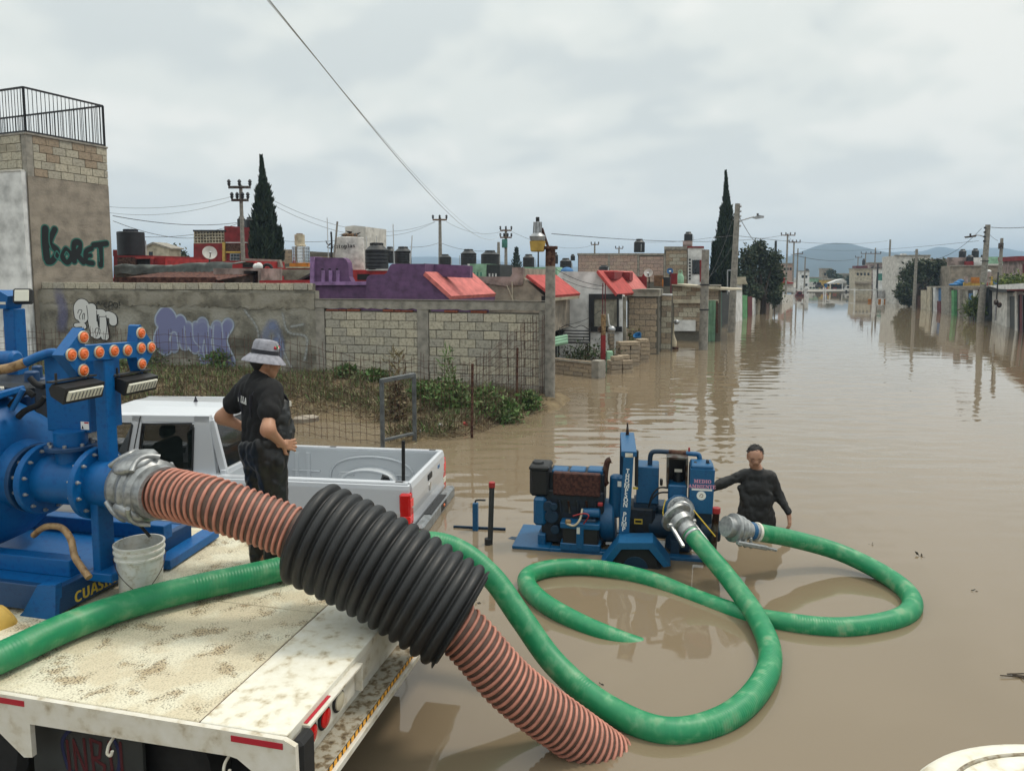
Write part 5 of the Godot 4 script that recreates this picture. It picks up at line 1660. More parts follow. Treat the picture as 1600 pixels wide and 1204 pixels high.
	tree("dense round street tree right of the cypress", 1192, 490, 58.0, [[1185, 425, 27, 24], [1170, 405, 13, 18], [1185, 392, 10, 14], [1207, 408, 13, 16], [1212, 430, 12, 17], [1165, 440, 13, 20], [1200, 452, 16, 16], [1176, 458, 14, 12], [1211, 466, 8, 9]], dark_cols, 401, Vector2(0.16, 0.30), 9000)
	h = thing("yellow_shrub", "bright yellow green shrub at the right foot of the round tree", "shrub", at(1211, 470, 62.0))
	put(leaves(700, func(rr): return Vector3(rr.randfn() * 0.3, rr.randf_range(0.0, 1.9), rr.randfn() * 0.3), Vector2(0.14, 0.25), [Color(0.10, 0.13, 0.015), Color(0.07, 0.10, 0.015)], 403, Vector3.ZERO, 0.1), "foliage", M.leaf, h)
	tubepart("stem", [Vector3(0, -1.2, 0), Vector3(0, 1.0, 0)], 0.05, M.bark, h, 5)

	# ---- gates and pillars along the left side of the street ----
	var sa := on(1120, 513, 0.0); var sb := on(1245, 467, 0.0)
	h = wallroot("left_street_wall", "row of coloured gates and white pillars in the water below the round tree", "wall", sa, sb)
	var parts := [["teal_gate", 1122, 1128, 456, "teal_paint", 0.0], ["dark_gate", 1128, 1146, 457, "gate_dark", -0.1], ["white_pillar", 1150, 1160, 444, "white_wall", 0.15], ["green_gate", 1160.5, 1168, 461, "green_paint", 0.0], ["maroon_gate", 1169, 1175.5, 463, "maroon", 0.0], ["white_gate", 1176, 1181, 465, "white_wall", 0.0], ["cream_wall", 1181.5, 1191, 463, "cream", -0.1], ["white_pillar", 1192, 1196, 456, "white_dirty", 0.12], ["brown_gate", 1196.5, 1202, 463, "rusty", -0.05], ["grey_wall", 1203, 1208, 463, "concrete", 0.0], ["dark_gap", 1208.5, 1222, 462, "gate_dark", -0.2], ["pale_wall", 1222.5, 1240, 460, "white_dirty", 0.0]]
	for p in parts:
		rect(p[0], p[1], p[3], p[2], 520, 0.25, M[p[4]], h, p[5])
	h = plot("entrance_canopy", "small cream concrete canopy on the white pillar beside the lamp pole", "canopy", 1147, 43.0)
	slab("slab", [[1146, 433], [1166, 432.5], [1166, 438], [1169, 444], [1147, 444]], 1.4, M.cream, h)
	rect("white_post", 1150, 444, 1160, 456, 0.5, M.white_wall, h, -0.2)
	rect("steel_frame", 1136, 421, 1138, 460, 0.1, M.zinc, h, -0.4)
	rect("steel_frame", 1136, 421, 1143, 423, 0.1, M.zinc, h, -0.4)

	# ---- the end of the street ----
	var poles := [["far pole with double row of insulators, left of three at the street's end", 1227.5, 92.0, 365, 470, [[367.5, 11, 4]]], ["second far pole with one crossarm, right of the first", 1238, 104.0, 377, 468, [[378.5, 9, 4]]], ["third far pole with low crossarm before the hill", 1244.5, 118.0, 388, 466, [[396.5, 7, 2]]],
		["far dark transformer pole above the round tree", 1210.5, 66.0, 376, 440, []], ["thin far rod pole between hill and street end", 1256.5, 120.0, 401, 462, []], ["slim far pole right of the street gap", 1339, 150.0, 401, 455, [[402, 5, 2]]],
		["far pole with crossarm over the red water tank", 1350, 140.0, 395, 465, [[396, 8, 3]]], ["far tall pole with wide crossarm left of the bare tall pole", 1365, 125.0, 387, 465, [[396, 8, 3]]], ["tall bare grey pole in front of the far houses", 1387.5, 88.0, 374, 462, []],
		["dark thick pole left of the turquoise panel", 1370, 100.0, 412, 460, []], ["dark thick pole right of the turquoise panel", 1382, 100.0, 409, 460, []], ["thin concrete pole in front of the white tower house", 1428.5, 62.0, 389, 478, []]]
	for p in poles:
		upole(p[0], p[1], p[2], p[3], p[4], 0.13, p[5], M.concrete_pole if p[0].find("dark") < 0 else M.iron, "utility pole", "")
	upole("two-tier utility pole beside the left cypress with six insulators", 380, 35.0, 289, 420, 0.1, [[293, 17, 3, 1], [313, 13, 4, 1]], M.concrete_pole)
	upole("thin utility pole with one crossarm above the purple house", 688, 55.0, 340, 420, 0.13, [[343.5, 11, 3]], M.concrete_pole)
	var tpx := upole("two-tier utility pole with a grey transformer left of the yellow lamp", 790.5, 62.0, 358, 430, 0.13, [[360, 9, 3], [371, 9, 4]], M.concrete_pole)
	st = mb()
	cyl(st, Vector3(-0.1, 2.3, 0.2), Vector3(-0.1, 3.0, 0.2), 0.24, 12, 0.03)
	obj("transformer", st, M.teal_paint, tpx)
	upole("faint far pole right of the yellow lamp", 929, 95.0, 380, 420, 0.12, [[382, 6, 3]], M.concrete_pole)
	upole("faint far pole left of the far roof tank", 967, 110.0, 387, 415, 0.12, [[388, 6, 3]], M.concrete_pole)
	upole("leaning grey stub pole left of the transformer pole", 779, 45.0, 378, 405, 0.1, [], M.concrete_pole)
	upole("thin dark post below the yellow lamp", 841, 60.0, 391, 430, 0.07, [], M.iron)
	upole("thin pole with a small lamp arm between the tanks and the gabled house", 273, 60.0, 384, 420, 0.05, [], M.iron)
	h = thing("distant_cypress", "small far cypress silhouette above the mint parapet", "tree", at(807, 420, 80.0))
	tubepart("trunk", [Vector3(0, -2, 0), Vector3(0, 1, 0)], 0.1, M.bark, h, 5)
	put(leaves(700, func(rr):
		var t: float = rr.randf()
		return Vector3(rr.randfn() * 0.3 * (1.0 - t), -0.5 + t * 2.6, rr.randfn() * 0.3 * (1.0 - t)), Vector2(0.15, 0.4), [Color(0.015, 0.03, 0.015)], 411, Vector3(0, 1.5, 0), 0.05), "crown", M.leaf, h)
	h = thing("gap_tree", "small dark broadleaf trees seen between the gabled house and the red house", "tree", at(276, 405, 55.0))
	tubepart("trunk", [Vector3(0, -2, 0), Vector3(0, 0.6, 0)], 0.1, M.bark, h, 5)
	put(leaves(500, func(rr): return Vector3(rr.randf_range(-0.5, 0.6), absf(rr.randfn()) * 0.35, rr.randfn() * 0.3), Vector2(0.15, 0.25), dark_cols, 412, Vector3.ZERO, 0.05), "crown", M.leaf, h)
	# houses, trees and vehicles at the end of the street
	var fars := [["grey_block_house", "far grey block house behind the two crossarm poles", 1222, 412, 1240, 455, 112.0, "pink_block0"], ["white_far_house", "far white house with a blue roof tank, left of the street gap", 1250, 424, 1265, 455, 150.0, "white_wall"], ["green_far_house", "far pale green wall behind the parked vehicles", 1264, 434, 1284, 458, 160.0, "mint"], ["gable_far_house", "far brownish gable house below the hill", 1285, 420, 1300, 452, 170.0, "plaster_tan"],
		["ochre_far_house", "far ochre wall left of the white tent", 1284, 437, 1312, 456, 155.0, "yellow_paint"], ["dark_far_house", "far dark-roofed low house right of the gable house", 1300, 428, 1336, 450, 180.0, "plaster_dark"], ["cream_far_house", "far two-storey cream house with dark windows right of the street gap", 1336, 420, 1362, 462, 125.0, "cream"], ["pink_far_house", "far pink house behind the turquoise panel", 1358, 411, 1384, 462, 130.0, "pink_wall"],
		["brick_far_house", "far house with an orange brick wall right of the turquoise panel", 1376, 420, 1398, 462, 110.0, "white_wall"]]
	for f in fars:
		h = plot(f[0], f[1], "house", f[2], f[6])
		rect("wall", f[2], f[3], f[4], f[5], 6.0, M[f[7]], h)
		rect("roof_edge", f[2] - 0.7, f[3] - 1.2, f[4] + 0.7, f[3] + 0.3, 6.4, M.concrete, h, 0.2)
		var nwin := int((f[4] - f[2]) / 8.0) + 1
		for k in nwin:
			var x0: float = lerpf(f[2] + 2, f[4] - 2, (k + 0.5) / nwin)
			rect("window", x0 - 1.6, f[3] + 6, x0 + 1.6, f[3] + 10, 0.08, M.glass_dark, h, 0.03)
		if f[0] == "brick_far_house":
			rect("brick_wall", 1392, 423, 1397.6, 440, 0.3, M.rusty, h, 0.1)
			rect("turquoise_panel", 1372.5, 427, 1380.5, 438, 0.2, M.teal_paint, h, 0.1)
			rect("pale_blue_strip", 1380.5, 440, 1383, 455, 0.2, M.blue_wall, h, 0.1)
		if f[0] == "cream_far_house":
			rect("dark_red_roof", 1338, 415, 1356, 421, 4.0, M.maroon, h, -0.2)
			rect("balcony", 1337, 440, 1362, 443, 1.0, M.plaster_tan, h, 0.8)
	tank("dark tank above the far dark red roof", 1347.5, 1352, 404, 414, 124.0, M.tank_black, M.tank_black)
	tank("blue-black tank on the far white house", 1258, 1264, 419.5, 424, 150.0, M.tank_black, M.tank_black)
	h = plot("red_awning_stall", "red and white striped awning shop front at the far left of the street end", "shop", 1213, 104.0)
	rect("wall", 1215, 440, 1240, 456, 2.0, M.white_dirty, h)
	slab("awning", [[1213, 436], [1226, 434], [1232, 440], [1240, 441], [1240, 443], [1214, 443]], 2.0, M.red_bright, h, 0.5)
	rect("window", 1219, 444, 1224, 449, 0.1, M.glass_dark, h, 0.03)
	h = plot("white_tent", "white peaked tent canopy at the end of the street", "tent", 1297, 133.0)
	slab("roof", [[1296, 442], [1310, 437], [1318, 435.5], [1323, 439], [1323, 441.5], [1297, 443.5]], 4.0, M.white_wall, h)
	rect("leg", 1297, 443, 1298.2, 453, 0.2, M.white_wall, h)
	rect("leg", 1316, 441, 1317.2, 453, 0.2, M.white_wall, h)
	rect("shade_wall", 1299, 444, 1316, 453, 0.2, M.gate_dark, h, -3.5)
	far_vehicle("white box van parked at the far end of the street", 1249.5, 1264, 441.5, 454, 140.0, M.white_wall, 1)
	far_vehicle("white truck parked right of the far box van", 1265, 1274, 440.5, 451, 150.0, M.white_dirty, 1)
	far_vehicle("grey lorry parked in the middle of the far street end", 1274, 1287, 441, 451, 152.0, M.steel, 0)
	far_vehicle("dark car parked under the white tent", 1311, 1321, 446.5, 453, 134.0, M.gate_dark, 0)
	far_vehicle("white pickup parked facing us beside the white tent", 1320.5, 1332, 446, 456, 132.0, M.white_wall, 0)
	far_vehicle("dark red car standing in the water behind the white pillars", 1244, 1257, 455, 465, 105.0, M.maroon, 0)
	h = plot("barrier_wall", "low red and orange roadwork barrier before the far vehicles", "barrier", 1286, 136.0)
	rect("red_panel", 1286, 449, 1294, 452, 0.2, M.red_bright, h)
	rect("orange_panel", 1302, 448.5, 1308, 453, 0.2, M.red_roof, h, 0.1)
	rect("blue_figure", 1289, 443, 1293, 449, 0.2, M.tarp_blue, h, -0.3)
	h = plot("white_rail_fence", "white rail fence with square posts across the far end of the water", "fence", 1216, 108.0)
	rect("top_rail", 1216, 451.5, 1336, 452.8, 0.1, M.white_wall, h, -0.05)
	for q in [1224, 1229, 1240, 1242.5, 1258, 1260, 1287.5, 1290.5]:
		rect("post", q - 0.9, 449, q + 0.9, 470, 0.25, M.white_wall, h)
	for q in [[1240, 1246], [1249, 1255]]:
		rect("yellow_panel", q[0], 462, q[1], 470, 0.2, M.orange_paint, h, 0.2)
	h = plot("mesh_cage", "white framed wire cage fence with yellow panels at the right of the street end", "fence", 1336, 84.0)
	rect("top_rail", 1335, 452, 1400, 453.5, 0.1, M.white_wall, h, -0.05)
	for q in [1336, 1370, 1399]:
		rect("post", q - 1.0, 450, q + 1.0, 472, 0.25, M.white_wall, h)
	for q in [[1357, 1362], [1373, 1377], [1382, 1387]]:
		rect("yellow_panel", q[0], 467, q[1], 478, 0.2, M.orange_paint, h, 0.1)
	st = mb()
	for k in 22:
		var q := hit(h, 1371 + k * 1.25, 454); var q2 := hit(h, 1371 + k * 1.25, 466)
		ab(st, Vector3(q.x - 0.02, q2.y, -0.03), Vector3(q.x + 0.02, q.y, 0.0))
	stuff(obj("wire_bars", st, M.steel, h))
	for q in [[1348, 444, 8, 5, "dark tree left behind the mesh cage"], [1326, 438, 6, 4, "dark tree behind the white pickup"], [1307, 434, 7, 4, "dark tree behind the white tent"], [1298, 428, 4, 5, "small palm-like tree above the far gable house"]]:
		tree(q[4], q[0], 452, 165.0, [[q[0], q[1], q[2], q[3]], [q[0] + 3, q[1] - 1, q[2] * 0.6, q[3] * 0.8]], dark_cols, 500 + int(q[0]), Vector2(0.4, 0.6), 500)

	# ---- the right side of the street ----
	right_side(dark_cols, r)
	cables()

func far_vehicle(label: String, x0: float, x1: float, y0: float, y1: float, z: float, m: Material, boxy: int) -> void:
	var h := plot("parked_vehicle", label, "vehicle", x0, z)
	var a := hit(h, x0, y1); var b := hit(h, x1, y0)
	var w := b.x - a.x; var t := b.y - a.y
	var st := mb()
	if boxy:
		prism(st, PackedVector2Array([Vector2(a.x, a.y + t * 0.15), Vector2(b.x, a.y + t * 0.15), Vector2(b.x, a.y + t * 0.55), Vector2(b.x - w * 0.12, a.y + t * 0.8), Vector2(b.x - w * 0.3, b.y), Vector2(a.x, b.y)]), 0.0, -2.0)
	else:
		prism(st, PackedVector2Array([Vector2(a.x, a.y + t * 0.15), Vector2(b.x, a.y + t * 0.15), Vector2(b.x, a.y + t * 0.5), Vector2(b.x - w * 0.2, a.y + t * 0.58), Vector2(b.x - w * 0.32, b.y), Vector2(a.x + w * 0.25, b.y), Vector2(a.x + w * 0.1, a.y + t * 0.58), Vector2(a.x, a.y + t * 0.5)]), 0.0, -1.8)
	obj("body", st, m, h)
	boxpart("window", Vector3(a.x + w * (0.62 if boxy else 0.26), a.y + t * 0.6, -0.1), Vector3(b.x - w * (0.14 if boxy else 0.34), a.y + t * 0.88, 0.03), M.glass_dark, h)
	for q in [0.2, 0.8]:
		st = mb()
		cyl(st, Vector3(a.x + w * q, a.y + t * 0.14, -0.2), Vector3(a.x + w * q, a.y + t * 0.14, 0.04), t * 0.15, 12)
		obj("wheel", st, M.rubber, h)

func right_side(dark_cols: Array, r: RandomNumberGenerator) -> void:
	var h: Node3D
	var st := mb()
	h = plot("white_tower_house", "pale two-storey white tower house behind the spreading right tree", "house", 1399, 78.0)
	rect("wall", 1399.5, 399, 1454, 490, 7.0, M.white_dirty, h)
	rect("parapet", 1399, 398, 1455, 400, 0.4, M.concrete, h, 0.1)
	rect("side_wing", 1454, 404, 1480, 470, 6.0, M.pink_wall, h, -1.0)
	rect("roof_bump", 1410, 396, 1417, 399, 1.0, M.white_wall, h, -0.5)
	h = plot("long_grey_wall_house", "long bare grey upper wall behind the right-hand gates", "house", 1488, 66.0)
	rect("wall", 1486, 415, 1604, 470, 6.0, M.plaster_tan, h)
	rect("pink_parapet", 1482, 402, 1512, 416, 0.4, M.pink_wall, h, -2.0)
	rect("white_parapet", 1522, 402, 1535, 416, 0.4, M.white_wall, h, -1.6)
	rect("red_base", 1510, 408, 1522, 416, 0.8, M.red_wall, h, -1.4)
	rect("mint_parapet", 1540, 401, 1572, 414, 0.4, M.mint, h, -2.2)
	rect("ledge", 1486, 414, 1604, 416, 0.4, M.concrete, h, 0.1)
	rect("pale_band", 1545, 412, 1580, 415, 0.6, M.white_dirty, h, -1.0)
	tank("black roof tank at the left above the long grey wall", 1499, 1509.5, 389, 402.5, 68.5, M.tank_black, M.tank_black)
	tank("black roof tank standing lower on the red base", 1511, 1521, 398, 408.5, 67.2, M.tank_black, M.tank_black)
	tank("black roof tank with an antenna left of the right lamp pole", 1519, 1529, 388, 402.5, 68.5, M.tank_black, M.tank_black)
	tank("small black tank on a red stand at the far right", 1577, 1583, 402, 409, 67.0, M.tank_black, M.tank_black)
	tank("small dark tank right behind the right lamp pole", 1533, 1536.5, 398, 403, 68.5, M.tank_black, M.tank_black)
	h = plot("red_frame_house", "reddish house corner with a window cut off by the right edge", "house", 1592, 58.0)
	rect("wall", 1596, 405, 1660, 440, 4.0, M.pink_wall, h)
	rect("roof", 1591, 400, 1660, 407, 4.4, M.red_wall, h, 0.3)
	rect("window", 1598.5, 412, 1610, 430, 0.1, M.maroon, h, 0.03)
	tree("spreading dark tree before the white tower house on the right", 1432, 478, 70.0, [[1448, 440, 30, 20], [1425, 430, 16, 16], [1440, 418, 16, 12], [1465, 418, 16, 12], [1480, 440, 17, 16], [1412, 455, 10, 12], [1420, 465, 12, 10], [1455, 458, 20, 10], [1478, 425, 10, 12]], dark_cols + [Color(0.06, 0.07, 0.03)], 421, Vector2(0.18, 0.34), 10000)
	# gates and walls at the water, running towards us
	var a := on(1404, 474, 0.0); var b := on(1545, 503, 0.0)
	h = wallroot("right_street_wall", "far row of gates and cream pillars below the spreading tree", "wall", a, b)
	var parts := [["white_wall", 1399, 1410, 455, "white_dirty", 0.0], ["grey_wall", 1410, 1432, 460, "concrete", -0.3], ["rust_gate", 1427, 1434, 462, "rusty", 0.0], ["cream_pillar", 1439, 1448, 453, "cream", 0.1], ["cream_pillar", 1449, 1454, 448.5, "cream", 0.15], ["black_gate", 1454.5, 1459, 450, "gate_dark", 0.0], ["white_pillar", 1458.5, 1460.5, 449, "white_wall", 0.2], ["blue_curtain", 1460.5, 1471, 449, "blue_wall", -0.1], ["red_lower_gate", 1460.5, 1470, 470, "maroon", 0.0], ["grey_pillar", 1471, 1483, 447, "concrete", 0.15], ["pale_gate", 1483, 1486, 450, "white_dirty", 0.0],
		["green_pillar", 1487, 1491, 453, "green_paint", 0.2], ["black_gate", 1491, 1498, 452, "gate_dark", 0.0], ["grey_post", 1497, 1500, 452, "concrete", 0.2], ["slate_gate", 1500, 1513, 454, "plaster_dark", 0.0], ["dark_gate", 1513, 1521, 453, "gate_dark", -0.1], ["white_post", 1521, 1523, 453, "white_wall", 0.2], ["rust_post", 1523, 1530, 452, "rusty", 0.0], ["pale_post", 1524.5, 1527, 455, "white_dirty", 0.1], ["dark_recess", 1530, 1546, 449, "gate_dark", -0.4]]
	for p in parts:
		rect(p[0], p[1], p[3], p[2], 512, 0.3, M[p[4]], h, p[5])
	slab("roof_edge", [[1448, 447], [1502, 446.5], [1545, 446], [1545, 448.5], [1502, 449], [1448, 449.5]], 1.2, M.concrete, h, 0.1)
	rect("blue_cloth", 1514, 458, 1520, 476, 0.1, M.blue_wall, h, 0.1)
	h = wallroot("near_right_gates", "near right white house front with slate and maroon gates under a white roof edge", "house", on(1547, 500, 0.0), on(1640, 534, 0.0))
	parts = [["grey_wall", 1545, 1551, 457, "concrete", 0.0], ["white_wall", 1551, 1574, 455, "white_dirty", 0.08], ["slate_gate", 1574, 1587, 463, "gate_dark", -0.06], ["white_pier", 1586, 1589, 455, "white_dirty", 0.1], ["maroon_gate", 1589, 1640, 460, "maroon", 0.0]]
	for p in parts:
		rect(p[0], p[1], p[3], p[2], 560, 0.3, M[p[4]], h, p[5])
	slab("roof_edge", [[1542, 446], [1640, 440], [1640, 450], [1575, 452], [1560, 451]], 1.5, M.white_wall, h, 0.5)
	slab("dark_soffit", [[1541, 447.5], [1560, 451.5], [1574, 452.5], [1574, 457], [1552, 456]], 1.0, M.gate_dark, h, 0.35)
	slab("red_line", [[1574, 452], [1640, 449], [1640, 453], [1574, 454]], 0.8, M.red_wall, h, 0.45)
	for i in 5:
		rect("gate_rib", 1591 + i * 7, 461, 1592 + i * 7, 560, 0.06, M.trim_black, h, 0.05)
	h = plot("water_meter", "tangled pipe riser with meters on the near right white wall", "meter", 1558, 39.0)
	tubepart("riser", [Vector3(hit(h, 1560, 430).x, hit(h, 1560, 425).y, 0), Vector3(hit(h, 1560, 430).x, hit(h, 1560, 470).y, 0)], 0.035, M.iron, h, 6)
	tubepart("riser_foot", spl([Vector3(hit(h, 1560, 430).x, hit(h, 1560, 470).y, 0), Vector3(hit(h, 1556, 475).x, hit(h, 1556, 476).y, 0.1), Vector3(hit(h, 1559, 430).x, hit(h, 1559, 500).y, 0.1)], 5), 0.04, M.zinc, h, 6)
	for q in [[1556, 472], [1561, 476]]:
		st = mb()
		ball(st, Vector3(hit(h, q[0], q[1]).x, hit(h, q[0], q[1]).y, 0.1), Vector3(0.12, 0.16, 0.1), 6)
		obj("meter", st, M.steel, h)
	# roof things above the right gates
	h = thing("blue_tarp", "crumpled bright blue tarpaulin on the roof right of the spreading tree", "tarpaulin", at(1500, 445, 60.0))
	st = mb()
	for q in [[0.0, 0.1, 0.5, 0.26], [0.35, 0.1, 0.3, 0.22], [-0.45, 0.02, 0.4, 0.12], [0.05, 0.3, 0.22, 0.18]]:
		ball(st, Vector3(q[0], q[1], 0), Vector3(q[2], q[3], 0.4), 6)
	obj("cloth", st, M.tarp_blue, h)
	h = plot("yellow_roof_wall", "ochre yellow roof walls above the right-hand gates", "wall", 1507, 58.0)
	rect("wall", 1507, 441, 1534, 449, 0.3, M.yellow_paint, h)
	rect("upper_wall", 1519, 433, 1531, 442, 0.3, M.orange_paint, h, 0.05)
	rect("post", 1509, 432, 1513, 442, 0.3, M.pink_wall, h, 0.08)
	rect("yellow_post", 1548, 432, 1552, 446, 0.3, M.yellow_paint, h, 0.06)
	rect("red_post", 1539, 436, 1544, 446, 0.3, M.red_bright, h, 0.06)
	rect("blue_bench", 1553, 440, 1568, 444, 0.5, M.blue_wall, h, 0.1)
	h = thing("roof_lamp", "round white globe lamp on a pink roof post right of the lamp pole", "lamp", at(1545, 435, 56.0))
	st = mb()
	ball(st, Vector3(0, 0.55, 0), Vector3(0.17, 0.12, 0.17), 7)
	obj("globe", st, M.white_wall, h)
	boxpart("post", Vector3(-0.12, -0.3, -0.12), Vector3(0.12, 0.46, 0.12), M.pink_wall, h)
	var greens := [Color(0.09, 0.13, 0.02), Color(0.13, 0.16, 0.03), Color(0.05, 0.08, 0.02)]
	h = thing("roof_plants", "bright green plants growing over the near right roof", "plant", at(1585, 445, 46.0))
	tubepart("stem", [Vector3(0, -0.4, 0), Vector3(0, 0.3, 0)], 0.03, M.bark, h, 5)
	put(leaves(900, func(rr): return Vector3(rr.randfn() * 0.5, absf(rr.randfn()) * 0.28, rr.randfn() * 0.35), Vector2(0.09, 0.2), greens, 431, Vector3(0, 0.3, 0), 0.12), "foliage", M.leaf, h)
	var pp := on(1523, 500, 0.0)
	h = thing("kerb_palm", "low bushy palm in the water left of the right lamp pole", "plant", pp)
	tubepart("stem", [Vector3(0, -0.4, 0), Vector3(0, 0.5, 0)], 0.09, M.bark, h, 6)
	put(leaves(700, func(rr):
		var an: float = rr.randf() * TAU
		var q: float = rr.randf()
		return Vector3(cos(an) * q * 0.8, 0.3 + 1.3 * rr.randf() * (1.0 - 0.5 * q), sin(an) * q * 0.6), Vector2(0.07, 0.4), greens, 433, Vector3(0, 0.5, 0), 0.15), "fronds", M.leaf, h)
	h = thing("planter_rock", "dark planter at the foot of the bushy palm", "planter", pp + Vector3(0.35, 0, 0.3))
	st = mb()
	lathe(st, [Vector2(0, -0.4), Vector2(0.42, -0.4), Vector2(0.5, 0.2), Vector2(0.44, 0.32), Vector2(0, 0.34)], Transform3D(), 12)
	obj("pot", st, M.gate_dark, h)
	# the right lamp pole
	var pc := on(1532, 503, 0.0)
	h = thing("lamp_pole", "right-hand concrete street lamp pole with lamp reaching left over the water", "street lamp", pc)
	var ht := yat(pc, 351)
	st = mb()
	tube(st, [Vector3(0, -0.8, 0), Vector3(0.14, ht, 0)], [0.23, 0.15], 10)
	obj("shaft", st, M.concrete_pole, h)
	var y1 := yat(pc, 369)
	tubepart("arm", spl([Vector3(0.1, y1 - 0.1, 0), Vector3(-0.4, y1 + 0.05, 0.1), Vector3(-0.8, y1 + 0.05, 0.2)], 4), 0.035, M.zinc, h, 6)
	st = mb()
	prism(st, PackedVector2Array([Vector2(-0.7, y1 + 0.08), Vector2(-1.05, y1 + 0.02), Vector2(-1.4, y1 - 0.02), Vector2(-1.3, y1 - 0.12), Vector2(-0.8, y1 - 0.06)]), 0.32, 0.08)
	obj("lamp_head", st, M.steel, h)
	boxpart("photocell", Vector3(-1.1, y1 + 0.02, 0.15), Vector3(-1.02, y1 + 0.16, 0.22), M.iron, h)
	for k in 4:
		st = mb()
		lathe(st, [Vector2(0, 0), Vector2(0.06, 0.0), Vector2(0.08, 0.06), Vector2(0.05, 0.12), Vector2(0, 0.12)], Transform3D(Basis(), Vector3(-0.1, ht - 0.25 - k * 0.28, 0.1)), 8)
		obj("insulator", st, M.iron, h)
	st = mb()
	cyl(st, Vector3(0.07, yat(pc, 408), 0), Vector3(0.07, yat(pc, 407), 0), 0.26, 10)
	obj("strap", st, M.iron, h)
	var rp := upole("grey pole with a box behind the right lamp pole", 1562, 52.0, 372, 440, 0.12, [], M.concrete_pole)
	boxpart("switch_box", Vector3(-0.3, 2.3, 0.1), Vector3(-0.05, 2.7, 0.3), M.steel, rp)

func cables() -> void:
	# the two long service drops that cross the sky to the yellow lamp
	for k in 2:
		var a := at(414 + k * 3, -4, 7.0)
		var b := at(783 + k * 2, 362 + k * 2, 60.0)
		cable("%s of the two long service cables crossing the sky from the top" % ["upper", "lower"][k], sag(a, b, 1.1 + k * 0.15), 0.004 + 0.004 * k, M.pale_cable, "")
	var runs := [[176, 337, 24.0, 372, 347.5, 36.0, 0.2, 0.02, "dark cable from the tower house to the two-tier pole"], [176, 345, 24.0, 330, 368, 36.0, 0.3, 0.016, "cable dropping from the tower to the breeze-block house"], [225, 370, 30.0, 372, 349, 36.0, 0.2, 0.016, "cable rising from the big dark tank to the two-tier pole"], [160, 322, 36.0, 370, 305, 36.0, 0.3, 0.012, "faint cable left of the two-tier pole"], [160, 331, 36.0, 372, 310, 36.0, 0.4, 0.012, "second faint cable left of the two-tier pole"],
		[396, 297, 36.0, 680, 346, 55.0, 1.3, 0.016, "upper sagging line from the two-tier pole to the thin pole"], [396, 303, 36.0, 679, 347, 55.0, 1.5, 0.016, "lower sagging line from the two-tier pole to the thin pole"], [697, 346, 55.0, 786, 361, 62.0, 0.5, 0.016, "line from the thin pole to the transformer pole"], [440, 376, 36.0, 523, 376, 30.0, 0.05, 0.014, "cable between the left cypress and the leaning post"],
		[800, 362, 62.0, 926, 383, 95.0, 0.8, 0.02, "line from the transformer pole to the faint far pole"], [640, 386, 40.0, 686, 379, 55.0, 0.1, 0.02, "cable from the black tanks to the thin pole"], [690, 380, 55.0, 770, 392, 45.0, 0.2, 0.02, "cable from the thin pole over the dark tanks"], [862, 365, 40.0, 1227, 367, 92.0, 0.6, 0.03, "faint line running from the lamp pole to the right"],
		[875, 433, 26.6, 942, 452, 24.0, 0.1, 0.014, "upper cable from the lamp pole to the twin red pipes"], [868, 420, 24.0, 944, 447, 24.0, 0.1, 0.014, "cable over the white house to the twin red pipes"], [880, 507, 24.5, 940, 484, 24.0, 0.12, 0.012, "string of small lights across the white house wall"], [1152, 332, 39.6, 1195, 392, 58.0, 0.3, 0.03, "thick cable from the lamp pole down to the round tree"], [1147, 335, 39.6, 1105, 440, 34.0, 0.3, 0.016, "cable fanning left from the lamp pole in front of the cypress"], [1147, 350, 39.6, 1110, 400, 44.0, 0.1, 0.014, "upper cable fanning left from the lamp pole"], [1146, 380, 39.6, 1108, 432, 36.0, 0.2, 0.014, "lowest cable fanning left from the lamp pole"],
		[1114, 371, 39.0, 1150, 368, 39.6, 0.0, 0.03, "pale horizontal tie across the lamp pole"], [1112, 371, 39.0, 1000, 378, 46.0, 0.1, 0.012, "thin cable from the pale tie to the block house"], [1150, 368, 39.6, 1387, 376, 88.0, 0.4, 0.02, "thin line over the street towards the right"], [1236, 397, 110.0, 1335, 405, 150.0, 0.6, 0.06, "far dark line across the hill"], [1232, 367, 92.0, 1240, 379, 104.0, 0.1, 0.03, "short line between the far crossarm poles"],
		[1455, 405, 60.0, 1534, 357, 49.9, 0.5, 0.03, "cable rising to the right lamp pole from the left"], [1540, 354, 49.9, 1640, 350, 44.0, 0.15, 0.03, "cable leaving the right lamp pole to the right edge"], [1540, 358, 49.9, 1560, 376, 52.0, 0.1, 0.02, "cable from the right lamp pole to the box pole"], [1250, 388, 118.0, 1530, 376, 52.0, 0.5, 0.02, "faint line across the far right sky"], [1450, 403, 62.0, 1428, 392, 62.0, 0.05, 0.02, "short cable at the thin concrete pole"]]
	for c in runs:
		cable(c[8], sag(at(c[0], c[1], c[2]), at(c[3], c[4], c[5]), c[6]), c[7] * 0.6, M.wire, "")

const TURN := -0.23562   # the flatbed lies 13.5 degrees off the picture plane

func hook(root: Node3D, p: Vector3, m: Material) -> void:
	tubepart("rope_hook", spl([p, p + Vector3(-0.012, -0.03, 0.02), p + Vector3(-0.005, -0.06, 0.04), p + Vector3(0.025, -0.06, 0.05), p + Vector3(0.035, -0.035, 0.05)], 5), 0.008, m, root, 7)

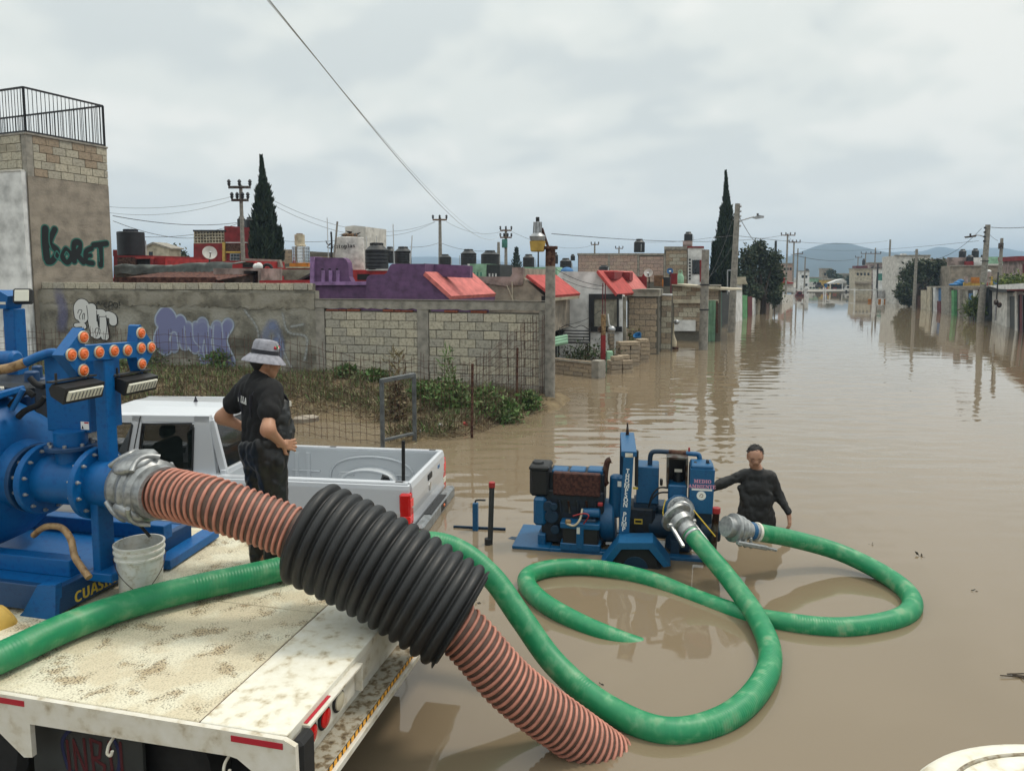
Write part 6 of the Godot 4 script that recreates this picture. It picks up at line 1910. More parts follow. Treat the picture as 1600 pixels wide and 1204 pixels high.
func flatbed() -> void:
	var c := on(448, 1149, 0.8)
	var f := thing("flatbed_truck", "worn white flatbed truck deck with red reflector strips and rear lamps, in the foreground", "truck", c, TURN)
	var wd := -2.45
	for q in [[-7.0, -0.486, -1.21, 0.0], [-7.0, -0.486, wd, -1.218]]:
		boxpart("deck_plate", Vector3(q[0], -0.05, q[2]), Vector3(q[1], 0.0, q[3]), M.deck, f, 0.004)
	boxpart("rear_deck_plate", Vector3(-0.478, -0.05, wd), Vector3(0, 0.001, 0), M.deck_white, f, 0.004)
	boxpart("weld_seam", Vector3(-0.488, -0.05, wd), Vector3(-0.476, -0.006, 0), M.rusty, f)
	var st := mb()
	var zl := 0.03
	var p := PackedVector2Array([Vector2(-7, -0.004), Vector2(0.0, -0.004), Vector2(0.06, -0.03), Vector2(0.07, -0.5)])
	p.append(hit(f, 440, 1240, zl)); p.append(hit(f, 396, 1207, zl)); p.append(hit(f, 370, 1185, zl))
	for q in [[358, 1181], [220, 1159], [46, 1131], [50, 1183], [37, 1183], [0, 1146], [-60, 1085]]:
		p.append(hit(f, q[0], q[1], zl))
	p.append(Vector2(-7, -0.15))
	prism(st, p, zl, 0.002)
	obj("side_rail", st, M.white_steel, f)
	for q in [[-60, 1094, 38, 1110], [361, 1159, 442, 1174]]:
		var a := hit(f, q[0], q[1], zl); var b := hit(f, q[2], q[3], zl)
		boxpart("reflector_strip", Vector3(a.x, -0.052, zl), Vector3(b.x, -0.022, zl + 0.003), M.tape_red, f)
	boxpart("rear_fascia", Vector3(-0.03, -0.2, wd), Vector3(-0.002, -0.006, -0.002), M.white_steel, f)
	boxpart("rubber_buffer", Vector3(0.0, -0.34, -0.15), Vector3(0.07, -0.04, -0.012), M.rubber, f, 0.02)
	var lb := boxpart("lamp_board", Vector3(-0.001, -0.2, -0.72), Vector3(0.006, -0.045, -0.16), M.white_steel, f)
	boxpart("lamp_shelf", Vector3(-0.001, -0.047, -0.74), Vector3(0.045, -0.03, -0.14), M.white_steel, f, 0.003)
	boxpart("shelf_bracket", Vector3(0.0, -0.19, -0.75), Vector3(0.045, -0.03, -0.735), M.white_steel, f)
	boxpart("shelf_tape", Vector3(0.004, -0.03, -0.40), Vector3(0.024, -0.027, -0.15), M.tape_red, f)
	var zs := [-0.20, -0.345, -0.505]
	for k in 3:
		st = mb()
		cyl(st, Vector3(0.004, -0.118, zs[k]), Vector3(0.02, -0.118, zs[k]), 0.062, 20, 0.006)
		var ring := obj("lamp_grommet", st, M.rubber, lb)
		st = mb()
		lathe(st, [Vector2(0.05, 0), Vector2(0.048, 0.008), Vector2(0.03, 0.014), Vector2(0, 0.016)], along(Vector3(0.018, -0.118, zs[k]), Vector3(0.03, -0.118, zs[k])), 20)
		obj("lamp_lens", st, M.tail_red if k < 2 else M.amber_ring, lb)
	boxpart("rear_cross_member", Vector3(-0.14, -0.3, wd), Vector3(-0.04, -0.02, -0.2), M.white_steel, f)
	boxpart("bumper_bracket", Vector3(-0.11, -0.30, -1.0), Vector3(-0.035, -0.19, -0.88), M.white_steel, f, 0.005)
	boxpart("bumper_bracket", Vector3(-0.11, -0.30, -2.2), Vector3(-0.035, -0.19, -2.08), M.white_steel, f, 0.005)
	boxpart("bumper", Vector3(-0.17, -0.37, wd + 0.1), Vector3(0.10, -0.295, 0.0), M.grimy_steel, f, 0.006)
	boxpart("bumper_lip", Vector3(0.10, -0.365, wd + 0.1), Vector3(0.125, -0.325, 0.0), M.white_steel, f, 0.004)
	st = mb()
	for k in 46:
		ab(st, Vector3(0.1, -0.324, -0.02 - k * 0.05), Vector3(0.1035, -0.298, -0.052 - k * 0.05))
	stuff(obj("warning_tape", st, M.tape_orange, f))
	boxpart("tape_backing", Vector3(0.1, -0.324, wd + 0.1), Vector3(0.102, -0.297, 0.0), M.trim_black, f)
	boxpart("chassis", Vector3(-7, -0.6, -2.0), Vector3(-0.25, -0.06, -0.42), M.underbody, f)
	for x in [-1.0, -2.2]:
		st = mb()
		cyl(st, Vector3(x, -0.5, -0.45), Vector3(x, -0.5, -0.2), 0.4, 24, 0.04)
		obj("wheel", st, M.rubber, f)
	var a := hit(f, 49, 1128, -0.1); var b := hit(f, 222, 1165, -0.1)
	boxpart("mud_flap", Vector3(a.x, -0.8, -0.12), Vector3(b.x, -0.06, -0.1), M.gate_dark, f)
	var im := sheet(240, 160)
	stroke(im, curve2([[60, 120], [50, 60], [100, 20], [170, 24], [200, 70], [180, 130], [110, 150], [60, 120]], 8), 9.0, Color(0.10, 0.12, 0.26, 0.9))
	for s in [[[62, 60], [66, 140]], [[84, 140], [80, 56], [112, 134], [108, 50]], [[132, 134], [126, 48], [152, 52], [148, 84], [128, 88], [160, 100], [156, 130], [132, 134]], [[174, 46], [180, 116], [206, 112], [204, 44]]]:
		stroke(im, s, 8.0, Color(0.30, 0.07, 0.09, 0.9))
	paint("flap_print", im, a.x + 0.08, -0.56, b.x - 0.05, -0.15, -0.097, f)
	for q in [[177, 1152], [358, 1180]]:
		var g := hit(f, q[0], q[1], 0.0)
		hook(f, Vector3(g.x, g.y, 0.0), M.white_steel)
	# things lying on the deck
	var mat_pts := PackedVector2Array()
	for q in [[140, 812], [268, 812], [274, 822], [262, 834], [236, 842], [196, 845], [150, 842]]:
		var g := hity(f, q[0], q[1], 0.06)
		mat_pts.append(Vector2(g.x, -g.z))
	var m := thing("rubber_mat", "dusty tan rubber mat lying on the deck behind the bucket", "mat", c, TURN)
	st = mb()
	prism(st, mat_pts, 0.075, 0.055, Transform3D(Basis(Vector3.RIGHT, Vector3(0, 0, -1), Vector3.UP), Vector3.ZERO))
	obj("mat", st, M.plaster_tan, m)
	st = mb()
	for k in 3:
		var g := hity(f, 168 + k * 40, 836, 0.0)
		ab(st, g + Vector3(-0.1, 0.0, -0.06), g + Vector3(0.1, 0.055, 0.06))
	obj("rubber_blocks", st, M.rubber, m)
	var bp := hity(f, 221, 931, 0.0)
	var bk := thing("bucket", "white plastic bucket with wire handle on the deck beside the blue pump", "bucket", f.transform * bp, 0.5)
	st = mb()
	var h := 0.385
	lathe(st, [Vector2(0, 0.004), Vector2(0.128, 0.0), Vector2(0.132, 0.01), Vector2(0.148, h - 0.10), Vector2(0.158, h - 0.098), Vector2(0.158, h - 0.085), Vector2(0.151, h - 0.08), Vector2(0.152, h - 0.055), Vector2(0.162, h - 0.053), Vector2(0.162, h - 0.04), Vector2(0.154, h - 0.036), Vector2(0.155, h - 0.012), Vector2(0.163, h - 0.01), Vector2(0.163, h), Vector2(0.15, h), Vector2(0.146, h - 0.1), Vector2(0.126, 0.012), Vector2(0, 0.012)], Transform3D(), 36)
	obj("shell", st, M.bucket, bk)
	tubepart("wire_handle", spl([Vector3(-0.163, h - 0.09, 0.0), Vector3(-0.13, h - 0.17, 0.11), Vector3(-0.05, h - 0.265, 0.165), Vector3(0.0, h - 0.285, 0.172), Vector3(0.05, h - 0.265, 0.165), Vector3(0.13, h - 0.17, 0.11), Vector3(0.163, h - 0.09, 0.0)], 6), 0.0028, M.steel, bk, 6)
	st = mb()
	cyl(st, Vector3(-0.05, h - 0.275, 0.172), Vector3(0.05, h - 0.275, 0.172), 0.011, 10, 0.002)
	obj("grip", st, M.black_plastic, bk)

func flange(root: Node3D, x: float, y: float, z: float, r: float, t: float, m: Material, nb: int, br: float) -> void:
	var st := mb()
	cyl(st, Vector3(x - t, y, z), Vector3(x, y, z), r, 36, 0.005)
	var o := obj("flange", st, m, root)
	for k in nb:
		var a := TAU * (k + 0.5) / nb
		st = mb()
		var p := Vector3(x, y + cos(a) * br, z + sin(a) * br)
		cyl(st, p - Vector3(t + 0.016, 0, 0), p + Vector3(0.016, 0, 0), 0.013, 6, 0.002)
		cyl(st, p - Vector3(t + 0.03, 0, 0), p + Vector3(0.03, 0, 0), 0.007, 6)
		obj("bolt", st, M.zinc, o)

func big_pump() -> void:
	var c := on(448, 1149, 0.8)
	var f := thing("pump_unit", "large blue pump unit with amber arrow board and flanged pipe on the flatbed", "pump", c, TURN)
	var B: Material = M.pump_blue
	var D: Material = M.pump_blue_dark
	var ay := 0.79
	var az := -1.13
	var st := mb()
	cyl(st, Vector3(-2.5, ay, az), Vector3(-2.07, ay, az), 0.165, 36)
	obj("pipe", st, B, f)
	flange(f, -2.05, ay, az, 0.245, 0.045, B, 12, 0.212)
	flange(f, -2.48, ay, az, 0.245, 0.05, B, 12, 0.212)
	flange(f, -2.58, ay, az, 0.235, 0.035, D, 12, 0.2)
	st = mb()
	cyl(st, Vector3(-2.05, ay, az), Vector3(-1.72, ay, az), 0.166, 36)
	obj("suction_stub", st, B, f)
	st = mb()
	lathe(st, [Vector2(0.1675, 0.0), Vector2(0.1675, 0.10)], along(Vector3(-1.86, ay, az), Vector3(-1.7, ay, az)), 36)
	obj("bare_metal_band", st, M.grimy_steel, f)
	# volute
	st = mb()
	lathe(st, [Vector2(0.0, 0.0), Vector2(0.30, 0.0), Vector2(0.44, 0.05), Vector2(0.52, 0.16), Vector2(0.53, 0.26), Vector2(0.47, 0.39), Vector2(0.36, 0.47), Vector2(0.24, 0.49), Vector2(0.22, 0.6), Vector2(0.17, 0.62), Vector2(0, 0.62)], along(Vector3(-3.2, ay + 0.02, az - 0.02), Vector3(-2.58, ay + 0.02, az - 0.02)), 44)
	obj("volute", st, B, f)
	st = mb()
	bx(st, Vector3.ZERO, Vector3(0.42, 0.05, 0.4), 0.01, Transform3D(Basis.from_euler(Vector3(0.1, 0.0, 0.22)), Vector3(-2.98, ay + 0.54, az + 0.06)))
	cyl(st, Vector3(-2.98, ay + 0.56, az + 0.06), Vector3(-3.0, ay + 0.6, az + 0.06), 0.14, 24, 0.01)
	obj("cover_plate", st, B, f)
	st = mb()
	cyl(st, Vector3(-3.9, ay, az), Vector3(-3.2, ay, az), 0.3, 24)
	obj("bearing_housing", st, D, f)
	# tee, neck and priming box
	var tx := -2.28
	st = mb()
	cyl(st, Vector3(tx, ay, az), Vector3(tx, 1.02, az), 0.098, 24)
	obj("tee_branch", st, B, f)
	st = mb()
	cyl(st, Vector3(tx, 1.015, az), Vector3(tx, 1.045, az), 0.162, 28, 0.004)
	var nf := obj("neck_flange", st, M.pump_blue_dark, f)
	for k in 8:
		st = mb()
		var bpos := Vector3(tx + cos(k * PI / 4 + 0.3) * 0.135, 1.045, az + sin(k * PI / 4 + 0.3) * 0.135)
		cyl(st, bpos, bpos + Vector3(0, 0.018, 0), 0.013, 6)
		obj("bolt", st, M.zinc, nf)
	st = mb()
	cyl(st, Vector3(tx, 1.045, az), Vector3(tx, 1.14, az), 0.105, 24)
	obj("neck", st, B, f)
	var g0 := hity(f, 141, 677, 1.12)
	var g1 := hity(f, 69, 674, 1.12)
	boxpart("priming_box", Vector3(g1.x, 1.12, g0.z - 0.30), Vector3(g0.x, 1.66, g0.z), B, f, 0.008)
	var bz := g0.z
	var s0 := hit(f, 135, 673, bz); var s1 := hit(f, 151, 659, bz)
	var lab := boxpart("warning_label", Vector3(g0.x - 0.075, 1.145, bz), Vector3(g0.x - 0.008, 1.20, bz + 0.002), M.paper, f)
	boxpart("red_header", Vector3(g0.x - 0.045, 1.188, bz + 0.002), Vector3(g0.x - 0.010, 1.198, bz + 0.003), M.tape_red, lab)
	st = mb()
	tri(st, Vector3(g0.x - 0.07, 1.15, bz + 0.003), Vector3(g0.x - 0.05, 1.15, bz + 0.003), Vector3(g0.x - 0.06, 1.175, bz + 0.003))
	obj("hazard_sign", st, M.print_black, lab)
	boxpart("label", Vector3(g0.x - 0.07, 1.50, bz), Vector3(g0.x - 0.02, 1.58, bz + 0.002), M.paper, f)
	# post carrying the arrow board, and the stand below
	var pz := hitx(f, 166, 640, -1.98)
	boxpart("board_post", Vector3(-2.03, ay + 0.12, pz.z - 0.045), Vector3(-1.94, 1.64, pz.z + 0.045), B, f, 0.006)
	boxpart("stand", Vector3(-2.04, 0.2, az - 0.02), Vector3(-1.98, ay - 0.1, az + 0.12), B, f, 0.005)
	boxpart("stand_foot", Vector3(-2.06, 0.16, az - 0.14), Vector3(-1.86, 0.22, az + 0.16), B, f, 0.006)
	# the double-headed arrow board
	var xb := -1.93
	var poly := PackedVector2Array()
	for q in [[98, 555], [130, 512], [132, 516], [132, 540], [214, 534], [216, 509], [219, 507], [243, 543], [222, 583], [219, 580], [213, 558], [133, 564], [133, 593], [129, 594]]:
		var g := hitx(f, q[0], q[1], xb)
		poly.append(Vector2(-g.z, g.y))
	st = mb()
	var sideways := Transform3D(Basis(Vector3(0, 0, -1), Vector3.UP, Vector3.RIGHT), Vector3.ZERO)
	prism(st, poly, xb, xb - 0.085, sideways)
	var ab_ := obj("arrow_board", st, B, f)
	for q in [[129, 526.5], [110, 554], [129, 552.5], [129, 578.5], [153.5, 550], [177, 548], [198, 547], [219.5, 543.5], [235, 542.5], [219, 520], [220.5, 568.5]]:
		var g := hitx(f, q[0], q[1], xb)
		g.x = xb
		st = mb()
		lathe(st, [Vector2(0.041, 0.0), Vector2(0.041, 0.008), Vector2(0.038, 0.012), Vector2(0.035, 0.011), Vector2(0.034, 0.004)], along(g, g + Vector3.RIGHT), 24)
		var ring := obj("lamp_ring", st, M.amber_ring, ab_)
		st = mb()
		lathe(st, [Vector2(0.0345, 0.003), Vector2(0.032, 0.014), Vector2(0.02, 0.022), Vector2(0.012, 0.020), Vector2(0.009, 0.026), Vector2(0, 0.027)], along(g, g + Vector3.RIGHT), 20)
		obj("amber_lamp", st, M.amber, ab_)
	# two LED work lights hung below the board
	for q in [[124, 609, -1.88, 0.31], [214, 598, -1.90, 0.31]]:
		var g := hitx(f, q[0], q[1], q[2])
		var xf := Transform3D(Basis.from_euler(Vector3(0, 0, -0.45)), Vector3(q[2], g.y, g.z))
		st = mb()
		prism(st, PackedVector2Array([Vector2(-0.07, 0.03), Vector2(0.03, 0.05), Vector2(0.05, -0.05), Vector2(-0.05, -0.045), Vector2(-0.08, -0.01)]), q[3] * 0.5, -q[3] * 0.5, xf)
		var wl := obj("work_light", st, M.black_plastic, f)
		st = mb()
		ab(st, Vector3(0.036, -0.034, -q[3] * 0.44), Vector3(0.052, 0.034, q[3] * 0.44), 0.004, xf)
		obj("lens", st, M.lens_clear, wl)
		for k in 9:
			st = mb()
			bx(st, Vector3(0.054, 0, (k - 4) * q[3] * 0.09), Vector3(0.006, 0.05, 0.004), 0.0, xf)
			obj("lens_rib", st, M.zinc, wl)
		st = mb()
		bar(st, Vector3(q[2] - 0.05, g.y + 0.07, g.z + q[3] * 0.55), Vector3(q[2] - 0.05, g.y + 0.07, g.z - q[3] * 0.55), 0.05, 0.01)
		for e in [-0.8, 0.8]:
			cyl(st, Vector3(q[2] - 0.05, g.y + 0.03, g.z + e * q[3] * 0.5), Vector3(q[2] - 0.05, g.y + 0.12, g.z + e * q[3] * 0.5), 0.008, 6)
		obj("bracket", st, M.iron, wl)
	# gantry, silencer and engine pieces at the left edge
	var gp := f.transform.affine_inverse() * at(26, 560, 5.9)
	boxpart("gantry_post", Vector3(gp.x - 0.055, 0.2, gp.z - 0.055), Vector3(gp.x + 0.055, gp.y + 0.40, gp.z + 0.055), B, f, 0.006)
	var gt := f.transform.affine_inverse() * at(10, 468, 5.85)
	st = mb()
	prism(st, PackedVector2Array([Vector2(-1.2, -0.07), Vector2(0.06, -0.07), Vector2(0.09, 0.03), Vector2(0.0, 0.075), Vector2(-1.2, 0.085)]), 0.07, -0.07, Transform3D(Basis(), gt))
	obj("gantry_beam", st, B, f)
	boxpart("white_stripe", gt + Vector3(-1.2, -0.035, 0.07), gt + Vector3(0.065, -0.015, 0.073), M.white_steel, f)
	var gl := f.transform.affine_inverse() * at(36, 463, 5.8)
	st = mb()
	bx(st, Vector3.ZERO, Vector3(0.13, 0.12, 0.07), 0.012, Transform3D(Basis.from_euler(Vector3(-0.2, 0.5, 0)), gl))
	var fl := obj("flood_light", st, M.black_plastic, f)
	st = mb()
	bx(st, Vector3(0, 0, 0.035), Vector3(0.1, 0.09, 0.012), 0.004, Transform3D(Basis.from_euler(Vector3(-0.2, 0.5, 0)), gl))
	obj("lens", st, M.lens_clear, fl)
	var e := func(px: float, py: float, z: float) -> Vector3: return f.transform.affine_inverse() * at(px, py, z)
	st = mb()
	cyl(st, e.call(-60, 562, 5.75), e.call(27, 560, 5.6), 0.062, 24, 0.02)
	obj("silencer", st, B, f)
	tubepart("intake_hose", spl([e.call(-30, 580, 5.0), e.call(10, 576, 5.0), e.call(40, 566, 5.0)], 6), 0.034, M.hose_tan, f, 12)
	tubepart("intake_pipe", spl([e.call(38, 567, 5.0), e.call(62, 556, 5.02), e.call(84, 551, 5.05), e.call(96, 560, 5.05)], 5), 0.032, B, f, 12)
	st = mb()
	bx(st, e.call(6, 617, 5.5), Vector3(0.2, 0.16, 0.2), 0.01)
	obj("control_box", st, M.white_steel, f)
	for q in [[50, 600, 5.5, 0.05, 0.2], [58, 585, 5.6, 0.035, 0.14], [45, 628, 5.4, 0.07, 0.12], [62, 610, 5.6, 0.06, 0.2]]:
		st = mb()
		var b0: Vector3 = e.call(q[0], q[1], q[2])
		cyl(st, b0 - Vector3(0, q[4] * 0.5, 0), b0 + Vector3(0, q[4] * 0.5, 0), q[3], 16, 0.01)
		obj("engine_canister", st, D, f)
	for q in [[[8, 645], [24, 625], [40, 612], [52, 618]], [[20, 660], [38, 642], [60, 632], [70, 620]], [[46, 590], [56, 600], [68, 604]]]:
		var pts := []
		for w in q:
			pts.append(e.call(w[0], w[1], 5.2))
		tubepart("coolant_hose", spl(pts, 5), 0.022, M.rubber, f, 10)
	tubepart("fuel_line", spl([e.call(18, 640, 5.1), e.call(28, 622, 5.1), e.call(36, 608, 5.1)], 4), 0.018, B, f, 8)
	st = mb()
	bx(st, e.call(20, 640, 5.7), Vector3(0.9, 0.5, 0.5), 0.03)
	obj("engine_block", st, M.engine, f)
	# skid
	boxpart("side_channel", Vector3(-7, 0.03, -0.80), Vector3(-2.07, 0.20, -0.75), D, f, 0.005)
	boxpart("side_channel", Vector3(-7, 0.03, -2.05), Vector3(-2.07, 0.20, -2.0), D, f, 0.005)
	boxpart("end_channel", Vector3(-2.12, 0.03, -2.05), Vector3(-2.06, 0.20, -0.75), D, f, 0.005)
	boxpart("skid_plate", Vector3(-7, 0.17, -2.0), Vector3(-2.12, 0.195, -0.8), B, f)
	boxpart("upper_rail", Vector3(-7, 0.195, -1.02), Vector3(-2.14, 0.31, -0.92), B, f, 0.006)
	boxpart("upper_rail", Vector3(-7, 0.195, -1.75), Vector3(-2.0, 0.31, -1.65), B, f, 0.006)
	st = mb()
	bar(st, hity(f, 252, 882, 0.05), hity(f, 330, 832, 0.05), 0.14, 0.07, 0.005)
	obj("cross_beam", st, B, f)
	lettering(f, "CUASIN", 0.072, M.print_yellow, Transform3D(Basis(Vector3(0, 0, -1), Vector3.UP, Vector3.RIGHT), Vector3(-2.059, 0.082, -1.05)), "lettering", "Droid Sans", 700)
	var z2 := -0.72
	st = mb()
	prism(st, pxpoly(f, [[58, 914], [86, 914], [86, 966], [48, 984], [8, 1008], [-14, 1008], [36, 955]], z2), z2, z2 - 0.05)
	obj("outrigger_bracket", st, B, f)
	st = mb()
	cyl(st, e.call(-20, 985, 4.6), e.call(14, 958, 4.7), 0.095, 20, 0.02)
	obj("yellow_cap", st, M.yellow_paint, f)
	tubepart("drain_hose", spl([e.call(52, 836, 4.95), e.call(70, 823, 4.9), e.call(95, 824, 4.85), e.call(110, 842, 4.8), e.call(116, 868, 4.72), e.call(127, 886, 4.66), e.call(139, 902, 4.62)], 5), 0.021, M.hose_tan, f, 12)
	tubepart("strap", [e.call(205, 806, 4.85), e.call(234, 838, 4.85)], 0.010, M.rubber, f, 6)

func arc(pts: Array, step: float) -> Array:   # points at even steps along a curve
	var fine := spl(pts, 90)
	var out := [fine[0]]
	var acc := 0.0
	for i in range(1, fine.size()):
		acc += fine[i].distance_to(fine[i - 1])
		if acc >= step:
			out.append(fine[i])
			acc = 0.0
	return out

func ribbed(pts: Array, r: float, pitch: float, amp: float) -> PackedFloat32Array:
	var out := PackedFloat32Array()
	var s := 0.0
	for i in pts.size():
		if i > 0:
			s += pts[i].distance_to(pts[i - 1])
		out.append(r + amp * (1.0 - pow(absf(sin(PI * s / pitch)), 2.0) * 1.0))
	return out

func clamp_ring(root: Node3D, called: String, a: Vector3, b: Vector3, r: float, m: Material) -> void:
	var st := mb()
	cyl(st, a, b, r, 32, 0.006)
	obj(called, st, m, root)

func hoses() -> void:
	var c := on(448, 1149, 0.8)
	var tf := Transform3D(Basis(Vector3.UP, TURN), c)
	# the wide pink suction hose with its cast coupling
	var o := thing("suction_hose", "wide pink ribbed suction hose running from the blue pump down into the water", "hose")
	var p0 := tf * Vector3(-1.78, 0.79, -1.13)
	var mid := at(598, 902, 4.60)
	var path := [at(240, 766, 4.84), at(290, 776, 4.74), at(345, 790, 4.66), at(450, 829, 4.66), mid, at(712, 978, 4.56), at(800, 1072, 4.58), at(890, 1140, 4.66), at(985, 1205, 4.8), at(1090, 1262, 5.0)]
	var pts := arc(path, 0.02)
	var st := mb()
	tube(st, pts, 0.152, 32)
	obj("hose_wall", st, M.hose_brown, o)
	# a spiral rib wound on the wall, every turn at the same distance from the last
	var fine := spl(path, 160)
	var fr := frames(fine)
	var rib := []
	var s := 0.0
	var k := 0
	for i in range(1, fine.size()):
		var l: float = fine[i].distance_to(fine[i - 1])
		while k * 0.0435 / 30.0 < s + l:
			var q: Vector3 = fine[i - 1].lerp(fine[i], (k * 0.0435 / 30.0 - s) / l)
			var an := TAU * k / 30.0
			rib.append(q + (fr[i][0] * cos(an) + fr[i][1] * sin(an)) * 0.156)
			k += 1
		s += l
	st = mb()
	tube(st, rib, 0.0108, 6)
	obj("spiral_rib", st, M.hose_pink, o)
	var ax: Vector3 = (path[0] - p0).normalized()
	st = mb()
	lathe(st, [Vector2(0.165, -0.02), Vector2(0.195, -0.02), Vector2(0.205, 0.0), Vector2(0.205, 0.03), Vector2(0.18, 0.06), Vector2(0.185, 0.10), Vector2(0.2, 0.12), Vector2(0.205, 0.15), Vector2(0.185, 0.17), Vector2(0.185, 0.20), Vector2(0.2, 0.21), Vector2(0.2, 0.24), Vector2(0.175, 0.26), Vector2(0.172, 0.35), Vector2(0.15, 0.35)], along(p0, path[0] + ax * 0.05), 40)
	var cp := obj("coupling", st, M.cast_alu, o)
	# bulging cam lugs above and at the side
	for e in [[Vector3(0.0, 0.19, 0.06), 0.15], [Vector3(0.0, -0.13, 0.14), 0.10], [Vector3(0, 0.03, -0.2), 0.1]]:
		st = mb()
		var v: Vector3 = Basis(Vector3.UP, TURN) * (e[0] as Vector3)
		var u := v.normalized()
		var w := ax.cross(u).normalized()
		var bs := Basis(ax, u, w)
		ball(st, Vector3.ZERO, Vector3(0.13, 0.055, e[1]), 8)
		var lug := obj("cam_lug", st, M.cast_alu, cp, Transform3D(bs, p0 + ax * 0.10 + v))
		st = mb()
		tube(st, spl([Vector3(-0.13, 0.0, -0.10), Vector3(-0.08, 0.035, -0.05), Vector3(-0.06, 0.045, 0.0), Vector3(-0.08, 0.035, 0.05), Vector3(-0.13, 0.0, 0.10)], 5), 0.02, 10)
		tube(st, spl([Vector3(0.13, 0.0, -0.10), Vector3(0.10, 0.03, -0.05), Vector3(0.09, 0.04, 0.0), Vector3(0.10, 0.03, 0.05), Vector3(0.13, 0.0, 0.10)], 5), 0.018, 10)
		obj("lug_rim", st, M.cast_alu, lug)
	# the black corrugated sleeve
	o = thing("black_pipe", "thick black corrugated pipe sleeve lying across the rear edge of the deck", "pipe")
	var a0 := at(480, 829, 4.70); var a1 := at(722, 967, 4.56)
	var sl := arc([a0, a0.lerp(a1, 0.33) + Vector3(0, 0.03, 0), a0.lerp(a1, 0.66) + Vector3(0, 0.03, 0), a1], 0.0055)
	st = mb()
	var rr := PackedFloat32Array()
	var dist := 0.0
	for i in sl.size():
		if i > 0:
			dist += sl[i].distance_to(sl[i - 1])
		rr.append(0.280 + 0.056 * sqrt(maxf(0.0, 1.0 - pow(absf(2.0 * fposmod(dist / 0.079, 1.0) - 1.0), 2.2))))
	tube(st, sl, rr, 56, false)
	obj("corrugated_wall", st, M.pipe_black, o)
	st = mb()
	tube(st, [sl[0], sl[4], sl[int(sl.size() / 2.0)], sl[sl.size() - 5], sl[-1]], 0.262, 40, false)
	var ends := [[sl[0], (sl[4] - sl[0]).normalized()], [sl[-1], (sl[sl.size() - 5] - sl[-1]).normalized()]]
	for e in ends:
		lathe(st, [Vector2(0.258, 0.004), Vector2(0.258, -0.012), Vector2(0.29, -0.012), Vector2(0.305, 0.004), Vector2(0.29, 0.012)], along(e[0], e[0] + e[1]), 40)
	obj("inner_wall", st, M.pipe_black, o)

	# green hose one: over the deck, off its far corner, through the water and up to the trailer pump
	var g := thing("green_hose", "long muddy green hose from the deck, looping through the water to the trailer pump", "hose")
	path = [on(-60, 1050, 0.9), on(0, 1027, 0.9), on(100, 981, 0.9), on(200, 945, 0.9), on(300, 919, 0.9), on(420, 893, 0.9), on(540, 864, 0.92), on(650, 848, 0.96), on(712, 858, 0.90), on(768, 901, 0.72), on(815, 966, 0.48), on(868, 1038, 0.24), on(945, 1103, 0.09), on(1040, 1142, 0.04), on(1130, 1124, 0.04), on(1186, 1075, 0.05), on(1204, 1022, 0.06), on(1183, 965, 0.09), on(1140, 905, 0.2), on(1104, 862, 0.33), on(1078, 832, 0.44)]
	pts = arc(path, 0.005)
	st = mb()
	tube(st, pts, ribbed(pts, 0.0865, 0.021, 0.0022), 24)
	obj("hose_wall", st, M.hose_green, g)
	var e0: Vector3 = path[-1]
	var ed: Vector3 = (path[-1] - path[-2]).normalized()
	clamp_ring(g, "clamp_band", e0 - ed * 0.06, e0 - ed * 0.03, 0.093, M.zinc)
	st = mb()
	lathe(st, [Vector2(0.08, -0.02), Vector2(0.098, 0.0), Vector2(0.1, 0.06), Vector2(0.085, 0.09), Vector2(0.12, 0.11), Vector2(0.13, 0.17), Vector2(0.11, 0.2), Vector2(0.17, 0.22), Vector2(0.17, 0.25), Vector2(0.08, 0.25)], along(e0, e0 + ed), 32)
	var cg := obj("coupling", st, M.cast_alu, g)
	for kk in 2:
		st = mb()
		var w := ed.cross(Vector3.UP).normalized() * (0.13 if kk else -0.13)
		bar(st, e0 + ed * 0.16 + w, e0 - ed * 0.10 + w * 1.15 + Vector3(0, -0.05, 0), 0.035, 0.03, 0.006)
		cyl(st, e0 + ed * 0.14 + w * 0.7, e0 + ed * 0.14 + w * 1.3, 0.025, 10)
		obj("cam_lever", st, M.cast_alu, cg)
	# green hose two: from the right outlet round a wide loop and back under the water
	g = thing("green_hose", "second green hose looping right from the trailer pump outlet and dipping under the water", "hose")
	path = [on(1182, 831, 0.46), on(1240, 842, 0.33), on(1310, 862, 0.18), on(1375, 893, 0.09), on(1418, 925, 0.05), on(1424, 952, 0.03), on(1390, 971, 0.03), on(1310, 981, 0.035), on(1220, 972, 0.03), on(1150, 957, 0.0), on(1085, 934, -0.01), on(1015, 906, 0.02), on(940, 889, 0.05), on(872, 887, 0.06), on(830, 897, 0.06), on(824, 914, 0.06), on(850, 942, 0.05), on(905, 974, 0.02), on(965, 1000, -0.03), on(1030, 1022, -0.13), on(1100, 1040, -0.26)]
	pts = arc(path, 0.005)
	st = mb()
	tube(st, pts, ribbed(pts, 0.086, 0.021, 0.0022), 24)
	obj("hose_wall", st, M.hose_green, g)
	e0 = path[0]
	ed = (path[0] - path[1]).normalized()
	clamp_ring(g, "clamp_band", e0 - ed * 0.02, e0 + ed * 0.01, 0.097, M.white_steel)
	clamp_ring(g, "blue_band", e0 + ed * 0.04, e0 + ed * 0.09, 0.09, M.trailer_blue)
	st = mb()
	lathe(st, [Vector2(0.08, 0.0), Vector2(0.085, 0.0), Vector2(0.085, 0.12), Vector2(0.105, 0.13), Vector2(0.11, 0.17), Vector2(0.095, 0.19), Vector2(0.13, 0.20), Vector2(0.135, 0.24), Vector2(0.11, 0.26), Vector2(0.14, 0.27), Vector2(0.14, 0.30), Vector2(0.1, 0.31), Vector2(0.1, 0.38), Vector2(0, 0.38)], along(e0, e0 + ed), 30)
